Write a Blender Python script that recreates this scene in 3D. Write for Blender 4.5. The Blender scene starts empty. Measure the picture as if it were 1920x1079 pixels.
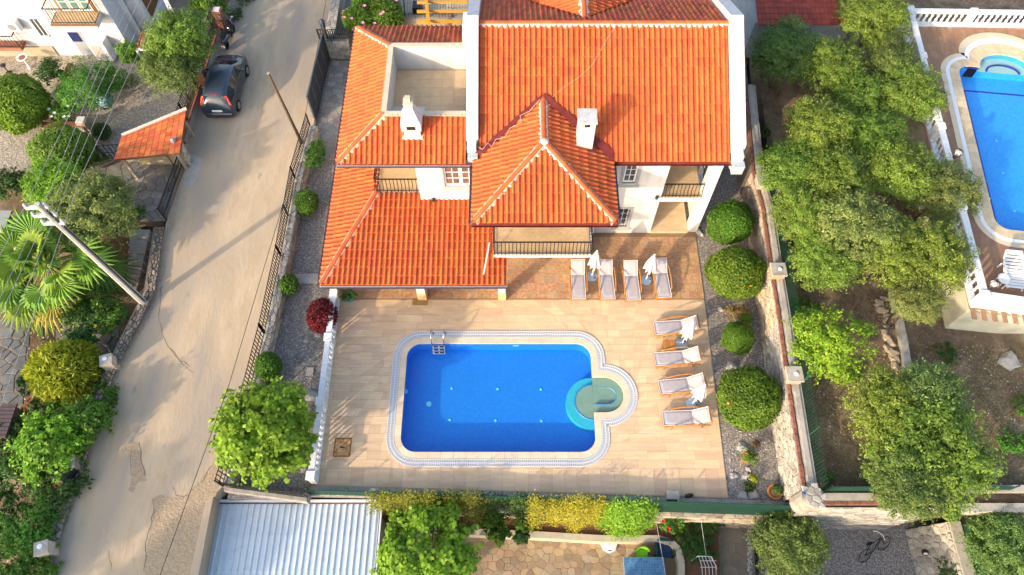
import bpy, bmesh, math, random
import numpy as np
from mathutils import Vector, Matrix
from mathutils.geometry import tessellate_polygon
random.seed(7); rng = np.random.default_rng(11)
R = math.radians; PI = math.pi
sc = bpy.context.scene
C = sc.collection
# ---------------------------------------------------------------- camera
FPX, DEP, HC = 1340.0, R(61.5), 28.5
SD, CD = math.sin(DEP), math.cos(DEP)
cam = bpy.data.cameras.new('camera'); co = bpy.data.objects.new('camera', cam); C.objects.link(co)
cam.sensor_width = 36; cam.lens = 36 * FPX / 1920; cam.clip_end = 1000; cam.clip_start = 0.5
co.location = (0, 0, HC); co.rotation_euler = (PI / 2 - DEP, 0, 0)
sc.camera = co
# ---------------------------------------------------------------- sky, sun, exposure
SUN_EL, SUN_AZ = R(20.5), R(225)          # sun low, behind the camera on the left
w = bpy.data.worlds.new('World'); sc.world = w; w.use_nodes = True
nt = w.node_tree; nt.nodes.clear()
sky = nt.nodes.new('ShaderNodeTexSky'); sky.sky_type = 'NISHITA'; sky.sun_disc = False
sky.sun_elevation = SUN_EL; sky.sun_rotation = SUN_AZ; sky.altitude = 50; sky.air_density = 1; sky.dust_density = 3.0; sky.ozone_density = .6
bg = nt.nodes.new('ShaderNodeBackground'); bg.inputs[1].default_value = 0.15
wo = nt.nodes.new('ShaderNodeOutputWorld')
nt.links.new(sky.outputs[0], bg.inputs[0]); nt.links.new(bg.outputs[0], wo.inputs[0])
sl = bpy.data.lights.new('sun', 'SUN'); sl.energy = 2.0; sl.angle = R(1.0); sl.color = (1, .80, .56)
so = bpy.data.objects.new('sun', sl); C.objects.link(so); so.location = (-30, -30, 40)
so.rotation_euler = Vector((-math.sin(SUN_AZ) * math.cos(SUN_EL), -math.cos(SUN_AZ) * math.cos(SUN_EL), -math.sin(SUN_EL))).to_track_quat('-Z', 'Y').to_euler()
sc.view_settings.view_transform = 'Standard'; sc.view_settings.look = 'None'
sc.view_settings.exposure = 1.5; sc.view_settings.gamma = 1; sc.view_settings.use_curve_mapping = False
sc.cycles.max_bounces = 8; sc.cycles.transparent_max_bounces = 12
sc.cycles.caustics_reflective = False; sc.cycles.caustics_refractive = False

# ---------------------------------------------------------------- survey helpers: read a spot of the photo at a known height / wall plane
def G(px, py, z=0.0):
    u = (px - 960) / FPX; v = (py - 539.5) / FPX; t = (HC - z) / (SD + CD * v)
    return Vector((t * u, t * (CD - SD * v), z))
def GV(px, py, Y):
    u = (px - 960) / FPX; v = (py - 539.5) / FPX; t = Y / (CD - SD * v)
    return Vector((t * u, Y, HC - t * (SD + CD * v)))
def scale_at(p):
    return FPX / (p[1] * CD - (p[2] - HC) * SD)

# ---------------------------------------------------------------- object helpers
def link(o): C.objects.link(o); return o
def tag(o, label=None, cat=None, group=None, kind=None):
    if label: o['label'] = label
    if cat: o['category'] = cat
    if group: o['group'] = group
    if kind: o['kind'] = kind
    return o
def thing(name, label, cat, loc=(0, 0, 0), rz=0, group=None, world=False):
    o = bpy.data.objects.new(name, None); link(o); o.empty_display_size = .3
    o.location = loc; o.rotation_euler = (0, 0, rz); tag(o, label, cat, group)
    o['_w'] = 1 if world else 0
    return o
def setpar(o, p):
    if p is None: return o
    o.parent = p
    if p.get('_w'):
        o.matrix_parent_inverse = Matrix.Translation(-Vector(p.location))
    return o
def addmesh(name, me, mat, parent=None, kind=None, mw=None):
    o = bpy.data.objects.new(name, me); link(o)
    if mat and not me.materials: me.materials.append(mat)
    if mw is not None: o.matrix_basis = mw
    setpar(o, parent)
    if kind: o['kind'] = kind
    return o
def np_mesh(name, V, F):
    """V (n,3), F (m,k) quads or tris"""
    me = bpy.data.meshes.new(name); V = np.asarray(V, dtype=np.float32); F = np.asarray(F, dtype=np.int32)
    k = F.shape[1]
    me.vertices.add(len(V)); me.vertices.foreach_set('co', V.ravel())
    me.loops.add(F.size); me.loops.foreach_set('vertex_index', F.ravel())
    me.polygons.add(len(F)); me.polygons.foreach_set('loop_start', np.arange(0, F.size, k, dtype=np.int32))
    me.update(calc_edges=True)
    return me
def copy_tree(root, loc, rz, label, group=None):
    r = root.copy(); link(r); r.location = loc; r.rotation_euler = (0, 0, rz); tag(r, label, None, group)
    for ch in list(root.children):
        c = ch.copy(); link(c); c.parent = r
        for g in list(ch.children):
            d = g.copy(); link(d); d.parent = c
    return r
def rotz(v, a):
    c, s = math.cos(a), math.sin(a); return Vector((v[0] * c - v[1] * s, v[0] * s + v[1] * c, v[2]))

class MB:
    def __init__(s): s.v = []; s.f = []
    def add(s, vs, fs):
        b = len(s.v); s.v += [tuple(p) for p in vs]; s.f += [tuple(i + b for i in q) for q in fs]; return s
    def box(s, c, d, rz=0, M=None):
        x, y, z = d[0] / 2, d[1] / 2, d[2] / 2
        P = [Vector(p) for p in ((-x, -y, -z), (x, -y, -z), (x, y, -z), (-x, y, -z), (-x, -y, z), (x, -y, z), (x, y, z), (-x, y, z))]
        if M is not None: P = [M @ p for p in P]
        elif rz: P = [rotz(p, rz) for p in P]
        c = Vector(c)
        return s.add([p + c for p in P], [(3, 2, 1, 0), (4, 5, 6, 7), (0, 1, 5, 4), (1, 2, 6, 5), (2, 3, 7, 6), (3, 0, 4, 7)])
    def b2(s, a, b):       # box by corners
        a = Vector(a); b = Vector(b); return s.box((a + b) / 2, [abs(q) for q in (b - a)])
    def beam(s, a, b, w, h, up=(0, 0, 1)):
        a = Vector(a); b = Vector(b); d = b - a; L = d.length
        if L < 1e-6: return s
        x = d / L; y = Vector(up).cross(x)
        if y.length < 1e-4: y = Vector((0, 1, 0)).cross(x)
        y.normalize(); z = x.cross(y); M = Matrix((x, y, z)).transposed()
        return s.box((a + b) / 2, (L, w, h), M=M)
    def prism(s, poly, z0, z1):
        n = len(poly); P = [Vector((p[0], p[1], 0)) for p in poly]
        ar = sum(P[i].x * P[(i + 1) % n].y - P[(i + 1) % n].x * P[i].y for i in range(n))
        if ar < 0: P.reverse()
        def zz(z, p): return z(p) if callable(z) else z
        vs = [(p.x, p.y, zz(z0, p)) for p in P] + [(p.x, p.y, zz(z1, p)) for p in P]
        tri = tessellate_polygon([P])
        fs = []
        for t in tri:
            a, b, c = t
            if (P[b] - P[a]).cross(P[c] - P[a]).z < 0: a, b, c = a, c, b
            fs.append((a + n, b + n, c + n)); fs.append((c, b, a))
        for i in range(n): j = (i + 1) % n; fs.append((i, j, j + n, i + n))
        return s.add(vs, fs)
    def tube(s, pts, r, n=8, caps=True):
        pts = [Vector(p) for p in pts]; m = len(pts); rr = r if isinstance(r, (list, tuple)) else [r] * m
        vs = []; fs = []; ref = None
        for i, p in enumerate(pts):
            d = (pts[min(i + 1, m - 1)] - pts[max(i - 1, 0)]); d.normalize()
            if ref is None:
                ref = Vector((0, 0, 1)) if abs(d.z) < .9 else Vector((1, 0, 0))
            x = ref - d * ref.dot(d); x.normalize(); ref = x; y = d.cross(x)
            for k in range(n):
                a = 2 * PI * k / n; vs.append(p + (x * math.cos(a) + y * math.sin(a)) * rr[i])
        for i in range(m - 1):
            for k in range(n):
                q = (k + 1) % n; fs.append((i * n + k, i * n + q, (i + 1) * n + q, (i + 1) * n + k))
        if caps: fs.append(tuple(range(n - 1, -1, -1))); fs.append(tuple((m - 1) * n + k for k in range(n)))
        return s.add(vs, fs)
    def lathe(s, prof, c=(0, 0, 0), n=12, sx=1, sy=1):
        c = Vector(c); vs = []; fs = []; m = len(prof)
        for r, z in prof:
            for k in range(n):
                a = 2 * PI * k / n; vs.append(c + Vector((r * math.cos(a) * sx, r * math.sin(a) * sy, z)))
        for i in range(m - 1):
            for k in range(n):
                q = (k + 1) % n; fs.append((i * n + k, i * n + q, (i + 1) * n + q, (i + 1) * n + k))
        fs.append(tuple(range(n - 1, -1, -1))); fs.append(tuple((m - 1) * n + k for k in range(n)))
        return s.add(vs, fs)
    def mesh(s, name, smooth=False):
        me = bpy.data.meshes.new(name); me.from_pydata([tuple(p) for p in s.v], [], s.f); me.validate(); 
        if smooth: me.polygons.foreach_set('use_smooth', [True] * len(me.polygons))
        me.update(); return me
    def build(s, name, mat, parent=None, smooth=False, kind=None, mw=None, bevel=0):
        me = s.mesh(name, smooth)
        if bevel:
            bm = bmesh.new(); bm.from_mesh(me); bmesh.ops.remove_doubles(bm, verts=bm.verts, dist=1e-5)
            bmesh.ops.bevel(bm, geom=list(bm.edges), offset=bevel, segments=1, affect='EDGES', clamp_overlap=True); bm.to_mesh(me); bm.free()
        return addmesh(name, me, mat, parent, kind, mw)

# 2-D convex clipping
def clip_half(poly, a, b, inside=True):
    """keep the side left of a->b (inside) or right"""
    out = []; sg = 1 if inside else -1
    def d(p): return sg * ((b[0] - a[0]) * (p[1] - a[1]) - (b[1] - a[1]) * (p[0] - a[0]))
    n = len(poly)
    for i in range(n):
        p, q = poly[i], poly[(i + 1) % n]; dp, dq = d(p), d(q)
        if dp >= 0: out.append(p)
        if (dp > 0 and dq < 0) or (dp < 0 and dq > 0):
            t = dp / (dp - dq); out.append(tuple(p[k] + (q[k] - p[k]) * t for k in range(len(p))))
    return out
def clip_in(poly, conv):
    for i in range(len(conv)):
        poly = clip_half(poly, conv[i], conv[(i + 1) % len(conv)])
        if len(poly) < 3: return []
    return poly
def clip_out(polys, conv):
    res = []
    for poly in polys:
        rest = poly
        for i in range(len(conv)):
            a, b = conv[i], conv[(i + 1) % len(conv)]
            o = clip_half(rest, a, b, False)
            if len(o) >= 3 and abs(area2(o)) > 2e-4: res.append(o)
            rest = clip_half(rest, a, b, True)
            if len(rest) < 3: break
    return res
def area2(p): return sum(p[i][0] * p[(i + 1) % len(p)][1] - p[(i + 1) % len(p)][0] * p[i][1] for i in range(len(p)))
def in_poly(x, y, poly):
    c = False; n = len(poly)
    for i in range(n):
        a, b = poly[i], poly[i - 1]
        if (a[1] > y) != (b[1] > y) and x < (b[0] - a[0]) * (y - a[1]) / (b[1] - a[1]) + a[0]: c = not c
    return c

# ---------------------------------------------------------------- materials
MATS = {}
def mat(name, c1, c2=None, scale=4.0, rough=.8, bump=0.0, bscale=30.0, rnd=0.0, metal=0.0, spec=.3, c3=None, s3=.6, t3=(.5, .65), stretch=None, hue=0.0, coat=0, c4=None, s4=4, t4=(.66, .72)):
    if name in MATS: return MATS[name]
    m = bpy.data.materials.new(name); m.use_nodes = True; n = m.node_tree.nodes; L = m.node_tree.links
    b = n['Principled BSDF']; b.inputs['Roughness'].default_value = rough; b.inputs['Metallic'].default_value = metal
    b.inputs['Specular IOR Level'].default_value = spec
    if coat: b.inputs['Coat Weight'].default_value = coat; b.inputs['Coat Roughness'].default_value = .05
    geo = n.new('ShaderNodeNewGeometry'); pos = geo.outputs['Position']
    if stretch:
        mp = n.new('ShaderNodeMapping'); mp.inputs['Scale'].default_value = stretch; L.new(pos, mp.inputs[0]); pos = mp.outputs[0]
    def noise(s, det=5, ro=.6):
        t = n.new('ShaderNodeTexNoise'); t.inputs['Scale'].default_value = s; t.inputs['Detail'].default_value = det; t.inputs['Roughness'].default_value = ro
        L.new(pos, t.inputs['Vector']); return t.outputs[0]
    def ramp(src, a, bb):
        r = n.new('ShaderNodeMapRange'); r.inputs[1].default_value = a; r.inputs[2].default_value = bb; L.new(src, r.inputs[0]); return r.outputs[0]
    def mix(f, a, bb):
        x = n.new('ShaderNodeMix'); x.data_type = 'RGBA'
        if hasattr(f, 'is_output'): L.new(f, x.inputs[0])
        else: x.inputs[0].default_value = f
        for k, q in ((6, a), (7, bb)):
            if hasattr(q, 'is_output'): L.new(q, x.inputs[k])
            else: x.inputs[k].default_value = (*q, 1)
        return x.outputs[2]
    col = c1
    if c2: col = mix(ramp(noise(scale), .36, .64), c1, c2)
    if c3: col = mix(ramp(noise(s3, 4, .55), *t3), col, c3)
    if c4: col = mix(ramp(noise(s4, 4, .6), *t4), col, c4)
    if rnd or hue:
        oi = n.new('ShaderNodeObjectInfo'); ad = n.new('ShaderNodeMath'); ad.operation = 'ADD'; L.new(oi.outputs['Random'], ad.inputs[0]); L.new(geo.outputs['Random Per Island'], ad.inputs[1])
        fr = n.new('ShaderNodeMath'); fr.operation = 'FRACT'; L.new(ad.outputs[0], fr.inputs[0])
        hs = n.new('ShaderNodeHueSaturation')
        mr = n.new('ShaderNodeMapRange'); mr.inputs[3].default_value = 1 - rnd; mr.inputs[4].default_value = 1 + rnd; L.new(fr.outputs[0], mr.inputs[0]); L.new(mr.outputs[0], hs.inputs['Value'])
        if hue:
            f2 = n.new('ShaderNodeMath'); f2.operation = 'MULTIPLY'; f2.inputs[1].default_value = 7.31; L.new(fr.outputs[0], f2.inputs[0])
            f3 = n.new('ShaderNodeMath'); f3.operation = 'FRACT'; L.new(f2.outputs[0], f3.inputs[0])
            mh = n.new('ShaderNodeMapRange'); mh.inputs[3].default_value = .5 - hue; mh.inputs[4].default_value = .5 + hue; L.new(f3.outputs[0], mh.inputs[0]); L.new(mh.outputs[0], hs.inputs['Hue'])
        if hasattr(col, 'is_output'): L.new(col, hs.inputs['Color'])
        else: hs.inputs['Color'].default_value = (*col, 1)
        col = hs.outputs[0]
    if hasattr(col, 'is_output'): L.new(col, b.inputs['Base Color'])
    else: b.inputs['Base Color'].default_value = (*col, 1)
    if bump:
        bp = n.new('ShaderNodeBump'); bp.inputs['Strength'].default_value = bump; bp.inputs['Distance'].default_value = .03; L.new(noise(bscale, 3), bp.inputs['Height']); L.new(bp.outputs[0], b.inputs['Normal'])
    MATS[name] = m; m['_col'] = 0
    return m
def leafmat(name, ca, cb, cc=None, trans=.35, big=.8):
    if name in MATS: return MATS[name]
    m = bpy.data.materials.new(name); m.use_nodes = True; n = m.node_tree.nodes; L = m.node_tree.links
    b = n['Principled BSDF']; b.inputs['Roughness'].default_value = .55; b.inputs['Specular IOR Level'].default_value = .25
    geo = n.new('ShaderNodeNewGeometry'); oi = n.new('ShaderNodeObjectInfo')
    cr = n.new('ShaderNodeValToRGB'); cr.color_ramp.elements[0].color = (*ca, 1); cr.color_ramp.elements[1].color = (*cb, 1)
    if cc: e = cr.color_ramp.elements.new(.93); e.color = (*cb, 1); cr.color_ramp.elements[2].color = (*cc, 1)
    L.new(geo.outputs['Random Per Island'], cr.inputs[0])
    ns = n.new('ShaderNodeTexNoise'); ns.inputs['Scale'].default_value = big; ns.inputs['Detail'].default_value = 3; L.new(geo.outputs['Position'], ns.inputs['Vector'])
    hs = n.new('ShaderNodeHueSaturation'); mr = n.new('ShaderNodeMapRange'); mr.inputs[1].default_value = .3; mr.inputs[2].default_value = .7; mr.inputs[3].default_value = .72; mr.inputs[4].default_value = 1.3
    L.new(ns.outputs[0], mr.inputs[0]); L.new(mr.outputs[0], hs.inputs['Value'])
    mh = n.new('ShaderNodeMapRange'); mh.inputs[3].default_value = .475; mh.inputs[4].default_value = .52; L.new(oi.outputs['Random'], mh.inputs[0]); L.new(mh.outputs[0], hs.inputs['Hue'])
    L.new(cr.outputs[0], hs.inputs['Color']); L.new(hs.outputs[0], b.inputs['Base Color'])
    tr = n.new('ShaderNodeBsdfTranslucent'); L.new(hs.outputs[0], tr.inputs[0]); mx = n.new('ShaderNodeMixShader'); mx.inputs[0].default_value = trans
    L.new(b.outputs[0], mx.inputs[1]); L.new(tr.outputs[0], mx.inputs[2]); L.new(mx.outputs[0], n['Material Output'].inputs[0])
    MATS[name] = m; return m

WHITE = mat('white_render', (.62, .61, .60), (.56, .55, .53), 1.2, .85, .15, 40, c3=(.42, .40, .36), s3=1.6, t3=(.54, .8), stretch=(1.6, 1.6, .3))
TILE = mat('terracotta_tile', (.50, .105, .03), (.55, .125, .034), 3, .75, .2, 40, rnd=.11, hue=.006, c3=(.40, .08, .028), s3=1.1, t3=(.56, .8), c4=(.26, .07, .03), s4=5, t4=(.66, .78))
TILEOLD = mat('terracotta_weathered', (.46, .11, .04), (.36, .09, .045), 5, .8, .2, 40, rnd=.22, hue=.012, c3=(.2, .08, .05), s3=2.0, t3=(.55, .75))
MORTAR = mat('lime_mortar', (.72, .64, .54), (.6, .5, .4), 9, .95, .5, 25)
DKRED = mat('oxide_red_flashing', (.13, .018, .018), (.17, .03, .025), 3, .5)
GUTTER = mat('grey_gutter', (.22, .22, .23), None, rough=.45, metal=.4)
IRON = mat('black_iron', (.012, .012, .013), None, rough=.45, spec=.5)
TRAV = mat('travertine', (.60, .42, .255), (.68, .50, .32), 1.6, .6, .1, 50, rnd=.11, hue=.008, c3=(.53, .375, .235), s3=7, t3=(.5, .9), stretch=(.5, 3, 1))
TRAVJ = mat('travertine_joint', (.48, .35, .22), (.42, .31, .2), 6, .9)
COPE = mat('coping_travertine', (.62, .50, .35), (.70, .58, .42), 2, .6, .1, 50, rnd=.07)
PATIO = mat('patio_mosaic_stone', (.40, .19, .09), (.52, .34, .19), 7, .55, .1, 30, rnd=.13, hue=.01, c3=(.36, .28, .2), s3=2.6, t3=(.52, .68))
CERAM = mat('balcony_floor_tile', (.60, .44, .25), (.54, .38, .21), 6, .5, rnd=.06)
TERRT = mat('terrace_floor_tile', (.62, .47, .30), (.54, .41, .26), 2.5, .6, rnd=.05)
STONE = mat('wall_stone', (.46, .38, .27), (.36, .31, .25), 3.5, .9, .5, 18, rnd=.28, hue=.015, c3=(.52, .34, .16), s3=1.2, t3=(.56, .75))
STONEG = mat('grey_wall_stone', (.40, .37, .32), (.28, .26, .23), 3.5, .9, .5, 18, rnd=.3, hue=.012)
STJOINT = mat('stone_joint', (.20, .17, .13), (.14, .12, .10), 8, .95, .4, 30)
CONC = mat('concrete', (.42, .39, .34), (.33, .31, .27), 3, .9, .3, 30, c3=(.24, .21, .17), s3=1.5, t3=(.55, .75))
BRICK = mat('red_brick', (.27, .11, .07), (.20, .085, .06), 6, .9, .3, 30, rnd=.2)
GRAVEL = mat('gravel', (.27, .245, .22), (.13, .12, .11), 11, .95, 1.0, 16, c3=(.42, .38, .33), s3=18, t3=(.55, .6))
PEBBLE = mat('pebble', (.42, .36, .28), (.19, .165, .14), 10, .95, 1.0, 14, c3=(.52, .46, .38), s3=16, t3=(.54, .6))
SOIL = mat('soil', (.20, .14, .088), (.13, .09, .058), 3, .98, .9, 14, c3=(.30, .225, .14), s3=.9, t3=(.48, .7), c4=(.42, .36, .27), s4=9, t4=(.66, .7))
WOOD = mat('varnished_teak', (.42, .19, .05), (.34, .14, .035), 10, .5, .1, 60, rnd=.1)
GREENM = mat('green_fence_mesh', (.01, .065, .035), None, rough=.5)
BARK = mat('bark', (.16, .12, .085), (.09, .07, .05), 9, .95, .8, 20)
GLASS = mat('window_glass', (.05, .06, .07), None, rough=.06, spec=.8)
BLUEGLZ = mat('lounger_cushion', (.40, .375, .40), (.35, .33, .36), 7, .9, .2, 60)
WPLAST = mat('white_plastic', (.78, .78, .77), None, rough=.4)
TERRAC = mat('terracotta_pot', (.45, .17, .07), (.36, .13, .06), 8, .85)
STEEL = mat('stainless', (.62, .62, .62), None, rough=.2, metal=1)
# ================================================================ terrain
def poly(pts, z): return [G(x, y, z) for x, y in pts]
def struct(name, mb, m, parent=None): return mb.build(name, m, parent, kind='structure')
gm = MB(); gm.add([(-300, -300, -3.4), (300, -300, -3.4), (300, 300, -3.4), (-300, 300, -3.4)], [(0, 1, 2, 3)])
struct('ground', gm, SOIL)
ZR = .3      # road level
# villa plot
villa_plot = poly([(640, -140), (618, 110), (592, 240), (560, 330), (520, 600), (425, 935), (585, 928), (1520, 950), (1445, 520), (1400, 130), (1398, -140)], 0)
pit = [(-4.9, 7.5), (5.0, 7.5), (5.0, 13.1), (-4.9, 13.1)]
_m = MB(); _k = len(villa_plot); A_ = [[Vector((p.x, p.y, 0)) for p in villa_plot], [Vector((*p, 0)) for p in pit]]; _al = A_[0] + A_[1]
for t in tessellate_polygon(A_):
    a, b, c = t
    if (_al[b] - _al[a]).cross(_al[c] - _al[a]).z < 0: a, b, c = a, c, b
    _m.add([(_al[i].x, _al[i].y, -.03) for i in (a, b, c)], [(0, 1, 2)])
_m.add([(p.x, p.y, -.03) for p in villa_plot] + [(p.x, p.y, -3.5) for p in villa_plot], [(i, (i + 1) % _k, (i + 1) % _k + _k, i + _k) for i in range(_k)])
struct('garden_gravel', _m, GRAVEL)
# road
ROAD = mat('worn_concrete_road', (.43, .33, .22), (.51, .40, .275), 2.2, .92, .5, 7, c3=(.34, .285, .225), s3=.55, t3=(.46, .62), stretch=(1, .28, 1), c4=(.30, .25, .19), s4=3.2, t4=(.64, .76))  # grey patches: asphalt tone plus lane shade put into the colour
rl = [(470, -160), (428, 0), (388, 110), (352, 225), (338, 300), (300, 470), (283, 560), (205, 690), (150, 850), (105, 985), (70, 1130), (50, 1300)]
rr = [(640, -160), (622, 30), (612, 100), (588, 232), (556, 330), (515, 600), (424, 905), (400, 930), (330, 1300)]
road_poly = poly(rl, ZR) + poly(rr[::-1], ZR)
struct('road', MB().prism(road_poly, -3.5, ZR), ROAD)
# left gardens
lg = poly([(-600, -200), (440, -200), (410, 0), (340, 230), (320, 305), (215, 300), (150, 330), (-700, 340)], .1)
struct('pebble_garden', MB().prism(lg, -3.5, .1), PEBBLE)
lg2 = poly([(-800, 350), (150, 335), (215, 300), (330, 305), (300, 410), (285, 420), (-800, 430)], .05)
struct('forecourt_ground', MB().prism(lg2, -3.5, .02), SOIL)
lg3 = poly([(-800, 420), (285, 420), (270, 560), (190, 690), (130, 860), (90, 985), (40, 1300), (-700, 1300)], -1.2)
struct('lower_garden_soil', MB().prism(lg3, -3.5, -1.2), SOIL)
# olive grove terrace
gz = 1.2
grove = poly([(1405, -160), (1420, 100), (1455, 420), (1530, 930), (2150, 950), (2150, -160)], gz)
struct('olive_grove_soil', MB().prism(grove, -3.5, gz), SOIL)
# lower yards below the pool terrace
YZ = -3.0
LP = mat('yard_flagstone_joint', (.30, .24, .16), (.24, .19, .13), 5, .95, .4, 20)
struct('lower_yard', MB().prism(poly([(640, 955), (1345, 985), (1345, 1330), (640, 1330)], YZ), -3.5, YZ), LP)
GRAVD = mat('grey_yard_gravel', (.30, .28, .27), (.12, .115, .11), 11, .95, 1.0, 16, c3=(.42, .40, .38), s3=17, t3=(.55, .6))
struct('lower_gravel_yard', MB().prism(poly([(1347, 975), (1760, 975), (1830, 1330), (1347, 1330)], YZ), -3.5, YZ + .01), GRAVD)
struct('lower_grove_soil', MB().prism(poly([(1800, 955), (2200, 955), (2250, 1400), (1850, 1400)], -1.8), -3.5, -1.8), SOIL)
# ================================================================ villa
villa = thing('villa', 'white two storey villa with orange tiled hip roofs and black balcony railings', 'house', (1, 18.3, 0), world=True)
ZE = 5.4; PITCH = math.tan(R(25))
Yf = 18.3
def wall(name, *boxes, m=WHITE):
    mb = MB()
    for a, b in boxes: mb.b2(a, b)
    return mb.build(name, m, villa)
# ---- roof planes
TW, TR_ = .222, .395
def tile_prof(s):
    return math.sin(PI * s / .62) * .062 if s < .62 else 0.0
SS = [0, .1, .21, .31, .41, .52, .62, .999]
TILES = []      # (plane matrix, list of faces in u,v,w, centre, whole?, weathered)
def plane_basis(p0, p1, p2):
    u = (p1 - p0).normalized(); n = u.cross(p2 - p0).normalized()
    if n.z < 0: n = -n
    v = n.cross(u); return u, v, n
def roof(name, pts, thick=.12, tiles=True, old=False, mat_=None, skip=None):
    pts = [Vector(p) for p in pts]; u, v, n = plane_basis(pts[0], pts[1], pts[2])
    mb = MB(); N = len(pts)
    lo = [p - Vector((0, 0, thick)) for p in pts]
    mb.add(pts + lo, [tuple(range(N)), tuple(range(2 * N - 1, N - 1, -1))] + [(i, i + N, (i + 1) % N + N, (i + 1) % N) for i in range(N)])
    r = mb.build(name, mat_ or (TILEOLD if old else TILE), villa)
    if not tiles: return r
    uv = [((p - pts[0]).dot(u), (p - pts[0]).dot(v)) for p in pts]
    if area2(uv) < 0: uv.reverse()
    us = [q[0] for q in uv]; vs = [q[1] for q in uv]
    nu = int((max(us) - min(us)) / TW + .999); nv = int((max(vs) - min(vs)) / TR_ + .999)
    tw = (max(us) - min(us)) / nu
    M = Matrix((u, v, n)).transposed().to_4x4(); M.translation = pts[0]
    for j in range(nv):
        for i in range(nu):
            u0 = min(us) + i * tw; v0 = min(vs) + j * TR_ - .03
            ctr = pts[0] + u * (u0 + tw / 2) + v * (v0 + .2)
            if skip and skip(ctr): continue
            whole = all(in_poly(x, y, uv) for x in (u0 + .002, u0 + tw - .002) for y in (v0 + .032, v0 + TR_ + .02))
            if not whole and not any(in_poly(u0 + tw * a, v0 + TR_ * b, uv) for a in (0.05, .5, .95) for b in (0.1, .5, .95)): continue
            TILES.append([M, (u0, v0, tw), uv, ctr, whole, old, r])
    return r
def tile_faces(tw):
    L = TR_ + .06; top = []; 
    prof = [(s * tw, tile_prof(s)) for s in SS]
    for a, b in zip(prof, prof[1:]):
        top.append([(a[0], 0, a[1] + .062), (b[0], 0, b[1] + .062), (b[0], L, b[1] + .012), (a[0], L, a[1] + .012)])
        top.append([(a[0], 0, a[1] + .015), (b[0], 0, b[1] + .015), (b[0], 0, b[1] + .062), (a[0], 0, a[1] + .062)])
    return top
def faces_mesh(faces, name='tile'):
    vs = []; fs = []; idx = {}
    for f in faces:
        q = []
        for p in f:
            k = (round(p[0], 4), round(p[1], 4), round(p[2], 4))
            if k not in idx: idx[k] = len(vs); vs.append(p)
            q.append(idx[k])
        q = [a for i, a in enumerate(q) if a != q[i - 1]]
        if len(q) >= 3: fs.append(tuple(q))
    return vs, fs
# main roof
Ye = G(1160, 303, ZE).y; xl, xr = -1.35, 8.85
d = 5.3
for _ in range(40):
    zr = ZE + PITCH * d; d += (G(1100, 44, zr).y - Ye - d) * .6
Yr = Ye + d; zr = ZE + PITCH * d
ex0, ex1 = G(886, 418, ZE).x, G(1157, 418, ZE).x; ey = G(1000, 418, ZE).y
ax = (ex0 + ex1) / 2; az = 6.5; ay = G(1022, 268, az).y; by = Ye + (az - ZE) / PITCH + .25
def under_dormer(c):
    if c.y > by + .1: return False
    zz = ZE + (az - ZE) * (1 - abs(c.x - ax) / ((ex1 - ex0) / 2))
    return zz > c.z + .12 and ex0 < c.x < ex1
r_main = roof('main_roof', [(xl, Ye, ZE), (xr, Ye, ZE), (xr, Yr, zr), (xl, Yr, zr)], skip=under_dormer)
Yb = Yr + d
r_back = roof('back_roof', [(xr, Yb, ZE), (xl, Yb, ZE), (xl, Yr, zr), (xr, Yr, zr)], old=True, skip=lambda c: c.y > Yr + 2.6)
# front dormer: hip front, two sides running back into the main roof
apex = Vector((ax, ay, az)); bend = Vector((ax, by, az))
r_df = roof('dormer_front_roof', [(ex0, ey, ZE), (ex1, ey, ZE), apex])
r_dl = roof('dormer_side_roof', [(ex0, Ye + .1, ZE), (ex0, ey, ZE), apex, bend])
r_dr = roof('dormer_side_roof', [(ex1, ey, ZE), (ex1, Ye + .1, ZE), bend, apex])
# back dormer at the top of the picture
bx = 3.05; bz = zr - .25; byy = Yr + .55
roof('back_dormer_roof', [(bx - 2.3, Yr + 5, bz - 1.0), (bx - 2.3, Yr + 2.9, bz - 1.0), (bx, byy, bz), (bx, Yr + 5, bz)], tiles=True)
roof('back_dormer_roof', [(bx + 2.3, Yr + 2.9, bz - 1.0), (bx + 2.3, Yr + 5, bz - 1.0), (bx, Yr + 5, bz), (bx, byy, bz)], tiles=True)
# left wing roof round the sunken terrace
wx, wy0, wy1 = -7.1, 18.27, 26.1; px0, py0, py1 = -5.28, 20.08, 24.0; pz = ZE + (px0 - wx) * PITCH; wxr = -1.88
r_wl = roof('wing_left_roof', [(wx, wy1, ZE), (wx, wy0, ZE), (px0, py0, pz), (px0, py1, pz)])
r_wf = roof('wing_front_roof', [(wx, wy0, ZE), (wxr, wy0, ZE), (wxr, py0, pz), (px0, py0, pz)])
r_wb = roof('wing_back_roof', [(wxr, wy1, ZE), (wx, wy1, ZE), (px0, py1, pz), (wxr, py1, pz)], old=True)
# veranda roof
vz0, vz1 = 2.2, 2.85
A_ = G(601, 534, vz0); B_ = G(949, 536, vz0); H_ = G(707, 357, vz1); 
vl = A_.x; vf = A_.y; hx, hy = H_.x, H_.y
r_vf = roof('veranda_front_roof', [(vl, vf, vz0), (B_.x, vf, vz0), (B_.x + .05, hy - .15, vz1), (hx, hy - .15, vz1)])
r_vl = roof('veranda_left_roof', [(vl, 21.0, vz0), (vl, vf, vz0), (hx, hy - .15, vz1), (hx, 21.0, vz1)])
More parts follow.
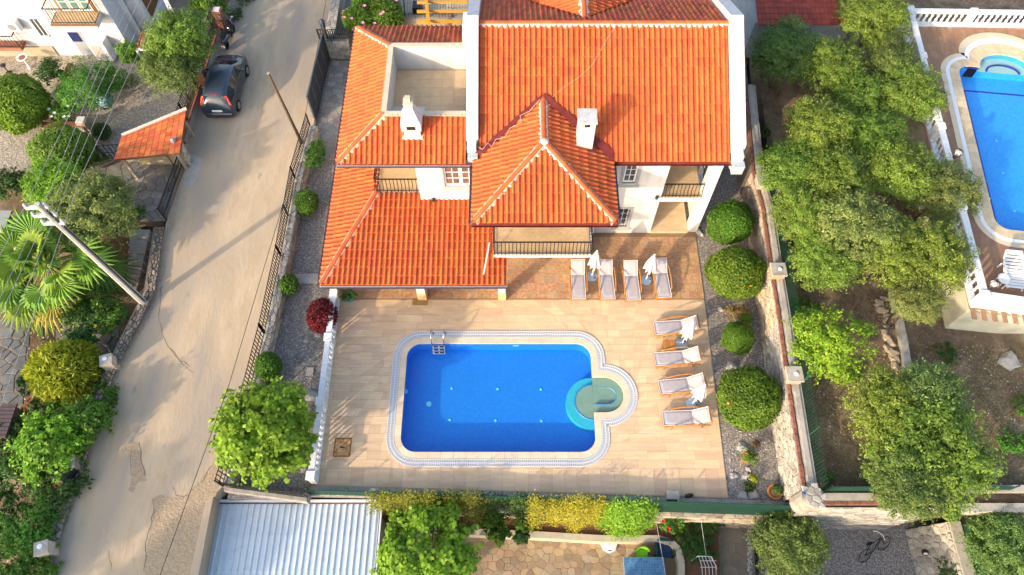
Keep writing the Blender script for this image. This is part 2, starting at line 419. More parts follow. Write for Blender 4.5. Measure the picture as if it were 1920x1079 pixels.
# ---- tiles: the 300 that show largest are parts, the rest one part
whole = [t for t in TILES if t[4] and not t[5]]
whole.sort(key=lambda t: -scale_at(t[3]))
single = set(id(t) for t in whole[:300])
cache = {}
rest = {False: ([], []), True: ([], [])}
for t in TILES:
    M, (u0, v0, tw), uv, ctr, wh, old, rf = t
    if id(t) in single:
        k = round(tw, 4)
        if k not in cache:
            vs, fs = faces_mesh(tile_faces(tw)); me = bpy.data.meshes.new('roof_tile'); me.from_pydata(vs, [], fs); me.materials.append(TILE); cache[k] = me
        mw = M @ Matrix.Translation((u0, v0 + random.uniform(-.008, .008), random.uniform(-.004, .008))) @ Matrix.Rotation(random.uniform(-.012, .012), 4, 'Z')
        addmesh('roof_tile', cache[k], TILE, rf, mw=mw)
    else:
        fc = [[(p[0] + u0, p[1] + v0, p[2]) for p in f] for f in tile_faces(tw)]
        if not wh:
            g = []
            for f in fc:
                if abs(f[0][1] - f[2][1]) < 1e-5:      # front lip: keep when its middle is inside
                    m_ = [(f[0][k] + f[2][k]) / 2 for k in range(2)]
                    if in_poly(m_[0], m_[1] + .035, uv): g.append(f)
                    continue
                lo = [(q[0], q[1]) for q in uv]; vmin = min(q[1] for q in uv)
                ex = [(q[0], q[1] - .035) if q[1] < vmin + .01 else q for q in lo]
                q = clip_in([tuple(p) for p in f], ex)
                if len(q) >= 3: g.append(q)
            fc = g
        if not fc: continue
        V, F_ = rest[old]
        jz = random.uniform(-.008, .012)
        vs, fs = faces_mesh([[(p[0], p[1], p[2] + jz) for p in f] for f in fc]); b = len(V)
        V += [M @ Vector(p) for p in vs]; F_ += [tuple(i + b for i in f) for f in fs]
for old, nm in ((False, 'roof_tile_field'), (True, 'weathered_tile_field')):
    V, F_ = rest[old]; mb = MB(); mb.v = V; mb.f = F_; mb.build(nm, TILEOLD if old else TILE, villa, kind='stuff')
# ---- ridge and hip caps with their mortar
CAPL = .42
def cap_mesh():
    vs = []; fs = []; n = 7
    for k, (r, x) in enumerate(((.115, 0), (.10, CAPL + .05))):
        for i in range(n):
            a = PI * i / (n - 1); vs.append((x, math.cos(a) * r, math.sin(a) * r * .75))
    for i in range(n): a = PI * i / (n - 1); vs.append((0, math.cos(a) * .085, math.sin(a) * .085 * .7))
    for i in range(n - 1): fs.append((i, i + n, i + n + 1, i + 1)); fs.append((i, i + 1, i + 1 + 2 * n, i + 2 * n))
    me = bpy.data.meshes.new('ridge_tile'); me.from_pydata(vs, [], fs); me.materials.append(TILE); return me
CAP = cap_mesh()
def ridge(a, b, parent, lift=.06, mort=(1, 1), seed=0):
    a = Vector(a); b = Vector(b); dv = b - a; L = dv.length; x = dv.normalized(); y = Vector((0, 0, 1)).cross(x).normalized(); z = x.cross(y)
    n = max(2, round(L / CAPL)); st = L / n
    for i in range(n):
        M = Matrix((x * st / CAPL, y, z)).transposed().to_4x4(); M.translation = a + x * st * i + z * lift
        addmesh('ridge_tile', CAP, TILE, parent, mw=M @ Matrix.Rotation(random.uniform(-.03, .03), 4, 'X'))
    rr = random.Random(seed + int(a.x * 31 + b.y * 17))
    for sd in (0, 1):
        if not mort[sd]: continue
        sg = 1 if sd else -1; mb = MB(); m = int(L / .09); vs = []; fs = []
        for i in range(m + 1):
            p = a + x * (L * i / m); o = .16 + rr.uniform(-.03, .07) * mort[sd]; 
            vs += [p + y * sg * .09 + z * (lift + .02), p + y * sg * .12 + z * (lift + .03), p + y * sg * o + z * .055 - Vector((0, 0, o * .35)), p + y * sg * (o + .02) - Vector((0, 0, o * .42))]
        for i in range(m):
            for k in range(3): fs.append((i * 4 + k, i * 4 + k + 1, i * 4 + 5 + k, i * 4 + 4 + k))
        mb.add(vs, fs); mb.build('mortar', MORTAR, parent)
ridge((xl, Yr, zr), (xr, Yr, zr), r_main, .04, (1.2, 0))
ridge((ex0 + .06, ey + .06, ZE), apex, r_df, .06, (1.2, .4)); ridge((ex1 - .06, ey + .06, ZE), apex, r_df, .06, (.4, 1.4))
ridge(apex, bend, r_dl, .05, (1, 1))
ridge((bx, byy, bz), (bx, Yr + 4, bz), r_back, .05, (1, 1))
ridge((wx + .06, wy0 + .06, ZE), (px0, py0, pz), r_wf, .06, (1.3, .3)); ridge((wx + .06, wy1 - .06, ZE), (px0, py1, pz), r_wl, .06, (.2, 1.3))
ridge((vl + .06, vf + .08, vz0), (hx, hy - .15, vz1), r_vf, .07, (1.3, .3))
MB().lathe([(.2, 0), (.17, .12), (.09, .17), (.02, .19)], apex + Vector((0, 0, -.02)), 10).build('mortar', MORTAR, r_df)
# flashings in the dormer valleys
for sx in (0, 1):
    x0 = (ex0, ex1)[sx]; v0 = Vector((x0, Ye, ZE)); v1 = Vector((ax + (-.04 if sx == 0 else .04), Ye + (az - ZE) / PITCH, az)); lift = Vector((0, 0, .15)); n = 10; vs = []
    for i in range(n + 1):
        t = i / n; p = v0.lerp(v1, t); w_ = (.20 if sx == 0 else .34) * (1 - t * .55) + .03 * math.sin(i * 2.3)
        vs += [p + lift - Vector((0, .10, .03)), p + lift + Vector((0, w_, PITCH * w_ + .0))]
    fs = [(2 * i, 2 * i + 2, 2 * i + 3, 2 * i + 1) if sx else (2 * i, 2 * i + 1, 2 * i + 3, 2 * i + 2) for i in range(n)]
    MB().add(vs, fs).build('valley_flashing', DKRED, r_main)
# gutters / fascia
def gutter(a, b, out, m=GUTTER, drop=.06, parent=None):
    a = Vector(a); b = Vector(b); o = Vector(out); mb = MB(); n = 5; vs = []
    for p in (a, b):
        for i in range(n + 1):
            t = PI * i / n; vs.append(p + o * (.075 - .075 * math.cos(t)) + Vector((0, 0, -drop - .06 * math.sin(t))))
    fs = [(i, i + 1, i + n + 2, i + n + 1) for i in range(n)]
    mb.add(vs, fs); mb.build('gutter', m, villa)
def fascia(a, b, h=.2, t=.05, m=DKRED):
    a = Vector(a); b = Vector(b); MB().beam(a - Vector((0, 0, h / 2 + .03)), b - Vector((0, 0, h / 2 + .03)), t, h).build('fascia', m, villa)
Fo = (0, -1, 0)
gutter((ex0 - .05, ey - .02, ZE), (ex1 + .05, ey - .02, ZE), Fo, DKRED); fascia((ex0, ey, ZE), (ex1, ey, ZE))
gutter((ex0 - .02, ey, ZE), (ex0 - .02, Ye, ZE), (-1, 0, 0)); gutter((ex1 + .02, ey, ZE), (ex1 + .02, Ye, ZE), (1, 0, 0))
fascia((ex0, ey, ZE), (ex0, Ye, ZE)); fascia((ex1, ey, ZE), (ex1, Ye, ZE))
gutter((ex1 + .1, Ye - .02, ZE), (xr + .3, Ye - .02, ZE), Fo, DKRED); fascia((ex1, Ye, ZE), (xr, Ye, ZE))
gutter((wx - .05, wy0 - .02, ZE), (ex0 - .1, wy0 - .02, ZE), Fo); fascia((wx, wy0, ZE), (ex0, wy0, ZE))
gutter((wx - .02, wy0, ZE), (wx - .02, wy1, ZE), (-1, 0, 0)); gutter((wx, wy1 + .02, ZE), (wxr, wy1 + .02, ZE), (0, 1, 0))
gutter((vl - .05, vf - .02, vz0), (B_.x + .05, vf - .02, vz0), Fo); fascia((vl, vf, vz0), (B_.x, vf, vz0), .16)
gutter((vl - .02, vf, vz0), (vl - .02, 21, vz0), (-1, 0, 0))
# ---- gable parapets (run over the ridge)
def parapet(x0, x1, lift, y0, ytop=None):
    mb = MB(); lz = lambda y: ZE + PITCH * (d - abs(y - Yr))
    prof = [(y0, lz(y0) - .5), (y0, lz(y0) + lift), (Yr, zr + lift), (Yr + d - .4, lz(Yr + d - .4) + lift), (Yr + d - .4, lz(Yr + d - .4) - .5), (Yr, zr - .5)]
    n = 6; vs = [(x0, p[0], p[1]) for p in prof] + [(x1, p[0], p[1]) for p in prof]
    fs = [tuple(range(n)), tuple(range(2 * n - 1, n - 1, -1))] + [(i, i + n, (i + 1) % n + n, (i + 1) % n) for i in range(n)]
    mb.add(vs, fs); o = mb.build('gable_parapet', WHITE, villa)
    MB().b2((x0 + .03, y0 - .42, lz(y0) - .55), (x1 - .08, y0 - .01, lz(y0) + lift - .22)).build('parapet_step', WHITE, villa)
    MB().b2((x0 + .05, y0 - .72, lz(y0) - .55), (x1 - .02, y0 - .43, lz(y0) + lift - .48)).build('parapet_flashing', mat('zinc_flashing', (.42, .47, .52), None, rough=.5, metal=.2), villa)
parapet(-1.85, -1.37, .40, G(890, 256, 6.1).y)
parapet(8.9, 9.42, .42, G(1380, 269, 6.1).y)
# ---- terrace set into the wing roof
fz = pz - 1.25
mb = MB(); pw = .2
cap = mat('parapet_capstone', (.60, .50, .38), (.52, .43, .32), 4, .7)
ctop = pz + .1
for a, b in (((px0 - .06, py0 - .1, pz - .4), (px0 + .16, py1 + .1, ctop)), ((px0 + .162, py0 - .1, pz - .4), (wxr, py0 + .14, ctop)), ((px0 + .162, py1 - .12, pz - .4), (wxr, py1 + .1, ctop))): MB().b2((a[0], a[1], ctop - .06), b).build('parapet_cap', cap, villa)
wall('terrace_wall', ((px0 - .02, py0 - .03, fz - .2), (px0 + .12, py1 + .03, ctop - .061)), ((px0 + .122, py1 - .08, fz - .2), (wxr, py1 + .03, ctop - .061)), ((px0 + .122, py0 - .03, fz - .2), (wxr, py0 + .1, ctop - .061)))
tf = MB().b2((px0, py0, fz - .2), (wxr, py1, fz - .01)).build('terrace_floor', TRAVJ, villa)
tw_, th_ = .52, .52
for i in range(7):
    for j in range(7):
        a = (px0 + .13 + i * tw_, py0 + .11 + j * th_); b = (min(a[0] + tw_ - .012, wxr - .01), min(a[1] + th_ - .012, py1 - .09))
        if b[0] - a[0] > .05 and b[1] - a[1] > .05: MB().b2((*a, fz - .02), (*b, fz + random.uniform(0, .003))).build('floor_tile', TERRT, tf)
# ---- walls
up0 = 2.4
def win_hole(name, x0, x1, z0, z1, Y, t, wins):
    """wall with rectangular openings wins=[(x0,x1,z0,z1)] (sorted, non overlapping in x)"""
    mb = MB(); cx = x0
    for (a, b, c, e) in wins:
        mb.b2((cx, Y, z0), (a, Y + t, z1)); mb.b2((a, Y, z0), (b, Y + t, c))
        if e < z1: mb.b2((a, Y, e), (b, Y + t, z1))
        cx = b
    mb.b2((cx, Y, z0), (x1, Y + t, z1)); return mb.build(name, WHITE, villa)
FRAME = mat('white_window_frame', (.78, .78, .78), None, rough=.5)
SURR = mat('grey_window_surround', (.36, .36, .38), (.3, .3, .31), 4, .8)
def window(x0, x1, z0, z1, Y, cols=2, rows=3, surround=True, leaves=1, glass=None):
    w_ = MB()
    if surround:
        for a, b in (((x0 - .13, Y - .035, z0 - .12), (x1 + .13, Y + .03, z0)), ((x0 - .13, Y - .035, z0 + .001), (x0, Y + .03, z1)), ((x1, Y - .035, z0 + .001), (x1 + .13, Y + .03, z1)), ((x0 - .13, Y - .035, z1 + .001), (x1 + .13, Y + .03, z1 + .12))): w_.b2(a, b)
        w = w_.build('window', SURR, villa)
        MB().b2((x0 - .18, Y - .16, z0 - .17), (x1 + .18, Y + .0, z0 - .121)).build('sill', mat('window_sill', (.62, .56, .48), None), w)
    else:
        w_.b2((x0, Y + .1, z0), (x1, Y + .12, z0 + .04)); w = w_.build('window', FRAME, villa)
    lw = (x1 - x0) / leaves
    for l in range(leaves):
        a, b = x0 + l * lw + .01, x0 + (l + 1) * lw - .01; f = MB(); t = .065; ya, yb = Y + .05, Y + .11
        f.b2((a, ya, z0 + .01), (b, yb, z0 + t)); f.b2((a, ya, z1 - t), (b, yb, z1 - .01)); f.b2((a, ya, z0 + t), (a + t, yb, z1 - t)); f.b2((b - t, ya, z0 + t), (b, yb, z1 - t)); f.build('frame', FRAME, w)
        iw = (b - a - 2 * t) / cols; ih = (z1 - z0 - 2 * t) / rows
        for i in range(cols):
            for j in range(rows):
                MB().b2((a + t + i * iw + .012, Y + .085, z0 + t + j * ih + .012), (a + t + (i + 1) * iw - .012, Y + .095, z0 + t + (j + 1) * ih - .012)).build('pane', glass or GLASS, w)
        m_ = MB()
        for i in range(1, cols): m_.b2((a + t + i * iw - .014, Y + .07, z0 + t), (a + t + i * iw + .014, Y + .1, z1 - t))
        for j in range(1, rows): m_.b2((a + t, Y + .068, z0 + t + j * ih - .014), (b - t, Y + .102, z0 + t + j * ih + .014))
        m_.build('mullion', FRAME, w)
    return w
# right front wall
yw = 18.42
u1 = GV(1169, 330, yw).x; u2 = GV(1194, 330, yw).x; zs = GV(1180, 343, yw).z; zl = GV(1170, 424, yw).z; zl2 = GV(1170, 391, yw).z
l1 = GV(1156, 405, yw).x; l2 = GV(1179, 405, yw).x
xc = 6.52
win_hole('front_wall', 3.6, xc, 2.75, 5.3, yw, .25, [(u1, u2, zs, zs + 1.25)])
win_hole('front_wall', 3.6, xc, 0, 2.748, yw, .25, [(l1, l2, zl, zl2)])
window(u1, u2, zs, zs + 1.25, yw); window(l1, l2, zl, zl2, yw)
# bars over the ground floor window
gb = MB()
for i in range(5): gb.b2((l1 + .06 + i * (l2 - l1 - .12) / 4 - .008, yw - .06, zl), (l1 + .06 + i * (l2 - l1 - .12) / 4 + .008, yw - .044, zl2))
for j in range(4): gb.b2((l1, yw - .07, zl + .1 + j * (zl2 - zl - .2) / 3), (l2, yw - .058, zl + .115 + j * (zl2 - zl - .2) / 3))
gb.build('window_bars', IRON, villa)
# loggia at the right end
lx1 = 8.72
wall('loggia_back_wall', ((xc, 20.9, 0), (lx1, 21.1, 5.3)))
wall('loggia_side_wall', ((xc - .2, yw + .26, 0), (xc - .002, 20.9, 5.3)))
wall('end_wall', ((8.3, yw + .05, 0), (8.74, yw + .5, 5.3)), ((8.5, yw + 1.8, 0), (8.742, 29.5, 5.3)), ((8.51, yw + .5, 0), (8.741, yw + 1.8, 2.2)))
lzf = 2.78
MB().b2((xc, yw + .04, lzf - .3), (8.298, 20.9, lzf - .02)).build('loggia_slab', WHITE, villa)
lf = MB().b2((xc, yw + .06, lzf - .019), (8.3, 20.9, lzf)).build('loggia_floor', TRAVJ, villa)
for i in range(6):
    for j in range(7):
        a = (xc + .01 + i * .3, yw + .07 + j * .36); MB().b2((a[0], a[1], lzf + .001), (a[0] + .292, min(a[1] + .352, 20.89), lzf + .006)).build('floor_tile', CERAM, lf)
gf = MB().b2((xc, yw - .02, 0), (8.298, 20.9, .14)).build('porch_step', TRAV, villa)
MB().b2((7.0, 20.86, .15), (8.1, 20.9, 2.2)).build('porch_door', mat('door_wood', (.2, .1, .04), None, rough=.4), villa)
# left upper wall with double window
wlx0 = GV(778, 314, 18.3).x
q1 = GV(832, 330, 18.3).x; q2 = -1.45; qz = GV(860, 349, 18.3).z
win_hole('left_front_wall', wlx0, -1.1, up0, 5.3, 18.3, .25, [(q1, q2, qz, qz + 1.3)])
CURT = mat('curtained_glass', (.22, .10, .08), (.08, .06, .06), 3, .12, spec=.7)
window(q1, q2, qz, qz + 1.3, 18.3, leaves=2, glass=CURT)
wall('left_side_wall', ((wlx0, 18.56, up0), (wlx0 + .25, 21.2, 5.3)))
# small balcony over the veranda roof
sbz = vz1 + .02; sby = hy - .13; sbx0 = hx
sb = MB().b2((sbx0 - .05, sby, sbz - .35), (wlx0, 21.2, sbz)).build('upper_balcony', WHITE, villa)
for i in range(8):
    for j in range(7):
        MB().b2((sbx0 + .0 + i * .225, sby + .05 + j * .33, sbz + .001), (min(sbx0 + .22 + i * .225, wlx0 - .005), sby + .372 + j * .33, sbz + .006)).build('floor_tile', CERAM, sb)
wall('balcony_back_wall', ((-6.4, 21.2, 0), (wlx0 + .25, 21.4, 5.3)))
wall('wing_left_wall', ((-6.6, 21.2, 0), (-6.4, 25.7, 5.3)))
wall('wing_back_wall', ((-6.4, 25.5, 0), (-1.3, 25.7, 5.3)))
wall('veranda_back_wall', ((-6.4, 18.6, 0), (-1.0, 18.8, 2.38)))
# dormer block
dx0, dx1, dy = ex0 + .5, ex1 - .5, 17.05
DGL = mat('dark_door_glass', (.06, .06, .07), None, rough=.1, spec=.7)
win_hole('dormer_front_wall', dx0, dx1, 0, 5.3, dy, .25, [(.3, 2.3, 2.95, 5.0)])
MB().b2((.3, dy + .08, 2.95), (2.3, dy + .1, 5.0)).build('balcony_door', DGL, villa)
wall('dormer_side_wall', ((dx0, dy + .26, 0), (dx0 + .25, 18.9, 5.3)), ((dx1 - .25, dy + .26, 0), (dx1, 18.9, 5.3)))
# front balcony
fbz = 2.9; fy = G(1000, 478, fbz).y; fx0 = G(925, 470, fbz).x; fx1 = G(1109, 470, fbz).x
fb = MB().b2((fx0, fy, fbz - .22), (fx1, dy, fbz)).build('front_balcony', WHITE, villa)
bord = mat('balcony_border', (.50, .42, .32), (.44, .36, .27), 5, .6)
for a, b in (((fx0 + .01, fy + .01), (fx1 - .01, fy + .13)), ((fx0 + .01, fy + .132), (fx0 + .13, dy)), ((fx1 - .13, fy + .132), (fx1 - .01, dy))): MB().b2((*a, fbz + .001), (*b, fbz + .008)).build('border_stone', bord, fb)
# diagonal tiles, clipped to the floor
fr_ = [(fx0 + .135, fy + .137), (fx1 - .135, fy + .137), (fx1 - .135, dy), (fx0 + .135, dy)]
s_ = .21; ca = math.cos(PI / 4)
for i in range(-4, 34):
    for j in range(-20, 22):
        cx, cy = fx0 + (i + j) * s_ * ca * 1.0, fy + (i - j) * s_ * ca
        if not (fx0 - .3 < cx < fx1 + .3 and fy - .3 < cy < dy + .3): continue
        h = s_ / 2 - .004; pl = [(cx, cy - h * 1.414), (cx + h * 1.414, cy), (cx, cy + h * 1.414), (cx - h * 1.414, cy)]
        q = clip_in(pl, fr_)
        if len(q) >= 3 and abs(area2(q)) > .004: MB().prism(q, fbz + .001, fbz + .006 + random.uniform(0, .003)).build('floor_tile', CERAM, fb)
# ---- railings
def railing(pts, name='railing', n_per_m=7.2, h=.92, belly=.12, parent=villa, outs=None, bar=.016, rail=.018, top=True):
    """pts: polyline at floor level; outs: outward unit vector per segment"""
    rl_ = MB(); pts = [Vector(p) for p in pts]
    segs = list(zip(pts, pts[1:]))
    for (a, b) in segs:
        rl_.beam(a + Vector((0, 0, h)), b + Vector((0, 0, h)), .055, .03); rl_.beam(a + Vector((0, 0, .07)), b + Vector((0, 0, .07)), .03, .02)
    r = rl_.build(name, IRON, parent)
    for si, (a, b) in enumerate(segs):
        L = (b - a).length; n = max(2, int(L * n_per_m)); o = Vector(outs[si])
        bm_ = MB()
        prof = [(h, 0), (h * .75, -.0), (h * .5, .015), (h * .3, belly * .75), (h * .15, belly), (.04, belly * .65), (-.03, .02), (-.13, .025)]
        bm_.tube([Vector((0, 0, z)) + o * q for z, q in prof], bar, 4)
        me = bm_.mesh('baluster'); me.materials.append(IRON)
        for i in range(n + 1):
            addmesh('baluster', me, IRON, r, mw=Matrix.Translation(a + (b - a) * (i / n)))
    return r
railing([(fx0 + .04, dy - .1, fbz), (fx0 + .04, fy + .04, fbz), (fx1 - .04, fy + .04, fbz), (fx1 - .04, dy - .1, fbz)], outs=[(-1, 0, 0), (0, -1, 0), (1, 0, 0)], n_per_m=6.5)
railing([(sbx0 + .02, 20.6, sbz), (sbx0 + .02, sby + .05, sbz), (wlx0 - .02, sby + .05, sbz)], outs=[(-1, 0, 0), (0, -1, 0)], n_per_m=6.5, h=.88)
railing([(xc + .02, yw + .1, lzf), (8.28, yw + .1, lzf)], outs=[(0, -1, 0)], n_per_m=6.5, h=.9)
railing([(8.62, yw + .5, lzf), (8.62, yw + 1.8, lzf)], outs=[(1, 0, 0)], n_per_m=6.5, h=.9)
# ---- chimneys
AGED = mat('aged_white_render', (.52, .52, .52), (.44, .44, .44), 3, .9, .3, 30, c3=(.34, .33, .31), s3=4, t3=(.56, .72))
def chimney_right():
    b = G(1095, 283, 5.75); x0, x1 = G(1080, 283, 5.75).x, G(1110, 283, 5.75).x; y0 = b.y
    c = MB().b2((x0, y0, 5.3), (x1, y0 + .62, 7.35)).build('chimney', AGED, villa)
    MB().b2((x0 - .05, y0 - .05, 7.351), (x1 + .05, y0 + .67, 7.47)).build('chimney_cap', AGED, c)
    MB().b2((x0 + .22, y0 - .012, 7.16), (x1 - .22, y0 - .001, 7.30)).build('flue_vent', IRON, c)
    MB().b2((x0 - .14, y0 - .16, 5.5), (x1 + .12, y0 + .3, 5.86)).build('chimney_flashing', DKRED, c)
chimney_right()
def chimney_left():
    cx = G(775, 262, 5.75).x; y0 = G(775, 262, 5.75).y; mb = MB()
    def ring(hw, hd, z, oy=0): return [(cx - hw, y0 + .3 - hd + oy, z), (cx + hw, y0 + .3 - hd + oy, z), (cx + hw, y0 + .3 + hd + oy, z), (cx - hw, y0 + .3 + hd + oy, z)]
    lv = [(.33, .3, 5.4), (.33, .3, 6.25), (.40, .37, 6.32), (.40, .37, 6.72), (.30, .28, 6.95), (.17, .17, 7.35), (.15, .15, 7.6)]
    vs = []; fs = []
    for hw, hd, z in lv: vs += ring(hw, hd, z)
    for i in range(len(lv) - 1):
        for k in range(4): q = (k + 1) % 4; fs.append((i * 4 + k, i * 4 + q, i * 4 + 4 + q, i * 4 + 4 + k))
    fs.append(tuple((len(lv) - 1) * 4 + k for k in range(4)))
    mb.add(vs, fs); c = mb.build('chimney', AGED, villa)
    MB().b2((cx - .19, y0 + .11, 7.601), (cx + .19, y0 + .49, 7.68)).build('chimney_cap', cap, c)
    MB().b2((cx - .1, y0 + .2, 7.681), (cx + .1, y0 + .4, 7.86)).build('flue_pot', cap, c)
    MB().b2((cx - .17, y0 - .09, 6.42), (cx + .17, y0 - .075, 6.6)).build('flue_vent', IRON, c)
    MB().b2((cx - .42, y0 - .1, 5.55), (cx + .42, y0 + .1, 5.95)).build('mortar', MORTAR, c)
chimney_left()
# air conditioner on the parapet, downpipe, cables
ac = MB().b2((-2.12, 23.95, 6.2), (-1.87, 25.3, 6.95)); ac.build('air_conditioner', WPLAST, villa)
pp = [G(918, 455, 3.4), G(907, 515, 2.62)]
MB().tube(pp, .04, 8).build('downpipe', mat('pink_grey_pipe', (.50, .42, .40), None, rough=.6), villa)
CABLE = mat('pale_cable', (.45, .36, .31), None)
def on_main(px, py):   # a spot of the main roof plane
    z = 6
    for _ in range(30): p = G(px, py, z); z += (ZE + PITCH * (p.y - Ye) + .1 - z) * .6
    return G(px, py, z)
MB().tube([on_main(*p) for p in ((1162, 18 + 25), (1145, 62), (1128, 92), (1112, 120), (1090, 142), (1060, 162), (1036, 182))], .010, 5).build('cable', CABLE, villa)
cp = [on_main(*p) + Vector((0, 0, .15)) for p in ((1012, 192), (992, 214), (975, 222), (978, 234), (955, 246), (948, 262), (930, 266), (922, 280), (915, 273), (905, 285), (893, 279))]
MB().tube(cp, .014, 5).build('cable', CABLE, villa)
# wall lamps
for px, py, Y in ((812, 372, 18.3), (1231, 368, yw)):
    p = GV(px, py, Y); MB().lathe([(.03, -.1), (.07, -.06), (.075, .06), (.03, .1)], p + Vector((0, -.09, 0)), 8).box(p + Vector((0, -.03, .03)), (.03, .06, .03)).build('wall_lamp', IRON, villa)
# veranda columns
COLST = mat('column_stone', (.62, .42, .20), (.52, .34, .16), 5, .85, .4, 20)
for x0, x1 in ((785, 800), (935, 948), (628, 640)):
    a = G(x0, 563, 0).x; b = G(x1, 563, 0).x; cy = G(790, 563, 0).y
    c = MB().b2((a, cy, .62), (b, cy + .34, 2.1)).build('column', WHITE, villa)
    MB().b2((a - .02, cy - .02, 0), (b + .02, cy + .36, .62)).build('column_base', COLST, c)
MB().b2((vl + .3, 14.8, 1.95), (B_.x - .1, 15.1, 2.12)).build('veranda_beam', WHITE, villa)
# ================================================================ pool terrace
DL0, DL1, DR0, DR1 = G(638, 562, 0), G(585, 912, 0), G(1321, 562, 0), G(1366, 935, 0)
PX0, PX1, PY0, PY1, PRAD = -4.55, 3.42, 7.9, 12.72, .65
BCX, BCY, BR = 3.9, 10.36, .80
def rrect(x0, x1, y0, y1, r, n=8):
    pts = []
    for cx, cy, a0 in ((x1 - r, y0 + r, -90), (x1 - r, y1 - r, 0), (x0 + r, y1 - r, 90), (x0 + r, y0 + r, 180)):
        for i in range(n + 1):
            a = R(a0 + 90 * i / n); pts.append((cx + r * math.cos(a), cy + r * math.sin(a)))
    return pts
def bump(dd, n=14):
    r = BR + dd; return [(PX1 - .5, BCY - r)] + [(BCX + r * math.cos(R(-90 + 180 * i / n)), BCY + r * math.sin(R(-90 + 180 * i / n))) for i in range(n + 1)] + [(PX1 - .5, BCY + r)]
def outline(dd, n=8):
    """pool outline grown by dd, counter-clockwise"""
    r = PRAD + dd; x0, x1, y0, y1 = PX0 - dd, PX1 + dd, PY0 - dd, PY1 + dd; pts = []
    def arc(cx, cy, a0):
        for i in range(n + 1):
            a = R(a0 + 90 * i / n); pts.append((cx + r * math.cos(a), cy + r * math.sin(a)))
    arc(x1 - r, y0 + r, -90)
    b = BR + dd; pts.append((x1, BCY - b)); m = 16
    for i in range(m + 1): a = R(-90 + 180 * i / m); pts.append((BCX + b * math.cos(a), BCY + b * math.sin(a)))
    pts.append((x1, BCY + b)); arc(x1 - r, y1 - r, 0); arc(x0 + r, y1 - r, 90); arc(x0 + r, y0 + r, 180)
    return pts
def resample(pts, step):
    P = [Vector((*p, 0)) for p in pts]; out = []
    n = len(P)
    for i in range(n):
        a, b = P[i], P[(i + 1) % n]; k = max(1, int((b - a).length / step + .5))
        for j in range(k): out.append(a + (b - a) * (j / k))
    return out
def holed(mb, outer, hole, z):
    A = [[Vector((p[0], p[1], 0)) for p in outer], [Vector((p[0], p[1], 0)) for p in hole]]; al = A[0] + A[1]
    for t in tessellate_polygon(A):
        a, b, c = t
        if (al[b] - al[a]).cross(al[c] - al[a]).z < 0: a, b, c = a, c, b
        mb.add([(al[i].x, al[i].y, z) for i in (a, b, c)], [(0, 1, 2)])
deck_poly = [(DL1.x, DL1.y), (DR1.x, DR1.y), (DR0.x, DR0.y), (DL0.x, DL0.y)]
mb = MB(); holed(mb, deck_poly, outline(.3), -.004); 
deck = mb.build('pool_deck', TRAVJ, kind='structure')
# individual pavers, clipped round the pool
hole1 = rrect(PX0 - .32, PX1 + .32, PY0 - .32, PY1 + .32, PRAD + .32); hole2 = bump(.32)
pav = []
dk = [(DL1.x + .05, DL1.y + .05), (DR1.x - .02, DR1.y + .05), (DR0.x - .02, DR0.y - .01), (DL0.x + .05, DL0.y - .01)]
def lay(x0, x1, y0, y1, tw, th, jit=0, bond=.5):
    y = y0; row = 0
    while y < y1 - .02:
        x = x0 - tw * (bond * (row % 2)) - random.uniform(0, .2) * jit; yy = min(y + th, y1)
        while x < x1:
            w_ = tw * (1 + random.uniform(-.35, .35) * jit)
            q = clip_in([(x + .004, y + .004), (x + w_ - .004, y + .004), (x + w_ - .004, yy - .004), (x + .004, yy - .004)], dk)
            if len(q) >= 3:
                ps = clip_out([q], hole1)
                ps = clip_out(ps, hole2)
                if ps and sum(abs(area2(p)) for p in ps) > .02: pav.append(ps)
            x += w_
        y = yy; row += 1
ylow = 7.25
lay(-8.4, 9.0, 6.0, ylow, .5, 1.25, .2, .4)
lay(-8.4, 9.0, ylow, 14.95, 1.0, .36, .5)
pav.sort(key=lambda ps: -sum(abs(area2(p)) for p in ps))
restp = MB()
for k, ps in enumerate(pav):
    m_ = MB() if k < 300 else restp
    h = random.uniform(.002, .007)
    for p in ps: m_.prism(p, -.02, h)
    if k < 300: m_.build('paver', TRAV, deck)
if restp.f: restp.build('paver_offcuts', TRAV, deck, kind='stuff')
# patio of reddish stone next to the house
pat = [G(640, 562, 0), G(1321, 562, 0), G(1303, 436, 0), Vector((8.3, 18.5, 0)), Vector((-7.4, 18.7, 0))]
pat = [(p.x, p.y) for p in pat]
if area2(pat) < 0: pat.reverse()
patio = MB().prism(pat, -.05, -.006).build('patio', mat('patio_joint', (.30, .18, .1), (.26, .16, .09), 5, .9), kind='structure')
cnt = 0
def patio_tile(x, y, w_, h_):
    global cnt
    q = clip_in([(x + .004, y + .004), (x + w_ - .004, y + .004), (x + w_ - .004, y + h_ - .004), (x + .004, y + h_ - .004)], pat)
    if len(q) >= 3 and abs(area2(q)) > .01 and cnt < 300: MB().prism(q, -.02, random.uniform(.001, .006)).build('patio_stone', PATIO, patio); cnt += 1
xx = -7.4
ys = 14.92
while ys < 18.7:
    h_ = random.choice((.36, .42, .5)); xx = -7.6 + random.uniform(0, .3)
    while xx < 8.9:
        w_ = random.choice((.36, .45, .56)); patio_tile(xx, ys, w_, h_); xx += w_
    ys += h_
MB().b2((*G(773, 573, 0).xy, .008), (*G(802, 563, 0).xy, .03)).build('door_mat', mat('coir_mat', (.36, .22, .08), (.28, .16, .06), 30, .95, .6, 80))
tag(bpy.data.objects['door_mat'], 'small brown mat on the terrace by the middle veranda column', 'mat')
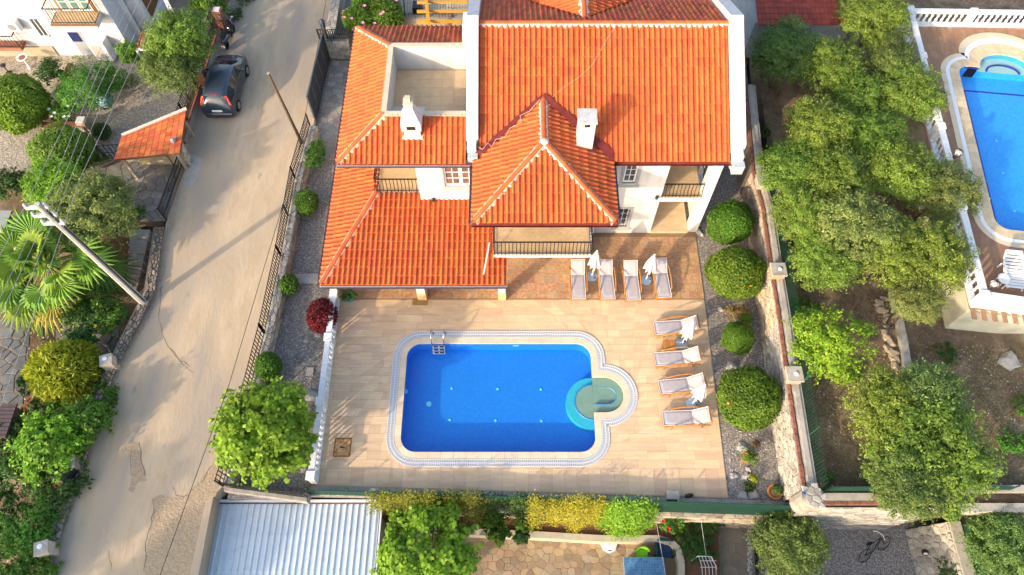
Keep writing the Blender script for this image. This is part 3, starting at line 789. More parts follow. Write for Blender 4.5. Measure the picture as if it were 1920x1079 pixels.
# ---- pool
pool = thing('swimming_pool', 'large rectangular blue swimming pool with curved corner steps in front of the villa', 'pool', (-.5, 10.3, -1.2), world=True)
def mosaic(name, c1, c2, g=.10):
    m = bpy.data.materials.new(name); m.use_nodes = True; n = m.node_tree.nodes; L = m.node_tree.links; b = n['Principled BSDF']; b.inputs['Roughness'].default_value = .3
    geo = n.new('ShaderNodeNewGeometry'); vt = n.new('ShaderNodeTexVoronoi'); vt.distance = 'CHEBYCHEV'; vt.inputs['Randomness'].default_value = 0; vt.inputs['Scale'].default_value = 1 / g; L.new(geo.outputs['Position'], vt.inputs['Vector'])
    wn = n.new('ShaderNodeTexWhiteNoise'); L.new(vt.outputs['Position'], wn.inputs['Vector'])
    mx = n.new('ShaderNodeMix'); mx.data_type = 'RGBA'; mx.inputs[6].default_value = (*c1, 1); mx.inputs[7].default_value = (*c2, 1); L.new(wn.outputs['Value'], mx.inputs[0])
    L.new(mx.outputs[2], b.inputs['Base Color']); return m
MOS = mosaic('pool_blue_mosaic', (.010, .19, .66), (.013, .215, .71))
TURQ = mosaic('step_turquoise_mosaic', (.025, .40, .52), (.035, .44, .56))
STEPS = mat('step_stone', (.17, .29, .225), (.21, .33, .255), 3, .7)
WZ, FZ = -.06, -.75
ol = outline(0); n_ = len(ol)
body = rrect(PX0, PX1, PY0, PY1, PRAD); nb = len(body)
# basin: floor + walls (walls follow the outline; the bump is shallow)
mb = MB(); mb.add([(p[0], p[1], FZ) for p in body], [tuple(range(nb))]); mb.build('pool_floor', MOS, pool)
mb = MB(); vs = [(p[0], p[1], FZ - .01) for p in body] + [(p[0], p[1], -.03) for p in body]
fs = []
for i in range(nb):
    j = (i + 1) % nb
    mx_, my_ = (body[i][0] + body[j][0]) / 2, (body[i][1] + body[j][1]) / 2
    if mx_ > PX1 - .01 and abs(body[i][1] - body[j][1]) > 2:    # the side that opens into the steps
        y0, y1 = body[i][1], body[j][1]; b = len(vs)
        for ya, yb, zt in ((y0, BCY - BR, -.03), (BCY - BR, BCY + BR, -.26), (BCY + BR, y1, -.03)):
            b = len(vs); vs += [(PX1, ya, FZ - .01), (PX1, yb, FZ - .01), (PX1, yb, zt), (PX1, ya, zt)]; fs.append((b, b + 3, b + 2, b + 1))
    else: fs.append((j, i, i + nb, j + nb))
mb.add(vs, fs); mb.build('pool_wall', MOS, pool)
# step bay
bp = bump(0); bp[0] = (PX1, BCY - BR); bp[-1] = (PX1, BCY + BR)
mb = MB(); mb.add([(p[0], p[1], -.26) for p in bp], [tuple(range(len(bp)))]); mb.build('bay_floor', STEPS, pool)
mb = MB(); k = len(bp); mb.add([(p[0], p[1], -.27) for p in bp] + [(p[0], p[1], -.03) for p in bp], [(i + 1, i, i + k, i + 1 + k) for i in range(k - 1)]); mb.build('bay_wall', STEPS, pool)
# upper step: U-shaped bench round the bay
inn = [(PX1 + .02, BCY - .38)] + [(BCX + .12 + .38 * math.cos(R(a)), BCY + .38 * math.sin(R(a))) for a in range(-90, 91, 15)] + [(PX1 + .02, BCY + .38)]
oo = [(PX1 + .02, BCY - BR + .01)] + [(BCX + (BR - .01) * math.cos(R(a)), BCY + (BR - .01) * math.sin(R(a))) for a in range(-90, 91, 15)] + [(PX1 + .02, BCY + BR - .01)]
mb = MB(); k = len(inn); zt = -.13
vs = [(*p, zt) for p in oo] + [(*p, zt) for p in inn] + [(*p, -.259) for p in inn]
mb.add(vs, [(i, i + 1, i + 1 + k, i + k) for i in range(k - 1)] + [(i + k, i + 1 + k, i + 1 + 2 * k, i + 2 * k) for i in range(k - 1)] + [(0, k, 2 * k), (k - 1, 3 * k - 1, 2 * k - 1)])
mb.build('bench_step', STEPS, pool)
mb = MB(); mb.tube([(*p, zt - .015) for p in inn], .022, 5); mb.build('step_edge', MOS, pool)
# half-round steps inside the pool
for nm, r, zt, m_ in (('lower_step', 1.12, -.38, TURQ), ('upper_step', .76, -.28, STEPS)):
    pts = [(PX1 - .003, 10.13 + r)] + [(PX1 - .02 + r * math.cos(R(a)), 10.13 + r * math.sin(R(a))) for a in range(92, 269, 8)] + [(PX1 - .003, 10.13 - r)]
    MB().prism(pts, FZ + .005, zt).build(nm, m_, pool)
    if nm == 'upper_step': MB().tube([(*p, zt) for p in pts], .022, 5).build('step_edge', MOS, pool)
# lights and drains
LENS = mat('turquoise_lens', (.15, .65, .75), None, rough=.3)
for px, py in ((847, 729), (933, 730), (1014, 731), (843, 788), (929, 789), (1015, 790)):
    p = G(px, py, FZ); MB().lathe([(.055, 0), (.055, .03), (.03, .035)], p, 12).build('floor_inlet', LENS, pool)
p = G(804, 758, FZ); MB().lathe([(.115, 0), (.115, .03), (.08, .03), (.08, .02), (.02, .02)], p, 16).build('floor_drain', LENS, pool)
MB().lathe([(.10, 0), (.10, .03), (.04, .04)], (PX0 + .03, 10.6, -.3), 12).build('pool_light', LENS, pool)
q = G(967, 647, -.2); MB().b2((q.x - .13, PY1 - .03, -.28), (q.x + .13, PY1 - .005, -.2)).build('wall_skimmer', LENS, pool)
# water
wm = bpy.data.materials.new('pool_water'); wm.use_nodes = True; n = wm.node_tree.nodes; L = wm.node_tree.links; n.clear()
out = n.new('ShaderNodeOutputMaterial'); tr = n.new('ShaderNodeBsdfTransparent'); tr.inputs[0].default_value = (.97, .99, 1, 1); gl = n.new('ShaderNodeBsdfGlossy'); gl.inputs['Roughness'].default_value = .03
lw_n = n.new('ShaderNodeLayerWeight'); lw_n.inputs['Blend'].default_value = .5; pw_n = n.new('ShaderNodeMath'); pw_n.operation = 'POWER'; pw_n.inputs[1].default_value = 5; fn = n.new('ShaderNodeMath'); fn.operation = 'MULTIPLY_ADD'; fn.inputs[1].default_value = .98; fn.inputs[2].default_value = .02; L.new(lw_n.outputs['Facing'], pw_n.inputs[0]); L.new(pw_n.outputs[0], fn.inputs[0]); ms = n.new('ShaderNodeMixShader'); bu = n.new('ShaderNodeBump'); bu.inputs['Strength'].default_value = .35; bu.inputs['Distance'].default_value = .06
ns = n.new('ShaderNodeTexNoise'); ns.inputs['Scale'].default_value = 2.5; ns.inputs['Detail'].default_value = 3; ge = n.new('ShaderNodeNewGeometry'); L.new(ge.outputs['Position'], ns.inputs['Vector'])
L.new(ns.outputs[0], bu.inputs['Height']); L.new(bu.outputs[0], gl.inputs['Normal']); L.new(bu.outputs[0], lw_n.inputs['Normal']); L.new(fn.outputs[0], ms.inputs[0]); L.new(tr.outputs[0], ms.inputs[1]); L.new(gl.outputs[0], ms.inputs[2]); L.new(ms.outputs[0], out.inputs[0])
MATS['water'] = wm
mb = MB(); P_ = [Vector((*p, 0)) for p in outline(-.002)]
for t in tessellate_polygon([P_]):
    a, b, c = t
    if (P_[b] - P_[a]).cross(P_[c] - P_[a]).z < 0: a, b, c = a, c, b
    mb.add([(P_[i].x, P_[i].y, WZ) for i in (a, b, c)], [(0, 1, 2)])
wo_ = mb.build('pool_water', wm); tag(wo_, kind='structure')
# coping stones
inner = resample(outline(-.015), .46); outer = None
def ring_pieces(d0, d1, step, z0, z1, name, m, parent, gap=.004, shrink=True):
    A = outline(d0, 8); B = outline(d1, 8); n = len(A); acc = 0
    i = 0; pcs = []
    for i in range(n):
        a0, a1, b0, b1 = Vector((*A[i], 0)), Vector((*A[(i + 1) % n], 0)), Vector((*B[i], 0)), Vector((*B[(i + 1) % n], 0))
        k = max(1, round(max((a1 - a0).length, (b1 - b0).length) / step))
        for j in range(k):
            t0, t1 = j / k, (j + 1) / k; pcs.append([a0.lerp(a1, t0), a0.lerp(a1, t1), b0.lerp(b1, t1), b0.lerp(b1, t0)])
    return pcs
def inset_quad(q, g):
    c = sum(q, Vector()) / 4; return [p + (c - p).normalized() * g * 1.4 for p in q]
pcs = ring_pieces(-.02, .25, .5, 0, 0, '', None, None)
# merge short arc pieces pairwise so stones have a plausible size
i = 0
while i < len(pcs):
    q = pcs[i]; grp = [q]
    while i + 1 < len(pcs) and (grp[0][0] - pcs[i + 1][1]).length < .5 and (grp[0][3] - pcs[i + 1][2]).length < .62 and (pcs[i + 1][0] - pcs[i][1]).length < .01: i += 1; grp.append(pcs[i])
    ring_ = [g[0] for g in grp] + [grp[-1][1], grp[-1][2]] + [g[3] for g in reversed(grp)]
    c = sum(ring_, Vector()) / len(ring_)
    MB().prism([p + (c - p) * .012 for p in ring_], -.05, .022 + random.uniform(0, .004)).build('coping_stone', COPE, pool)
    i += 1
# overflow channel: white frame with cross slats over a grey slot
mb = MB(); holed(mb, outline(.56), outline(.24), .006); mb.build('overflow_channel', mat('channel_grey', (.34, .36, .40), None, rough=.6), pool)
for d0, d1 in ((.262, .295), (.40, .445), (.535, .57)):
    A, B = outline(d0), outline(d1); n = len(A); mb = MB()
    vs = [(*p, .032) for p in A] + [(*p, .032) for p in B] + [(*p, .0) for p in A] + [(*p, .0) for p in B]
    fs = []
    for i in range(n): j = (i + 1) % n; fs += [(i, i + n, j + n, j), (i + n, i + 3 * n, j + 3 * n, j + n), (j, j + 2 * n, i + 2 * n, i)]
    mb.add(vs, fs); mb.build('grating_rail', mat('grating_white', (.58, .60, .63), None, rough=.5), pool)
mb = MB()
for q in ring_pieces(.296, .534, .075, 0, 0, '', None, None):
    a0, a1, b1, b0 = q; mb.add([(*p.xy, .026) for p in (a0, a0.lerp(a1, .6), b0.lerp(b1, .6), b0)], [(0, 3, 2, 1)])
mb.build('grating_slats', mat('grating_white', (.58, .60, .63), None, rough=.5), pool, kind='stuff')
# ladder
lad = thing('pool_ladder', 'stainless steel ladder with two curved rails at the far edge of the pool', 'ladder', (-3.3, PY1, 0), world=True)
for px in (811, 834):
    x = G(px, 640, 0).x; ring_ = [(x, PY1 - .13, -.5), (x, PY1 - .13, .45), (x, PY1 - .08, .62), (x, PY1 + .05, .74), (x, PY1 + .2, .76), (x, PY1 + .36, .66), (x, PY1 + .42, .48), (x, PY1 + .42, .01)]
    MB().tube(ring_, .022, 8).build('rail', STEEL, lad, smooth=True)
    MB().lathe([(.06, .004), (.06, .03), (.03, .04)], (x, PY1 + .42, 0), 10).build('rail_flange', STEEL, lad)
xa, xb = G(811, 640, 0).x, G(834, 640, 0).x
for z, yo in ((-.1, 0), (-.28, -.06), (-.46, -.12)):
    td = MB().b2((xa, PY1 - .2 + yo, z), (xb, PY1 - .1 + yo, z + .03)).build('tread', mat('pale_tread', (.55, .6, .6), None, rough=.4), lad)
    for s in (0, 1): MB().b2((xa + .06 + s * .25, PY1 - .185 + yo, z + .031), (xa + .24 + s * .25, PY1 - .115 + yo, z + .036)).build('tread_pad', IRON, td)
# manhole
mh = thing('access_hatch', 'rusty square steel hatch cover in the pool terrace paving', 'hatch', G(641, 840, 0), world=True)
a, b = G(624, 857, 0), G(660, 822, 0)
RUST = mat('rust', (.36, .15, .03), (.22, .08, .02), 14, .9); RUSTP = mat('rusty_plate', (.50, .33, .18), (.42, .22, .08), 4, .85, c3=(.30, .12, .03), s3=5, t3=(.52, .66))
MB().b2((a.x + .05, a.y + .05, .008), (b.x - .05, b.y - .05, .018)).build('cover', RUSTP, mh)
f = MB()
for p, q in (((a.x, a.y), (b.x, a.y + .045)), ((a.x, b.y - .045), (b.x, b.y)), ((a.x, a.y + .046), (a.x + .045, b.y - .046)), ((b.x - .045, a.y + .046), (b.x, b.y - .046))): f.b2((*p, .004), (*q, .024))
f.build('frame', RUST, mh); c_ = (a + b) / 2; MB().b2((c_.x - .09, c_.y - .02, .019), (c_.x + .09, c_.y + .02, .03)).build('handle', IRON, mh)

# ================================================================ sun loungers
def make_lounger():
    t = thing('sun_lounger', '', 'sun lounger')
    W_, Lg = .66, 1.95; zs = .30
    # local: head towards +y, foot at -y
    for s in (-1, 1):
        x = s * W_ / 2
        MB().tube([(x, -.92, zs - .02), (x, -.3, zs - .03), (x, .25, zs - .02), (x, .95, zs - .05)], .03, 6).build('side_rail', WOOD, t)
        MB().tube([(x + s * .03, -.62, .02), (x + s * .03, -.62, zs + .0), (x + s * .04, -.5, zs + .12), (x + s * .05, -.1, zs + .24), (x + s * .05, .35, zs + .26), (x + s * .04, .52, zs + .22)], .028, 6).build('armrest', WOOD, t)
        MB().tube([(x + s * .03, .48, zs + .24), (x + s * .03, .62, .02)], .028, 6).build('leg', WOOD, t)
        MB().tube([(x, -.85, zs - .02), (x, -.9, .02)], .028, 6).build('leg', WOOD, t)
    MB().b2((-W_ / 2, -.99, zs - .06), (W_ / 2, -.94, zs + .03)).build('foot_rail', WOOD, t)
    fr = MB()
    for i in range(9): fr.b2((-W_ / 2, -.88 + i * .13, zs - .025), (W_ / 2, -.80 + i * .13, zs - .005))
    fr.build('slats', WOOD, t)
    # seat cushion and raised back cushion, with a light piping
    th = .06
    def cushion(name, a, b, sag):
        ny, nx = 8, 6; vs = []; fs = []; d = Vector(b) - Vector(a); up = Vector((0, -d.z, d.y)).normalized()
        for k in (0, 1):
            for j in range(ny + 1):
                for i in range(nx + 1):
                    p = Vector(a) + d * (j / ny); e = min(j, ny - j, i, nx - i); pz_ = th * (1 if e else .55) * k + sag * math.sin(PI * j / ny) * k
                    vs.append(p + Vector(((i / nx - .5) * (W_ - .06), 0, 0)) + up * pz_)
        o = (ny + 1) * (nx + 1)
        for j in range(ny):
            for i in range(nx):
                q = j * (nx + 1) + i; fs.append((q + o, q + 1 + o, q + nx + 2 + o, q + nx + 1 + o))
        for i in range(nx): fs.append((i, i + 1, i + 1 + o, i + o)); q = ny * (nx + 1) + i; fs.append((q + 1, q, q + o, q + 1 + o))
        for j in range(ny): q = j * (nx + 1); fs.append((q + nx + 1, q, q + o, q + nx + 1 + o)); q += nx; fs.append((q, q + nx + 1, q + nx + 1 + o, q + o))
        c = MB().add(vs, fs).build(name, BLUEGLZ, t, smooth=False)
        hw = (W_ - .06) / 2; A = Vector(a) + up * .05; B = Vector(b) + up * .05
        MB().tube([A + Vector((-hw, 0, 0)), B + Vector((-hw, 0, 0)), B + Vector((hw, 0, 0)), A + Vector((hw, 0, 0)), A + Vector((-hw, 0, 0))], .016, 5).build('piping', mat('cream_piping', (.62, .55, .53), None, rough=.9), c)
        return c
    cushion('seat_cushion', (0, -.97, zs), (0, .29, zs), .012)
    cushion('back_cushion', (0, .30, zs + .005), (0, .86, zs + .42), .02)
    MB().beam((-W_ / 2, .89, zs + .43), (W_ / 2, .89, zs + .43), .05, .05).build('back_rail', WOOD, t)
    for s in (-1, 1): MB().tube([(s * (W_ / 2 - .02), .31, zs - .02), (s * (W_ / 2 - .02), .89, zs + .42)], .024, 5).build('back_frame', WOOD, t)
    MB().tube([(-.2, .8, zs + .34), (-.2, .72, zs - .04)], .018, 5).tube([(.2, .8, zs + .34), (.2, .72, zs - .04)], .018, 5).tube([(-.2, .72, zs - .03), (.2, .72, zs - .03)], .018, 5).build('back_prop', WOOD, t)
    return t
lg_ = make_lounger()
specs = [(1084, 526, 0, 'leftmost cushioned wooden sun lounger of the row below the balcony'),
         (1137, 526, 2, 'sun lounger right of the first closed parasol on the patio'),
         (1184, 528, 2, 'sun lounger left of the second closed parasol on the patio'),
         (1240, 523, 4, 'rightmost sun lounger of the patio row, half shaded by a parasol'),
         (1268, 614, -86, 'far sun lounger at the terrace edge, behind a closed parasol and small table'),
         (1270, 672, -86, 'sun lounger in front of the small wooden side table'),
         (1279, 723, -84, 'sun lounger beside the nearer closed parasol at the terrace edge'),
         (1287, 784, -88, 'nearest sun lounger at the terrace edge, below the nearer parasol')]
for i, (px, py, a, lb) in enumerate(specs):
    p = G(px, py, .3); p.z = .008
    if i == 0: lg_.location = p; lg_.rotation_euler = (0, 0, R(a)); tag(lg_, lb, None, 'wooden sun loungers round the pool')
    else: copy_tree(lg_, p, R(a), lb, 'wooden sun loungers round the pool')
# parasols
CAN = mat('parasol_canvas', (.58, .54, .53), (.50, .47, .47), 5, .95)
BASEB = mat('parasol_base_plastic', (.42, .55, .66), (.38, .50, .60), 6, .5)
def make_parasol():
    t = thing('closed_parasol', '', 'parasol')
    MB().tube([(0, 0, .1), (0, 0, 2.1)], .02, 8).build('pole', WPLAST, t)
    n = 24; lv = [(.04, 2.22), (.09, 2.0), (.15, 1.7), (.20, 1.4), (.23, 1.16), (.235, 1.06)]; vs = []; fs = []
    for li, (r, z) in enumerate(lv):
        for k in range(n):
            a = 2 * PI * k / n; rr_ = r * (1 + (.30 if k % 3 == 0 else (-.22 if k % 3 == 1 else -.05)) * min(1, li / 2.5)); vs.append((rr_ * math.cos(a), rr_ * math.sin(a), z + (.05 if (k % 3 == 1 and li == 5) else (-.05 if (k % 3 == 0 and li == 5) else 0))))
    for i in range(len(lv) - 1):
        for k in range(n): q = (k + 1) % n; fs.append((i * n + q, i * n + k, (i + 1) * n + k, (i + 1) * n + q))
    fs.append(tuple(range(n))); 
    MB().add(vs, fs).build('canopy', CAN, t)
    MB().lathe([(.03, 2.2), (.035, 2.26), (.01, 2.31)], (0, 0, 0), 8).build('finial', WPLAST, t)
    b = MB().lathe([(.27, 0), (.28, .03), (.26, .07), (.1, .10), (.05, .11), (.045, .3), (.03, .3)], (0, 0, 0), 8).build('base', BASEB, t)
    MB().lathe([(.035, .075), (.035, .10), (.01, .1)], (.12, -.12, 0), 8).build('filler_cap', mat('navy_cap', (.02, .04, .12), None), b)
    return t
ps_ = make_parasol()
for i, (px, py, rz, tilt, lb) in enumerate([(1110, 519, 0, (0, 0), 'closed white parasol between the first two patio sun loungers'), (1211, 526, 40, (0, 0), 'closed white parasol between the last two patio sun loungers'),
                                      (1278, 646, 80, (-.10, .02), 'closed white parasol next to the small wooden side table'), (1298, 758, 20, (-.20, .02), 'closed white parasol nearest the camera, above the last sun lounger')]):
    p = G(px, py, 0); p.z = .008
    if i == 0: ps_.location = p; tag(ps_, lb, None, 'closed white parasols'); o = ps_
    else: o = copy_tree(ps_, p, R(rz), lb, 'closed white parasols')
st = thing('side_table', 'small square wooden side table between two sun loungers at the terrace edge', 'table', G(1255, 647, .4) * Vector((1, 1, 0)))
for i in range(5): MB().b2((-.25 + i * .1, -.25, .38), (-.155 + i * .1, .25, .41)).build('table_slat', WOOD, st)
for sx in (-1, 1):
    for sy in (-1, 1): MB().b2((sx * .22 - .02, sy * .22 - .02, 0.008), (sx * .22 + .02, sy * .22 + .02, .38)).build('leg', WOOD, st)

# ================================================================ white balustrades
BAL = mat('balustrade_white', (.76, .77, .78), (.66, .67, .68), 5, .7, .2, 40)
def bal_mesh(h, r):
    pr = [(r * .9, 0), (r * .9, .05 * h), (r * .5, .10 * h), (r * .95, .28 * h), (r * 1.0, .36 * h), (r * .5, .50 * h), (r * .95, .64 * h), (r * 1.0, .72 * h), (r * .5, .90 * h), (r * .9, .95 * h), (r * .9, h)]
    me = MB().lathe(pr, (0, 0, 0), 10).mesh('baluster', True); me.materials.append(BAL); return me
def balustrade(label, a, b, n, h=.85, posts=(), wd=.2, z=0, cat='balustrade', pr=.17):
    a = Vector(a); b = Vector(b); t = thing('balustrade', label, cat, a, world=True)
    up = Vector((0, 0, 1)); dv = b - a
    MB().beam(a + up * .06, b + up * .06, wd, .12).build('base_rail', BAL, t)
    MB().beam(a + up * (h - .05), b + up * (h - .05), wd + .03, .1).build('top_rail', BAL, t)
    me = bal_mesh(h - .22, .07)
    for i in range(n):
        q = (i + .5) / n
        if any(abs(q - s) * dv.length < pr + .03 for s in posts): continue
        addmesh('baluster', me, BAL, t, mw=Matrix.Translation(a + dv * q + up * .12))
    ang = math.atan2(dv.y, dv.x)
    for s in posts:
        p = a + dv * s; MB().box(p + up * (h / 2 + .005), (pr * 1.6, pr * 1.6, h - .08), ang).box(p + up * (h + .02), (pr * 2, pr * 2, .08), ang).build('post', BAL, t)
    return t
ba, bb_ = G(640, 562, 0), G(594, 906, 0)
balustrade('white concrete balustrade along the left edge of the pool terrace', ba + Vector((-.15, -.05, 0)), bb_ + Vector((-.05, 0, 0)), 34, posts=(.02, .27, .62, .99))
# ================================================================ plant builders
def leaves_mesh(name, ctr, nrm, ax, ll, lw, m):
    """diamond leaves: centres (n,3), normals, long axes"""
    n = len(ctr); ax = ax - nrm * (ax * nrm).sum(1)[:, None]; ax /= np.linalg.norm(ax, axis=1)[:, None] + 1e-9
    sd = np.cross(nrm, ax); s = rng.uniform(.7, 1.3, (n, 1))
    V = np.empty((n, 4, 3)); V[:, 0] = ctr - ax * ll * .5 * s; V[:, 1] = ctr + sd * lw * .5 * s + nrm * lw * .12; V[:, 2] = ctr + ax * ll * .5 * s; V[:, 3] = ctr - sd * lw * .5 * s + nrm * lw * .12
    me = np_mesh(name, V.reshape(-1, 3), np.arange(4 * n).reshape(n, 4)); me.materials.append(m); return me
def unit(v): return v / (np.linalg.norm(v, axis=1)[:, None] + 1e-9)
def rdir(n): return unit(rng.normal(size=(n, 3)))
def crown_mesh(name, m, rad, ncl, rc, nl, ll, lw, hollow=.45, zmin=-.55, spike=0.0, up=.5, cut=None):
    """crown of leaf clumps; rad=(rx,ry,rz)"""
    rad = np.array(rad); c = rdir(ncl * 3); c = c[c[:, 2] > zmin][:ncl]; ncl = len(c)
    f = rng.uniform(hollow ** 2, 1, (ncl, 1)) ** .5; lump = 1 + .18 * np.sin(c[:, :1] * 5 + rng.uniform(0, 6)) * np.cos(c[:, 1:2] * 4 + rng.uniform(0, 6))
    c = c * f * lump * (rad - rc * .6); crs = rc * rng.uniform(.6, 1.3, ncl)
    k = rng.integers(0, ncl, nl); dd = rdir(nl); dd[:, 2] = np.abs(dd[:, 2]) * .85 + dd[:, 2] * .15; dd = unit(dd)
    rr = rng.uniform(.25, 1, (nl, 1)) ** .5 * crs[k][:, None]; p = c[k] + dd * rr * np.array([1, 1, .8])
    ns_ = int(nl * .22); tw = max(12, ns_ // 14); td = unit(rdir(tw) * np.array([1, 1, .7]) + np.array([0, 0, .25])); ki = rng.integers(0, tw, ns_)      # loose shoots breaking the outline
    p[:ns_] = td[ki] * rad * (rng.uniform(.72, 1.16, (tw, 1))[ki] * (.78 + .22 * rng.uniform(0, 1, (ns_, 1)))) + rng.normal(0, rc * .16, (ns_, 3))
    out = unit(p / rad)
    nrm = unit(dd * .7 + out * .4 + rdir(nl) * .55 + np.array([0, 0, up])); ax = unit(out * (.5 + spike) + rdir(nl))
    return leaves_mesh(name, p, nrm, ax, ll, lw, m)
def ball_mesh(name, m, rad, nl, ll, lw, rough=.08, lumps=0, spike=0.0, zmin=-.75):
    """clipped shrub: leaves on the skin of a ball"""
    rad = np.array(rad); d = rdir(int(nl * 1.4)); d = d[d[:, 2] > zmin][:nl]; n = len(d)
    s = 1 - np.abs(rng.normal(0, rough, (n, 1))) + rng.uniform(-.02, .04, (n, 1))
    if lumps:
        lc = rdir(lumps); q = d @ lc.T; s = s + .16 * (np.exp((q.max(1) - 1) * 22))[:, None] - .10
    p = d * rad * s; nrm = unit(d * (.9 - spike * .8) + rdir(n) * .6 + np.array([0, 0, .25])); ax = unit(rdir(n) + d * (.35 + 2.2 * spike))
    return leaves_mesh(name, p, nrm, ax, ll, lw, m)
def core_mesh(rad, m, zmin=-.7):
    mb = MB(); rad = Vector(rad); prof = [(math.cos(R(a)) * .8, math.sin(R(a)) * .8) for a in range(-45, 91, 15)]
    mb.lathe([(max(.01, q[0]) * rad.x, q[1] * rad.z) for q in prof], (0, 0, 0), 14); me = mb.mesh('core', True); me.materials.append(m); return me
L_OLIVE = leafmat('olive_leaf', (.11, .19, .022), (.235, .325, .05), (.33, .36, .11))
L_OLIVED = leafmat('dark_olive_leaf', (.07, .14, .028), (.17, .25, .062), (.26, .31, .12))
L_OLIVEG = leafmat('silver_olive_leaf', (.13, .20, .045), (.24, .31, .085), (.33, .36, .16))
L_CITRUS = leafmat('citrus_leaf', (.045, .12, .01), (.13, .25, .02), (.20, .30, .05))
L_LIME = leafmat('lime_leaf', (.09, .25, .012), (.20, .39, .03), (.30, .45, .06))
L_YELLOW = leafmat('golden_conifer_leaf', (.18, .25, .01), (.38, .42, .03), (.46, .46, .06))
L_THUJA = leafmat('thuja_leaf', (.10, .19, .015), (.26, .36, .03))
L_GREEN = leafmat('garden_leaf', (.05, .15, .015), (.13, .28, .03), (.22, .34, .06))
L_DARK = leafmat('dark_leaf', (.03, .085, .015), (.07, .15, .03))  # deep green foliage colour
L_RED = leafmat('red_barberry_leaf', (.10, .01, .016), (.21, .022, .03), (.30, .06, .045))
L_VINE = leafmat('golden_vine_leaf', (.24, .26, .015), (.42, .38, .03), (.5, .32, .04))
L_BROWN = leafmat('dry_leaf', (.20, .14, .05), (.32, .24, .08), (.4, .3, .12))
CORE = mat('inner_shade_green', (.03, .045, .012), (.02, .03, .01), 6, .95)  # solid core colour standing in for the shade inside a crown
def trunk_mb(h, r, crown_r, n=5, seed=0, lean=(0, 0), rz=1.0):
    rd = random.Random(seed); mb = MB(); top = Vector((lean[0], lean[1], h))
    pts = [Vector((0, 0, -.15)), Vector((rd.uniform(-.05, .05), rd.uniform(-.05, .05), h * .4)), top * .75 + Vector((0, 0, h * .02)), top]
    mb.tube(pts, [r * 1.25, r, r * .8, r * .6], 8)
    for i in range(n):
        a = 2 * PI * i / n + rd.uniform(-.4, .4); e = crown_r * rd.uniform(.6, .9); st_ = top * rd.uniform(.6, .95)
        m_ = st_ + Vector((math.cos(a) * e * .5, math.sin(a) * e * .5, crown_r * rz * .35)); en = st_ + Vector((math.cos(a) * e, math.sin(a) * e, crown_r * rz * rd.uniform(.5, .8)))
        mb.tube([st_, m_, en], [r * .55, r * .35, r * .12], 6)
    return mb
def plant(name, label, cat, px, py, bz, crown, trunk=None, zc=None, sc_=1.0, rz=0, group=None, core=None, crown_name='crown', zs=None, mtrunk=None, extra=None):
    """crown: mesh centred on its own origin; zc: height of the crown centre above the ground bz"""
    p = G(px, py, bz + zc); t = thing(name, label, cat, (p.x, p.y, bz), group=group)
    M = Matrix.Translation((0, 0, zc)) @ Matrix.Rotation(rz, 4, 'Z') @ Matrix.Diagonal((sc_, sc_, (zs or 1) * sc_, 1))
    c = addmesh(crown_name, crown, None, t, mw=M)
    if core: addmesh('shade_core', core, None, t, mw=M)  # dark solid ball painted as the shade behind the leaves
    if trunk is not None: trunk.build('trunk', mtrunk or BARK, t, smooth=True)
    if extra: extra(t, zc)
    return t
# Voronoi stones -------------------------------------------------
def voronoi(region, su, sv, jit=.42, seed=3, limit=None):
    """region: convex polygon (ccw) in u,v -> list of convex cells"""
    rd = random.Random(seed); us = [p[0] for p in region]; vs = [p[1] for p in region]; pts = []
    nu = int((max(us) - min(us)) / su) + 3; nv = int((max(vs) - min(vs)) / sv) + 3; grid = {}
    for j in range(nv):
        for i in range(nu):
            p = (min(us) + (i - 1 + .5 * (j % 2) + rd.uniform(-jit, jit)) * su, min(vs) + (j - 1 + .5 + rd.uniform(-jit, jit)) * sv); grid[(i, j)] = p
    cells = []
    asp = su / sv
    for (i, j), p in grid.items():
        c = [(p[0] - 2 * su, p[1] - 2 * sv), (p[0] + 2 * su, p[1] - 2 * sv), (p[0] + 2 * su, p[1] + 2 * sv), (p[0] - 2 * su, p[1] + 2 * sv)]
        for dj in (-2, -1, 0, 1, 2):
            for di in (-2, -1, 0, 1, 2):
                q = grid.get((i + di, j + dj))
                if q is None or q is p: continue
                mx_, my_ = (p[0] + q[0]) / 2, (p[1] + q[1]) / 2; nx, ny = (q[0] - p[0]), (q[1] - p[1]) * asp * asp
                c = clip_half(c, (mx_, my_), (mx_ - ny, my_ + nx))
                if len(c) < 3: break
            if len(c) < 3: break
        if len(c) >= 3:
            c = clip_in(c, region)
            if len(c) >= 3 and abs(area2(c)) > su * sv * .12: cells.append(c)
    return cells
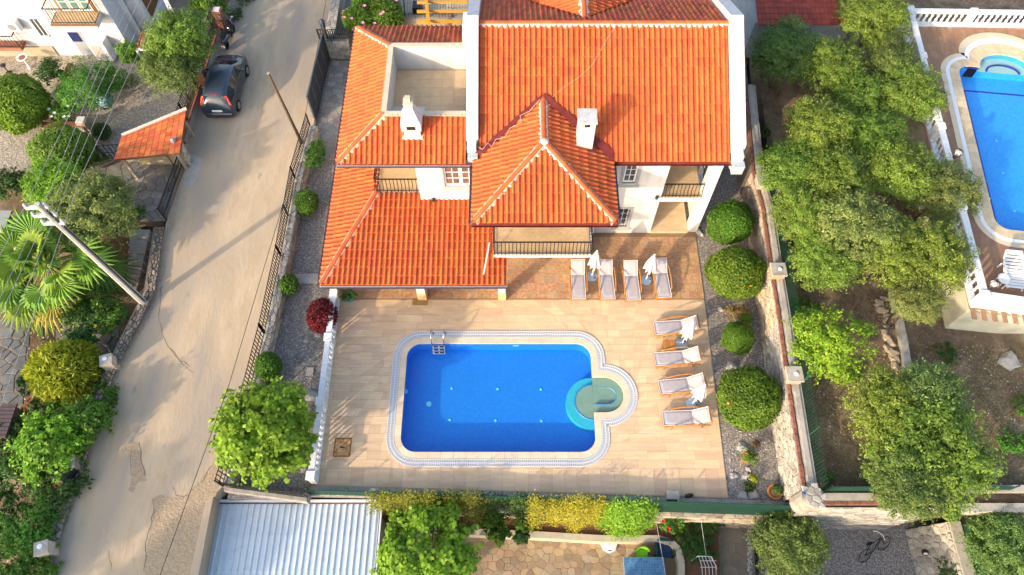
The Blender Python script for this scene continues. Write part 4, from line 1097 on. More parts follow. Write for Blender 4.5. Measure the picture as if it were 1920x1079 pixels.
def stones(parent, cells, O, U, V, m, gap=.012, h=(.02, .05), name='stone', cap=300, chamf=.8, restname=None):
    """lay cells of the u,v plane (origin O, axes U,V) as chamfered stones"""
    O, U, V = Vector(O), Vector(U), Vector(V); N = U.cross(V).normalized()
    cells = sorted(cells, key=lambda c: -scale_at(O + U * c[0][0] + V * c[0][1])) if len(cells) > cap else cells
    rs = MB()
    for k, c in enumerate(cells):
        n = len(c); cx = sum(p[0] for p in c) / n; cy = sum(p[1] for p in c) / n
        r0 = (sum(math.hypot(p[0] - cx, p[1] - cy) for p in c) / n); f = max(.5, 1 - gap / r0); hh = random.uniform(*h)
        lo = [O + U * (cx + (p[0] - cx) * f) + V * (cy + (p[1] - cy) * f) - N * .02 for p in c]
        md = [q + N * (.02 + hh * .6) for q in lo]
        hi = [O + U * (cx + (p[0] - cx) * f * chamf) + V * (cy + (p[1] - cy) * f * chamf) + N * hh for p in c]
        fs = [tuple(range(2 * n, 3 * n))] + [(i, (i + 1) % n, (i + 1) % n + n, i + n) for i in range(n)] + [(i + n, (i + 1) % n + n, (i + 1) % n + 2 * n, i + 2 * n) for i in range(n)]
        if k < cap: MB().add(lo + md + hi, fs).build(name, m, parent)
        else: rs.add(lo + md + hi, fs)
    if rs.f: rs.build(restname or name + 's_beyond', m, parent, kind='stuff')
def face_stones(parent, a, b, z0, z1, m, su=.32, sv=.22, seed=1, cap=300, gap=.012, h=(.02, .05), slope=0):
    """stones on the vertical face a->b, seen from its right-hand side (outward = direction rotated -90)"""
    a = Vector((a[0], a[1], 0)); b = Vector((b[0], b[1], 0)); L = (b - a).length; U = (b - a) / L; Nn = Vector((U.y, -U.x, 0))
    V = (Vector((0, 0, z1 - z0)) - Nn * slope); Lv = V.length; V.normalize()
    cells = voronoi([(0, 0), (L, 0), (L, Lv), (0, Lv)], su, sv, seed=seed)
    stones(parent, cells, a + Vector((0, 0, z0)) + Nn * .004, U, V, m, gap, h, cap=cap)
def iron_fence(name, label, pts, h, n_per_m=8, posts=2.2, m=IRON, cat='fence', parent=None, bar=.015, group=None, rails=(.06, .5, 1.0), cross=False):
    pts = [Vector(p) for p in pts]; t = parent or thing(name, label, cat, pts[0], world=True, group=group)
    total = MB(); k = 0; up = Vector((0, 0, 1))
    for a, b in zip(pts, pts[1:]):
        for r in rails: MB().beam(a + up * h * r, b + up * h * r, .03, .022).build('rail', m, t)
        L = (b - a).length; n = int(L * n_per_m); me = None
        bm_ = MB().box((0, 0, h * .5 + .04), (bar * 2, bar * 2, h * .98)); me = bm_.mesh('bar'); me.materials.append(m)
        for i in range(n):
            if k < 290: addmesh('bar', me, m, t, mw=Matrix.Translation(a + (b - a) * ((i + .5) / n))); k += 1
            else: total.box(a + (b - a) * ((i + .5) / n) + up * (h * .5 + .04), (bar * 2, bar * 2, h * .98))
        np_ = max(1, round(L / posts))
        for i in range(np_ + 1): MB().box(a + (b - a) * (i / np_) + up * h * .53, (.05, .05, h * 1.06)).build('post', m, t)
    if total.f: total.build('bars_beyond', m, t, kind='stuff')
    return t
# ================================================================ garden strip on the right: wall, fence, shrubs
WT = 2.1
wtop = [G(x, y, WT) for x, y in ((1395, 160), (1410, 323), (1428, 390), (1443, 500), (1460, 607), (1475, 719), (1505, 919))]
gw = thing('garden_wall', 'rubble stone wall with concrete top and brick edge beside the round shrubs', 'wall', (wtop[3].x, wtop[3].y, 0), world=True)
for i, (a, b) in enumerate(zip(wtop, wtop[1:])):
    def off(p, o): return (p.x + o, p.y)
    MB().prism([off(a, .0), off(b, .0), off(b, .5), off(a, .5)], -.2, WT - .06).build('wall_core', STJOINT, gw)
    MB().prism([off(a, .18), off(b, .18), off(b, .56), off(a, .56)], WT - .059, WT + .0).build('wall_top', CONC, gw)
    MB().prism([off(a, .24), off(b, .24), off(b, .44), off(a, .44)], WT + .001, WT + .05).build('wall_top', CONC, gw)
    L = (b - a).length; n = max(1, int(L / .22))
    for k in range(n):
        p = a.lerp(b, (k + .5) / n); MB().box((p.x + .06, p.y, WT - .03 + random.uniform(0, .025)), (.12 + random.uniform(-.04, .03), L / n - .015, .09), random.uniform(-.06, .06)).build('brick', BRICK, gw)
L0 = 0
for i, (a, b) in enumerate(zip(wtop[1:], wtop[2:])):
    face_stones(gw, a.xy, b.xy, 0, WT - .05, STONE if i < 3 else STONEG, .30, .19, seed=10 + i, cap=58, gap=.010, h=(.02, .06))
# piers
for k, (px, py) in enumerate(((1432, 338), (1460, 506), (1490, 702))):
    p = G(px, py, WT + .35); pr = MB().box((p.x, p.y, WT + .16), (.58, .58, .32)).build('pier', STONE, gw, bevel=.03)
    MB().box((p.x, p.y, WT + .36), (.66, .66, .08)).build('pier_cap', CONC, pr, bevel=.02)
    MB().lathe([(.09, WT + .401), (.09, WT + .43), (.03, WT + .46)], (p.x + .05, p.y, 0), 8).build('lamp_socket', WPLAST, pr)
p = G(1525, 930, WT + .2); rp = MB().lathe([(.42, gz - .2), (.42, WT + .1), (.40, WT + .22), (.3, WT + .26)], (p.x, p.y, 0), 14).build('round_pier', STONEG, gw)
cl = voronoi([(-.46, -.46), (.46, -.46), (.46, .46), (-.46, .46)], .26, .26, seed=4)
stones(rp, [c for c in cl if math.hypot(sum(q[0] for q in c) / len(c), sum(q[1] for q in c) / len(c)) < .42], (p.x, p.y, WT + .235), (1, 0, 0), (0, 1, 0), STONEG, h=(.02, .04))
for s, y in ((0, 0),): MB().lathe([(.06, 0), (.06, .12), (.02, .16)], (p.x - .38, p.y + .05, WT + .2), 8).build('wall_lamp', mat('blue_lamp', (.05, .08, .2), None), rp)
# green mesh fence
gfence = thing('mesh_fence', 'green wire mesh fence on posts along the olive grove side of the garden wall', 'fence', (wtop[2].x + .6, wtop[2].y, WT), world=True)
fpts = [Vector((q.x + .58, q.y, 0)) for q in wtop[1:]]
mesh = MB()
for a, b in zip(fpts, fpts[1:]):
    L = (b - a).length; n = max(1, round(L / 1.9)); up = Vector((0, 0, 1)); z0 = WT - .6
    for i in range(n): MB().tube([a.lerp(b, i / n) + up * z0, a.lerp(b, i / n) + up * (WT + 1.0)], .03, 6).build('post', GREENM, gfence); 
    k = int(L / .13)
    for i in range(k): q = a.lerp(b, (i + .5) / k); mesh.box(q + up * (WT + .2), (.008, .008, 1.5))
    for j in range(0, 14, 2): mesh.beam(a + up * (WT - .5 + j * .11), b + up * (WT - .5 + j * .11), .008, .008)
mesh.build('wire_mesh', GREENM, gfence, kind='stuff')
# round clipped citrus trees and shrubs
cit = [ball_mesh('crown', L_CITRUS, (1, 1, .95), 15000, .085, .045, .09, lumps=26) for _ in range(2)]; citc = core_mesh((1, 1, .95), CORE)
ORANGE = mat('orange_fruit', (.7, .28, .02), None, rough=.5)
def fruits(n, r):
    def f(t, zc):
        for _ in range(n):
            d_ = Vector((random.gauss(0, 1), random.gauss(-.3, 1), abs(random.gauss(.4, .7)))).normalized() * r * .97
            MB().lathe([(.01, -.05), (.04, -.035), (.05, 0), (.04, .035), (.01, .05)], d_ + Vector((0, 0, zc)), 8).build('fruit', ORANGE, t, smooth=True)
    return f
GRP = 'clipped round trees beside the garden wall'
for px, py, rpx, zc, k, lb, ex in ((1369, 418, 44, 1.5, 0, 'clipped round citrus tree nearest the villa corner', None),
                               (1379, 513, 55, 1.45, 1, 'clipped round citrus tree with a few oranges, second from the villa', fruits(4, 1.2)),
                               (1383, 634, 31, .8, 0, 'smallest clipped round shrub beside the garden wall', None),
                               (1401, 747, 60, 1.25, 1, 'largest clipped round citrus tree, nearest the terrace corner', fruits(2, 1.25))):
    r = rpx / scale_at(G(px, py, zc)); 
    plant('citrus_tree', lb, 'tree', px, py, -.03, cit[k], trunk_mb(zc, .06, r * .5, 4, k), zc=zc, sc_=r, rz=px, group=GRP, core=citc, extra=ex)
plant('dry_shrub', 'loose brown and green shrub between two round trees at the terrace edge', 'shrub', 1383, 585, -.03, crown_mesh('crown', L_BROWN, (.6, .5, .4), 14, .2, 900, .1, .05), trunk_mb(.4, .03, .4, 5), zc=.45)
plant('shrub', 'low green shrub growing through the dry shrub by the wall', 'shrub', 1395, 597, -.03, crown_mesh('crown', L_GREEN, (.35, .35, .3), 8, .15, 500, .1, .05), trunk_mb(.3, .02, .2, 4), zc=.35)
# rocks and potted plants on the gravel
ROCK = mat('pale_rock', (.42, .40, .36), (.30, .29, .27), 4, .9, .5, 14)
def rock(px, py, s, label, z=-.03, m=ROCK, flat=.6, group=None):
    p = G(px, py, z); rd = random.Random(int(px * 7 + py)); bm = bmesh.new(); bmesh.ops.create_icosphere(bm, subdivisions=2, radius=1)
    ph = [rd.uniform(0, 6) for _ in range(3)]
    for v in bm.verts:
        k = 1 + .18 * math.sin(v.co.x * 4 + ph[0]) + .16 * math.cos(v.co.y * 5 + ph[1]) + rd.uniform(-.07, .07); v.co *= k; v.co.z = max(v.co.z * flat, -.15)
    me = bpy.data.meshes.new('rock'); bm.to_mesh(me); bm.free(); o = addmesh('rock', me, m); o.location = p; o.scale = (s, s * rd.uniform(.7, 1.1), s); o.rotation_euler = (0, 0, rd.uniform(0, 6)); tag(o, label, 'rock', group); return o
for px, py, s, lb in ((1390, 838, .22, 'pale rock above the first potted plant by the wall'), (1404, 880, .18, 'flat grey rock between the potted plants'), (1376, 893, .16, 'grey rock left of the row of garden rocks'), (1398, 893, .2, 'dark grey rock in the middle of the garden rocks'),
                      (1393, 930, .2, 'flat cream stone at the foot of the small yellow plant, left'), (1413, 929, .2, 'flat cream stone at the foot of the small yellow plant, right'), (1352, 580, .16, 'upright stone at the gravel edge beside the shrubs'), (1372, 690, .25, 'pale rock in the gravel above the largest round tree'), (1312, 437, .2, 'flat stone slab at the villa corner')):
    rock(px, py, s, lb)
def pot_plant(px, py, r, h, label, leaf=L_GREEN, cr=.3, z=-.03, pm=TERRAC, ll=.12, n=350, spike=.5, group='potted plants on the gravel'):
    p = G(px, py, z); t = thing('potted_plant', label, 'potted plant', (p.x, p.y, z), group=group)
    MB().lathe([(r * .7, 0), (r * .95, h * .85), (r * 1.08, h * .86), (r * 1.08, h), (r * .9, h), (r * .85, h * .8), (.01, h * .8)], (0, 0, 0), 14).build('pot', pm, t)
    addmesh('foliage', crown_mesh('foliage', leaf, (cr, cr, cr * .8), 8, cr * .5, n, ll, ll * .4, spike=spike, zmin=-.3), None, t, mw=Matrix.Translation((.06, .02, h + cr * .45)))
    return t
pot_plant(1396, 862, .2, .3, 'sprawling green plant in a tilted terracotta pot by the garden wall', cr=.36)
pot_plant(1448, 926, .27, .35, 'sparse plant in the large terracotta pot in the terrace corner', L_DARK, .22)
plant('small_plant', 'small yellow leafed plant among the garden rocks', 'plant', 1413, 898, -.03, crown_mesh('foliage', L_YELLOW, (.2, .2, .15), 6, .1, 260, .09, .06), None, zc=.25, crown_name='foliage')
plant('small_plant', 'dark trailing plant below the yellow leafed plant', 'plant', 1405, 912, -.03, crown_mesh('foliage', L_DARK, (.3, .25, .15), 7, .12, 300, .1, .04), None, zc=.15, crown_name='foliage')
plant('small_plant', 'small reddish green plant above the tilted terracotta pot', 'plant', 1417, 831, -.03, crown_mesh('foliage', L_BROWN, (.2, .16, .12), 6, .1, 220, .08, .04), None, zc=.15, crown_name='foliage')
# black gloves-like hose bits on the terrace edge
# ================================================================ olive grove
olv = [crown_mesh('crown', m_, (1, 1, .8), 150, .19, 26000, .060, .027, hollow=.3, zmin=-.4) for m_ in (L_OLIVE, L_OLIVE, L_OLIVED, L_OLIVEG)]
olb = crown_mesh('crown', L_LIME, (1, 1, .7), 34, .22, 7500, .07, .035, hollow=.3)
OG = 'olive trees in the grove'
ol_list = [(1474, 98, 66, 2, 'dark olive tree beside the red tiled roof at the top'), (1558, 128, 60, 0, 'olive tree right of the dark one near the red tiled roof'), (1640, 40, 62, 0, 'olive tree at the top left of the neighbouring pool balustrade'),
           (1595, 20, 40, 2, 'small dark olive tree at the top edge behind the red tiled roof'), (1672, 118, 50, 2, 'dark olive tree against the upper corner of the white balustrade'), (1706, 178, 62, 1, 'bright olive tree touching the white balustrade below its corner'),
           (1612, 190, 58, 0, 'olive tree in the middle of the upper grove'), (1640, 258, 56, 1, 'olive tree left of the bare patch in the grove'), (1535, 240, 62, 1, 'olive tree in the upper grove nearest the villa'),
           (1482, 318, 58, 0, 'olive tree nearest the upper wall pier'), (1560, 335, 66, 0, 'olive tree at the centre left of the grove'), (1690, 325, 64, 1, 'olive tree below the bare patch in the grove'), (1768, 362, 66, 3, 'silvery olive tree overhanging the white balustrade'),
           (1500, 405, 56, 1, 'olive tree beside the green mesh fence, left of the grove'), (1600, 430, 78, 3, 'large silvery olive tree at the centre of the grove'), (1545, 490, 62, 1, 'olive tree at the lower left edge of the dense grove'), (1665, 470, 74, 0, 'large olive tree at the lower middle of the dense grove'),
           (1745, 480, 72, 1, 'olive tree at the lower right of the grove by the balustrade'), (1718, 560, 50, 3, 'olive tree hanging over the rubble path below the grove')]
for i, (px, py, rpx, k, lb) in enumerate(ol_list):
    zc = 2.3 + (i % 3) * .25; r = rpx / scale_at(G(px, py, gz + zc)) * 1.02
    plant('olive_tree', lb, 'tree', px, py, gz, olv[k], trunk_mb(zc - .2, .13, r * .7, 6, i), zc=zc, sc_=r, rz=i * 1.7, group=OG)
for i, (px, py, rpx, k, lb, bz) in enumerate(((1672, 772, 84, 0, 'big olive tree over bare soil, its upper left crown', gz), (1745, 745, 70, 3, 'silvery olive tree behind the big one over bare soil', gz), (1738, 845, 118, 0, 'big spreading olive tree reaching the lower stone wall', gz),
                                      (1700, 905, 74, 2, 'darker olive tree hanging over the lower retaining wall', gz), (1478, 1022, 74, 2, 'dark olive tree on the lower gravel yard', YZ), (1885, 1025, 78, 2, 'dark olive tree in the bottom right corner', -1.8), (1480, 985, 40, 2, 'low olive shoot in front of the retaining wall', YZ))):
    zc = 2.2 + (i % 2) * .3; r = rpx / scale_at(G(px, py, bz + zc)) * .97
    plant('olive_tree', lb, 'tree', px, py, bz, olv[k], trunk_mb(zc - .2, .14, r * .7, 6, i + 40), zc=zc, sc_=r, rz=i * 2.1 + .5, group='olive trees below the grove')
plant('young_tree', 'young bright green tree with a pale forked trunk beside the fence', 'tree', 1558, 640, gz, olb, trunk_mb(1.3, .07, 1.2, 6, 77, (.1, .1)), zc=1.7, sc_=1.72, mtrunk=mat('pale_bark', (.42, .34, .2), None))
weeds = crown_mesh('foliage', L_GREEN, (.8, .6, .3), 16, .2, 900, .1, .05); weedd = crown_mesh('foliage', L_DARK, (.8, .6, .3), 16, .2, 900, .1, .05)
for i, (px, py, s, lb, m_) in enumerate(((1900, 830, 1.0, 'weedy bush at the right edge of the bare plot', weeds), (1915, 760, .7, 'small weedy bush at the right edge above the other', weeds), (1775, 665, .8, 'dark weeds growing on the bare plot under the terrace wall', weedd), (1555, 895, .35, 'broad leafed weed beside the round wall pier', weeds),
                                  (1425, 250, .9, 'creeper on the fence near the upper wall pier', weedd), (1440, 285, .7, 'low creeper between fence and grove', weedd), (1510, 575, .9, 'creeper climbing the green mesh fence', weeds), (1490, 450, .9, 'weeds at the foot of the green mesh fence', weedd), (1780, 1075, .9, 'grassy weeds at the bottom right wall', weedd), (1600, 700, .6, 'low grey weeds under the young tree', weedd))):
    bz = gz if py < 930 else -1.8
    plant('weed_clump', lb, 'weeds', px, py, bz, m_, None, zc=.2, sc_=s, rz=i, crown_name='foliage')
# rubble path edge and concrete kerb through the plot
kerb = thing('plot_kerb', 'low concrete kerb dividing the bare plot from the grove', 'kerb', G(1690, 640, gz), world=True)
for a, b in (((1670, 545), (1690, 640)), ((1690, 640), (1702, 720)), ((1702, 720), (1712, 790))):
    A, B = G(*a, gz), G(*b, gz); MB().beam(A + Vector((0, 0, .1)), B + Vector((0, 0, .1)), .3, .28).build('kerb_block', CONC, kerb)
for k in range(14):
    px = 1650 + k * 2.2 + random.uniform(-9, 9); py = 560 + k * 10.5
    rock(px, py, random.uniform(.13, .26), ('topmost', 'second', 'third', 'fourth', 'fifth', 'sixth', 'seventh', 'eighth', 'ninth', 'tenth', 'eleventh', 'twelfth', 'thirteenth', 'lowest')[k] + ' rubble stone from the top along the plot kerb', gz, mat('tan_rock', (.42, .33, .22), (.34, .28, .2), 4, .9, .5, 14), .7, 'rubble stones along the plot kerb')
rock(1890, 677, .38, 'large pale boulder on the bare plot', gz); rock(1866, 884, .16, 'pale stone on the lower bare plot', gz)
# ================================================================ neighbouring pool terrace (upper right)
NZ = 3.0
ndk = [(1685, 45), (1760, 45), (1990, 55), (2200, 60), (2260, 592), (1920, 590), (1817, 580), (1797, 490), (1766, 370), (1734, 245), (1704, 125)]
ndp = [G(x, y, NZ) for x, y in ndk]
NTILE = mat('brown_plank_tile', (.34, .19, .11), (.28, .155, .09), 3, .6, .1, 40, rnd=.1)
CREAM = mat('cream_render', (.62, .60, .46), (.54, .52, .40), 2, .9, .2, 30, c3=(.42, .42, .32), s3=.8, t3=(.55, .75))
nb_ = thing('neighbour_terrace', 'raised pool terrace with cream rendered walls at the upper right', 'terrace', (ndp[7].x, ndp[7].y, gz), world=True)
NP = dict(x0=0)
# neighbour pool outline in photo px at deck level
def npx(x, y, z=NZ): return G(x, y, z)
L1, L2 = npx(1795, 130), npx(1860, 400)       # pool left edge (water)
ang_n = math.atan2((L1 - L2).y, (L1 - L2).x)   # direction of the left edge
vN = (L1 - L2).normalized(); uN = Vector((vN.y, -vN.x, 0)); o_ = npx(1868, 430)
def NL(a, b, z=NZ): q = o_ + uN * a + vN * b; return Vector((q.x, q.y, z))
plen = (npx(1795, 122) - o_).dot(vN)
def npool(dd, n=8):
    r = .6 + dd; pts = []
    def arc(cx, cy, a0, rr_):
        for i in range(n + 1): a = R(a0 + 90 * i / n); pts.append((cx + rr_ * math.cos(a), cy + rr_ * math.sin(a)))
    W_ = 5.2; top = plen
    arc(W_ + dd - r, -dd + r, -90, r); arc(W_ + dd - r, top + dd - r, 0, r)
    bc, br = 2.35, 1.25 + dd; pts.append((bc + br, top + dd))
    for i in range(17): a = R(180 * i / 16); pts.append((bc + br * math.cos(a), top + .0 + max(dd, .02) + br * .78 * math.sin(a)))
    pts.append((bc - br, top + dd)); arc(-dd + r, top + dd - r, 90, r); arc(-dd + r, -dd + r, 180, r)
    return pts
def NW(pts, z): return [NL(p[0], p[1], z) for p in pts]
out2 = [(p.x, p.y) for p in ndp]; hol = [(p.x, p.y) for p in NW(npool(.3), 0)]
mb = MB(); holed(mb, out2, hol, NZ); mb.build('terrace_slab', mat('plank_joint', (.34, .24, .16), None), nb_)
mb = MB(); k = len(ndp); mb.add([(p.x, p.y, NZ - .001) for p in ndp] + [(p.x, p.y, gz - .3) for p in ndp], [(i, (i + 1) % k, (i + 1) % k + k, i + k) for i in range(k)]); mb.build('terrace_wall', CREAM, nb_)
# plank tiles along the pool axis
out_l = [(( Vector((*p, 0)) - Vector((o_.x, o_.y, 0))).dot(uN), (Vector((*p, 0)) - Vector((o_.x, o_.y, 0))).dot(vN)) for p in out2]
hr = [(-.32, -.32), (5.52, -.32), (5.52, plen + .32), (-.32, plen + .32)]
k = 0; pk = MB()
def convex_ok(c): return in_poly(c[0], c[1], out_l)
hb = npool(.3)
for i in range(-14, 30):
    for j in range(-6, 16):
        x0, y0 = i * .2, j * 1.0 + (.5 if i % 2 else 0) - 1; ps = [[(x0 + .005, y0 + .005), (x0 + .195, y0 + .005), (x0 + .195, y0 + .995), (x0 + .005, y0 + .995)]]
        if not all(convex_ok(q) for q in ps[0]): 
            if not convex_ok((x0 + .1, y0 + .5)): continue
        c3 = NL(x0, y0 + .5); sx = 960 + FPX * c3.x / (c3.y * CD - (NZ - HC) * SD)
        if sx > 1990: continue
        ps = [p for p in clip_out(ps, hr)]
        ps = [p for p in ps if not in_poly(sum(q[0] for q in p) / len(p), sum(q[1] for q in p) / len(p), hb)]
        if not ps: continue
        m_ = MB() if k < 300 else pk
        for p in ps: m_.prism([(NL(*q).x, NL(*q).y) for q in p], NZ - .02, NZ + .005 + random.uniform(0, .002))
        if k < 300: m_.build('plank_tile', NTILE, nb_)
        k += 1
if pk.f: pk.build('plank_tiles_beyond', NTILE, nb_, kind='stuff')
MOS2 = mosaic('neighbour_pool_mosaic', (.02, .30, .78), (.03, .36, .86)); NAVY = mat('navy_line_tile', (.02, .03, .30), None, rough=.3)
npl = thing('neighbour_pool', 'light blue swimming pool with navy tile lines, cut by the right edge', 'pool', NL(2.5, 2, NZ - .7), world=True)
W0 = NW(npool(0), NZ); k = len(W0)
body2 = [(0, 0), (5.2, 0), (5.2, plen), (0, plen)]
rr2 = rrect(0, 5.2, 0, plen, .6)
mb = MB(); q = NW(rr2, NZ - .7); mb.add(q, [tuple(range(len(q)))]); mb.build('pool_floor', MOS2, npl)
mb = MB(); mb.add([p - Vector((0, 0, .71)) for p in NW(rr2, NZ)] + [p - Vector((0, 0, .03)) for p in NW(rr2, NZ)], [((i + 1) % len(q), i, i + len(q), (i + 1) % len(q) + len(q)) for i in range(len(q)) if not (rr2[i][1] > plen - .01 and rr2[(i + 1) % len(q)][1] > plen - .01)]); mb.build('pool_wall', MOS2, npl)
bay = [p for p in npool(0) if p[1] > plen + .001]
PALE = mat('pale_green_step', (.30, .50, .44), (.36, .54, .48), 3, .5)
mb = MB(); q = NW([(1.1, plen)] + [(3.6, plen)] + bay, NZ - .3); mb.add(q, [tuple(range(len(q)))]); mb.build('bay_floor', PALE, npl)
mb = MB(); q = NW([(3.6, plen)] + bay + [(1.1, plen)], NZ); kk = len(q); mb.add([p - Vector((0, 0, .31)) for p in q] + [p - Vector((0, 0, .03)) for p in q], [(i + 1, i, i + kk, i + 1 + kk) for i in range(kk - 1)]); mb.build('bay_wall', MOS2, npl)
mb = MB(); mb.add(NW([(1.1, plen), (3.6, plen)], NZ - .7) + NW([(3.6, plen), (1.1, plen)], NZ - .3), [(0, 1, 2, 3)]); mb.build('bay_wall', MOS2, npl)
mb = MB(); q = [NL(2.35 + .78 * math.cos(R(a)), plen + .02 + .5 * math.sin(R(a)), NZ - .27) for a in range(0, 181, 12)]; mb.tube(q, .05, 5); mb.build('step_edge', NAVY, npl)
def strip(a, b, wd, z, nm='line_tile'):
    a = NL(*a, z); b = NL(*b, z); MB().beam(a, b, wd, .006).build(nm, NAVY, npl)
fz2 = NZ - .696
strip((.55, .4), (.55, plen - .9), .1, fz2); strip((.6, plen - .95), (5, plen - .95), .1, fz2); strip((.6, .45), (5, .45), .1, fz2)
MB().beam(NL(.06, plen - .02, NZ - .12), NL(1.08, plen - .02, NZ - .12), .02, .06).build('line_tile', NAVY, npl); MB().beam(NL(.5, .012, NZ - .18), NL(5, .012, NZ - .18), .03, .12).build('line_tile', NAVY, npl)
for a, b in ((1.5, 1.6), (2.8, 2.6), (1.4, 3.7), (2.6, 4.6), (1.5, 5.6)): MB().lathe([(.05, 0), (.05, .02), (.02, .025)], NL(a, b, fz2), 10).build('floor_inlet', LENS, npl)
mb = MB(); P_ = NW(npool(-.003), 0)
for t in tessellate_polygon([P_]):
    a, b, c = t
    if (P_[b] - P_[a]).cross(P_[c] - P_[a]).z < 0: a, b, c = a, c, b
    mb.add([(P_[i].x, P_[i].y, NZ - .06) for i in (a, b, c)], [(0, 1, 2)])
tag(mb.build('neighbour_pool_water', wm), kind='structure')
def nring(d0, d1, z, nm, m, h=.02):
    A, B = NW(npool(d0), z), NW(npool(d1), z); n = len(A); mb = MB(); dn = Vector((0, 0, -h))
    mb.add(A + B + [p + dn for p in A] + [p + dn for p in B], sum([[(i, i + n, (i + 1) % n + n, (i + 1) % n), (i + n, i + 3 * n, (i + 1) % n + 3 * n, (i + 1) % n + n), ((i + 1) % n, (i + 1) % n + 2 * n, i + 2 * n, i)] for i in range(n)], [])); mb.build(nm, m, npl)
A, B = npool(-.02), npool(.42); n = len(A)
for i in range(n):
    a0, a1, b0, b1 = A[i], A[(i + 1) % n], B[i], B[(i + 1) % n]; Ls = math.dist(a0, a1); k = max(1, round(Ls / .45))
    for j in range(k):
        f0, f1 = j / k, (j + 1) / k; lp = lambda p, q, t: (p[0] + (q[0] - p[0]) * t, p[1] + (q[1] - p[1]) * t)
        qd = [lp(a0, a1, f0), lp(a0, a1, f1), lp(b0, b1, f1), lp(b0, b1, f0)]
        c = (sum(q[0] for q in qd) / len(qd), sum(q[1] for q in qd) / len(qd))
        if c[0] > 4.6: continue
        MB().prism([(NL(*lp(q, c, .012)).x, NL(*lp(q, c, .012)).y) for q in qd], NZ - .04, NZ + .02 + random.uniform(0, .006)).build('coping_stone', mat('golden_coping', (.58, .44, .26), (.66, .53, .35), 3, .7, rnd=.12), npl)
nring(.43, .62, NZ + .022, 'overflow_grating', WPLAST); nring(.63, .85, NZ + .016, 'border_stone', COPE)
# its balustrades
n0, n1, n2, n3 = G(1687, 44, NZ), G(1819, 577, NZ), G(1935, 592, NZ), G(1960, 48, NZ)
balustrade('white balustrade on the left side of the neighbouring pool terrace', n0 + Vector((.12, 0, 0)), n1 + Vector((.12, .1, 0)), 46, h=.9, posts=(.0, .2, .47, .74, 1.0), wd=.24, z=NZ)
balustrade('white balustrade across the far end of the neighbouring pool terrace', n0 + Vector((.3, -.1, 0)), n3 + Vector((0, -.1, 0)), 24, h=.9, posts=(.42, .98), wd=.24, z=NZ)
balustrade('white balustrade across the near end of the neighbouring pool terrace', n1 + Vector((.3, .1, 0)), n2 + Vector((0, .1, 0)), 14, h=.9, posts=(.99,), wd=.24, z=NZ)
def globe(px, py, label):
    p = G(px, py, NZ + 1.15); t = thing('globe_lamp', label, 'lamp', (p.x, p.y, NZ + .9), world=False, group='globe lamps on the white balustrade')
    MB().lathe([(.09, 0), (.09, .06), (.05, .1), (.06, .18)], (0, 0, .02), 10).build('lamp_base', IRON, t)
    MB().lathe([(.16 * math.cos(R(a)) + .001, .32 + .16 * math.sin(R(a))) for a in range(-75, 91, 15)], (0, 0, .02), 12).build('globe', mat('opal_glass', (.62, .60, .55), None, rough=.3), t, smooth=True)
    cg = MB()
    for k in range(4):
        a = PI * k / 4; cg.tube([(math.cos(a) * .175 * math.cos(R(b)), math.sin(a) * .175 * math.cos(R(b)), .34 + .175 * math.sin(R(b))) for b in range(-80, 261, 20)], .012, 5)
    cg.tube([(math.cos(R(b)) * .175, math.sin(R(b)) * .175, .34) for b in range(0, 361, 24)], .012, 5); cg.build('cage', IRON, t)
globe(1765, 182, 'caged globe lamp at the upper part of the neighbouring balustrade'); globe(1795, 289, 'caged globe lamp below the first one on the neighbouring balustrade'); globe(1862, 534, 'caged globe lamp by the white plastic chair')
# white plastic chair with slatted back and a small stool
ch = thing('plastic_lounger', 'white slatted plastic lounger on the neighbouring terrace', 'lounger', G(1900, 512, NZ + .3) * Vector((1, 1, 0)) + Vector((0, 0, NZ)), R(-8))
for s in (-1, 1):
    MB().tube([(s * .36, -.75, .3), (s * .38, 0, .34), (s * .37, .55, .5), (s * .3, .85, .62)], .04, 8).build('side_rail', WPLAST, ch)
    for y in (-.6, .4): MB().tube([(s * .36, y, .3), (s * .38, y, .006)], .035, 6).build('leg', WPLAST, ch)
    MB().tube([(s * .42, -.3, .34), (s * .46, -.2, .55), (s * .46, .3, .58), (s * .4, .45, .45)], .035, 6).build('armrest', WPLAST, ch)
for i in range(12): y = -.72 + i * .13; z = .31 if y < .1 else .31 + (y - .1) * .4; MB().b2((-.34, y, z), (.34, y + .095, z + .03)).build('slat', WPLAST, ch)
MB().tube([(-.3, .85, .62), (.3, .85, .62)], .045, 8).build('head_rail', WPLAST, ch)
stl = thing('plastic_stool', 'small white plastic seat beside the slatted lounger', 'stool', G(1880, 525, NZ + .3) * Vector((1, 1, 0)) + Vector((0, 0, NZ)), .3)
MB().lathe([(.05, .34), (.22, .36), (.25, .40), (.22, .43), (.02, .43)], (0, 0, 0), 14).build('seat', WPLAST, stl)
for k in range(4): a = PI / 4 + k * PI / 2; MB().tube([(math.cos(a) * .17, math.sin(a) * .17, .37), (math.cos(a) * .23, math.sin(a) * .23, .006)], .02, 6).build('leg', WPLAST, stl)
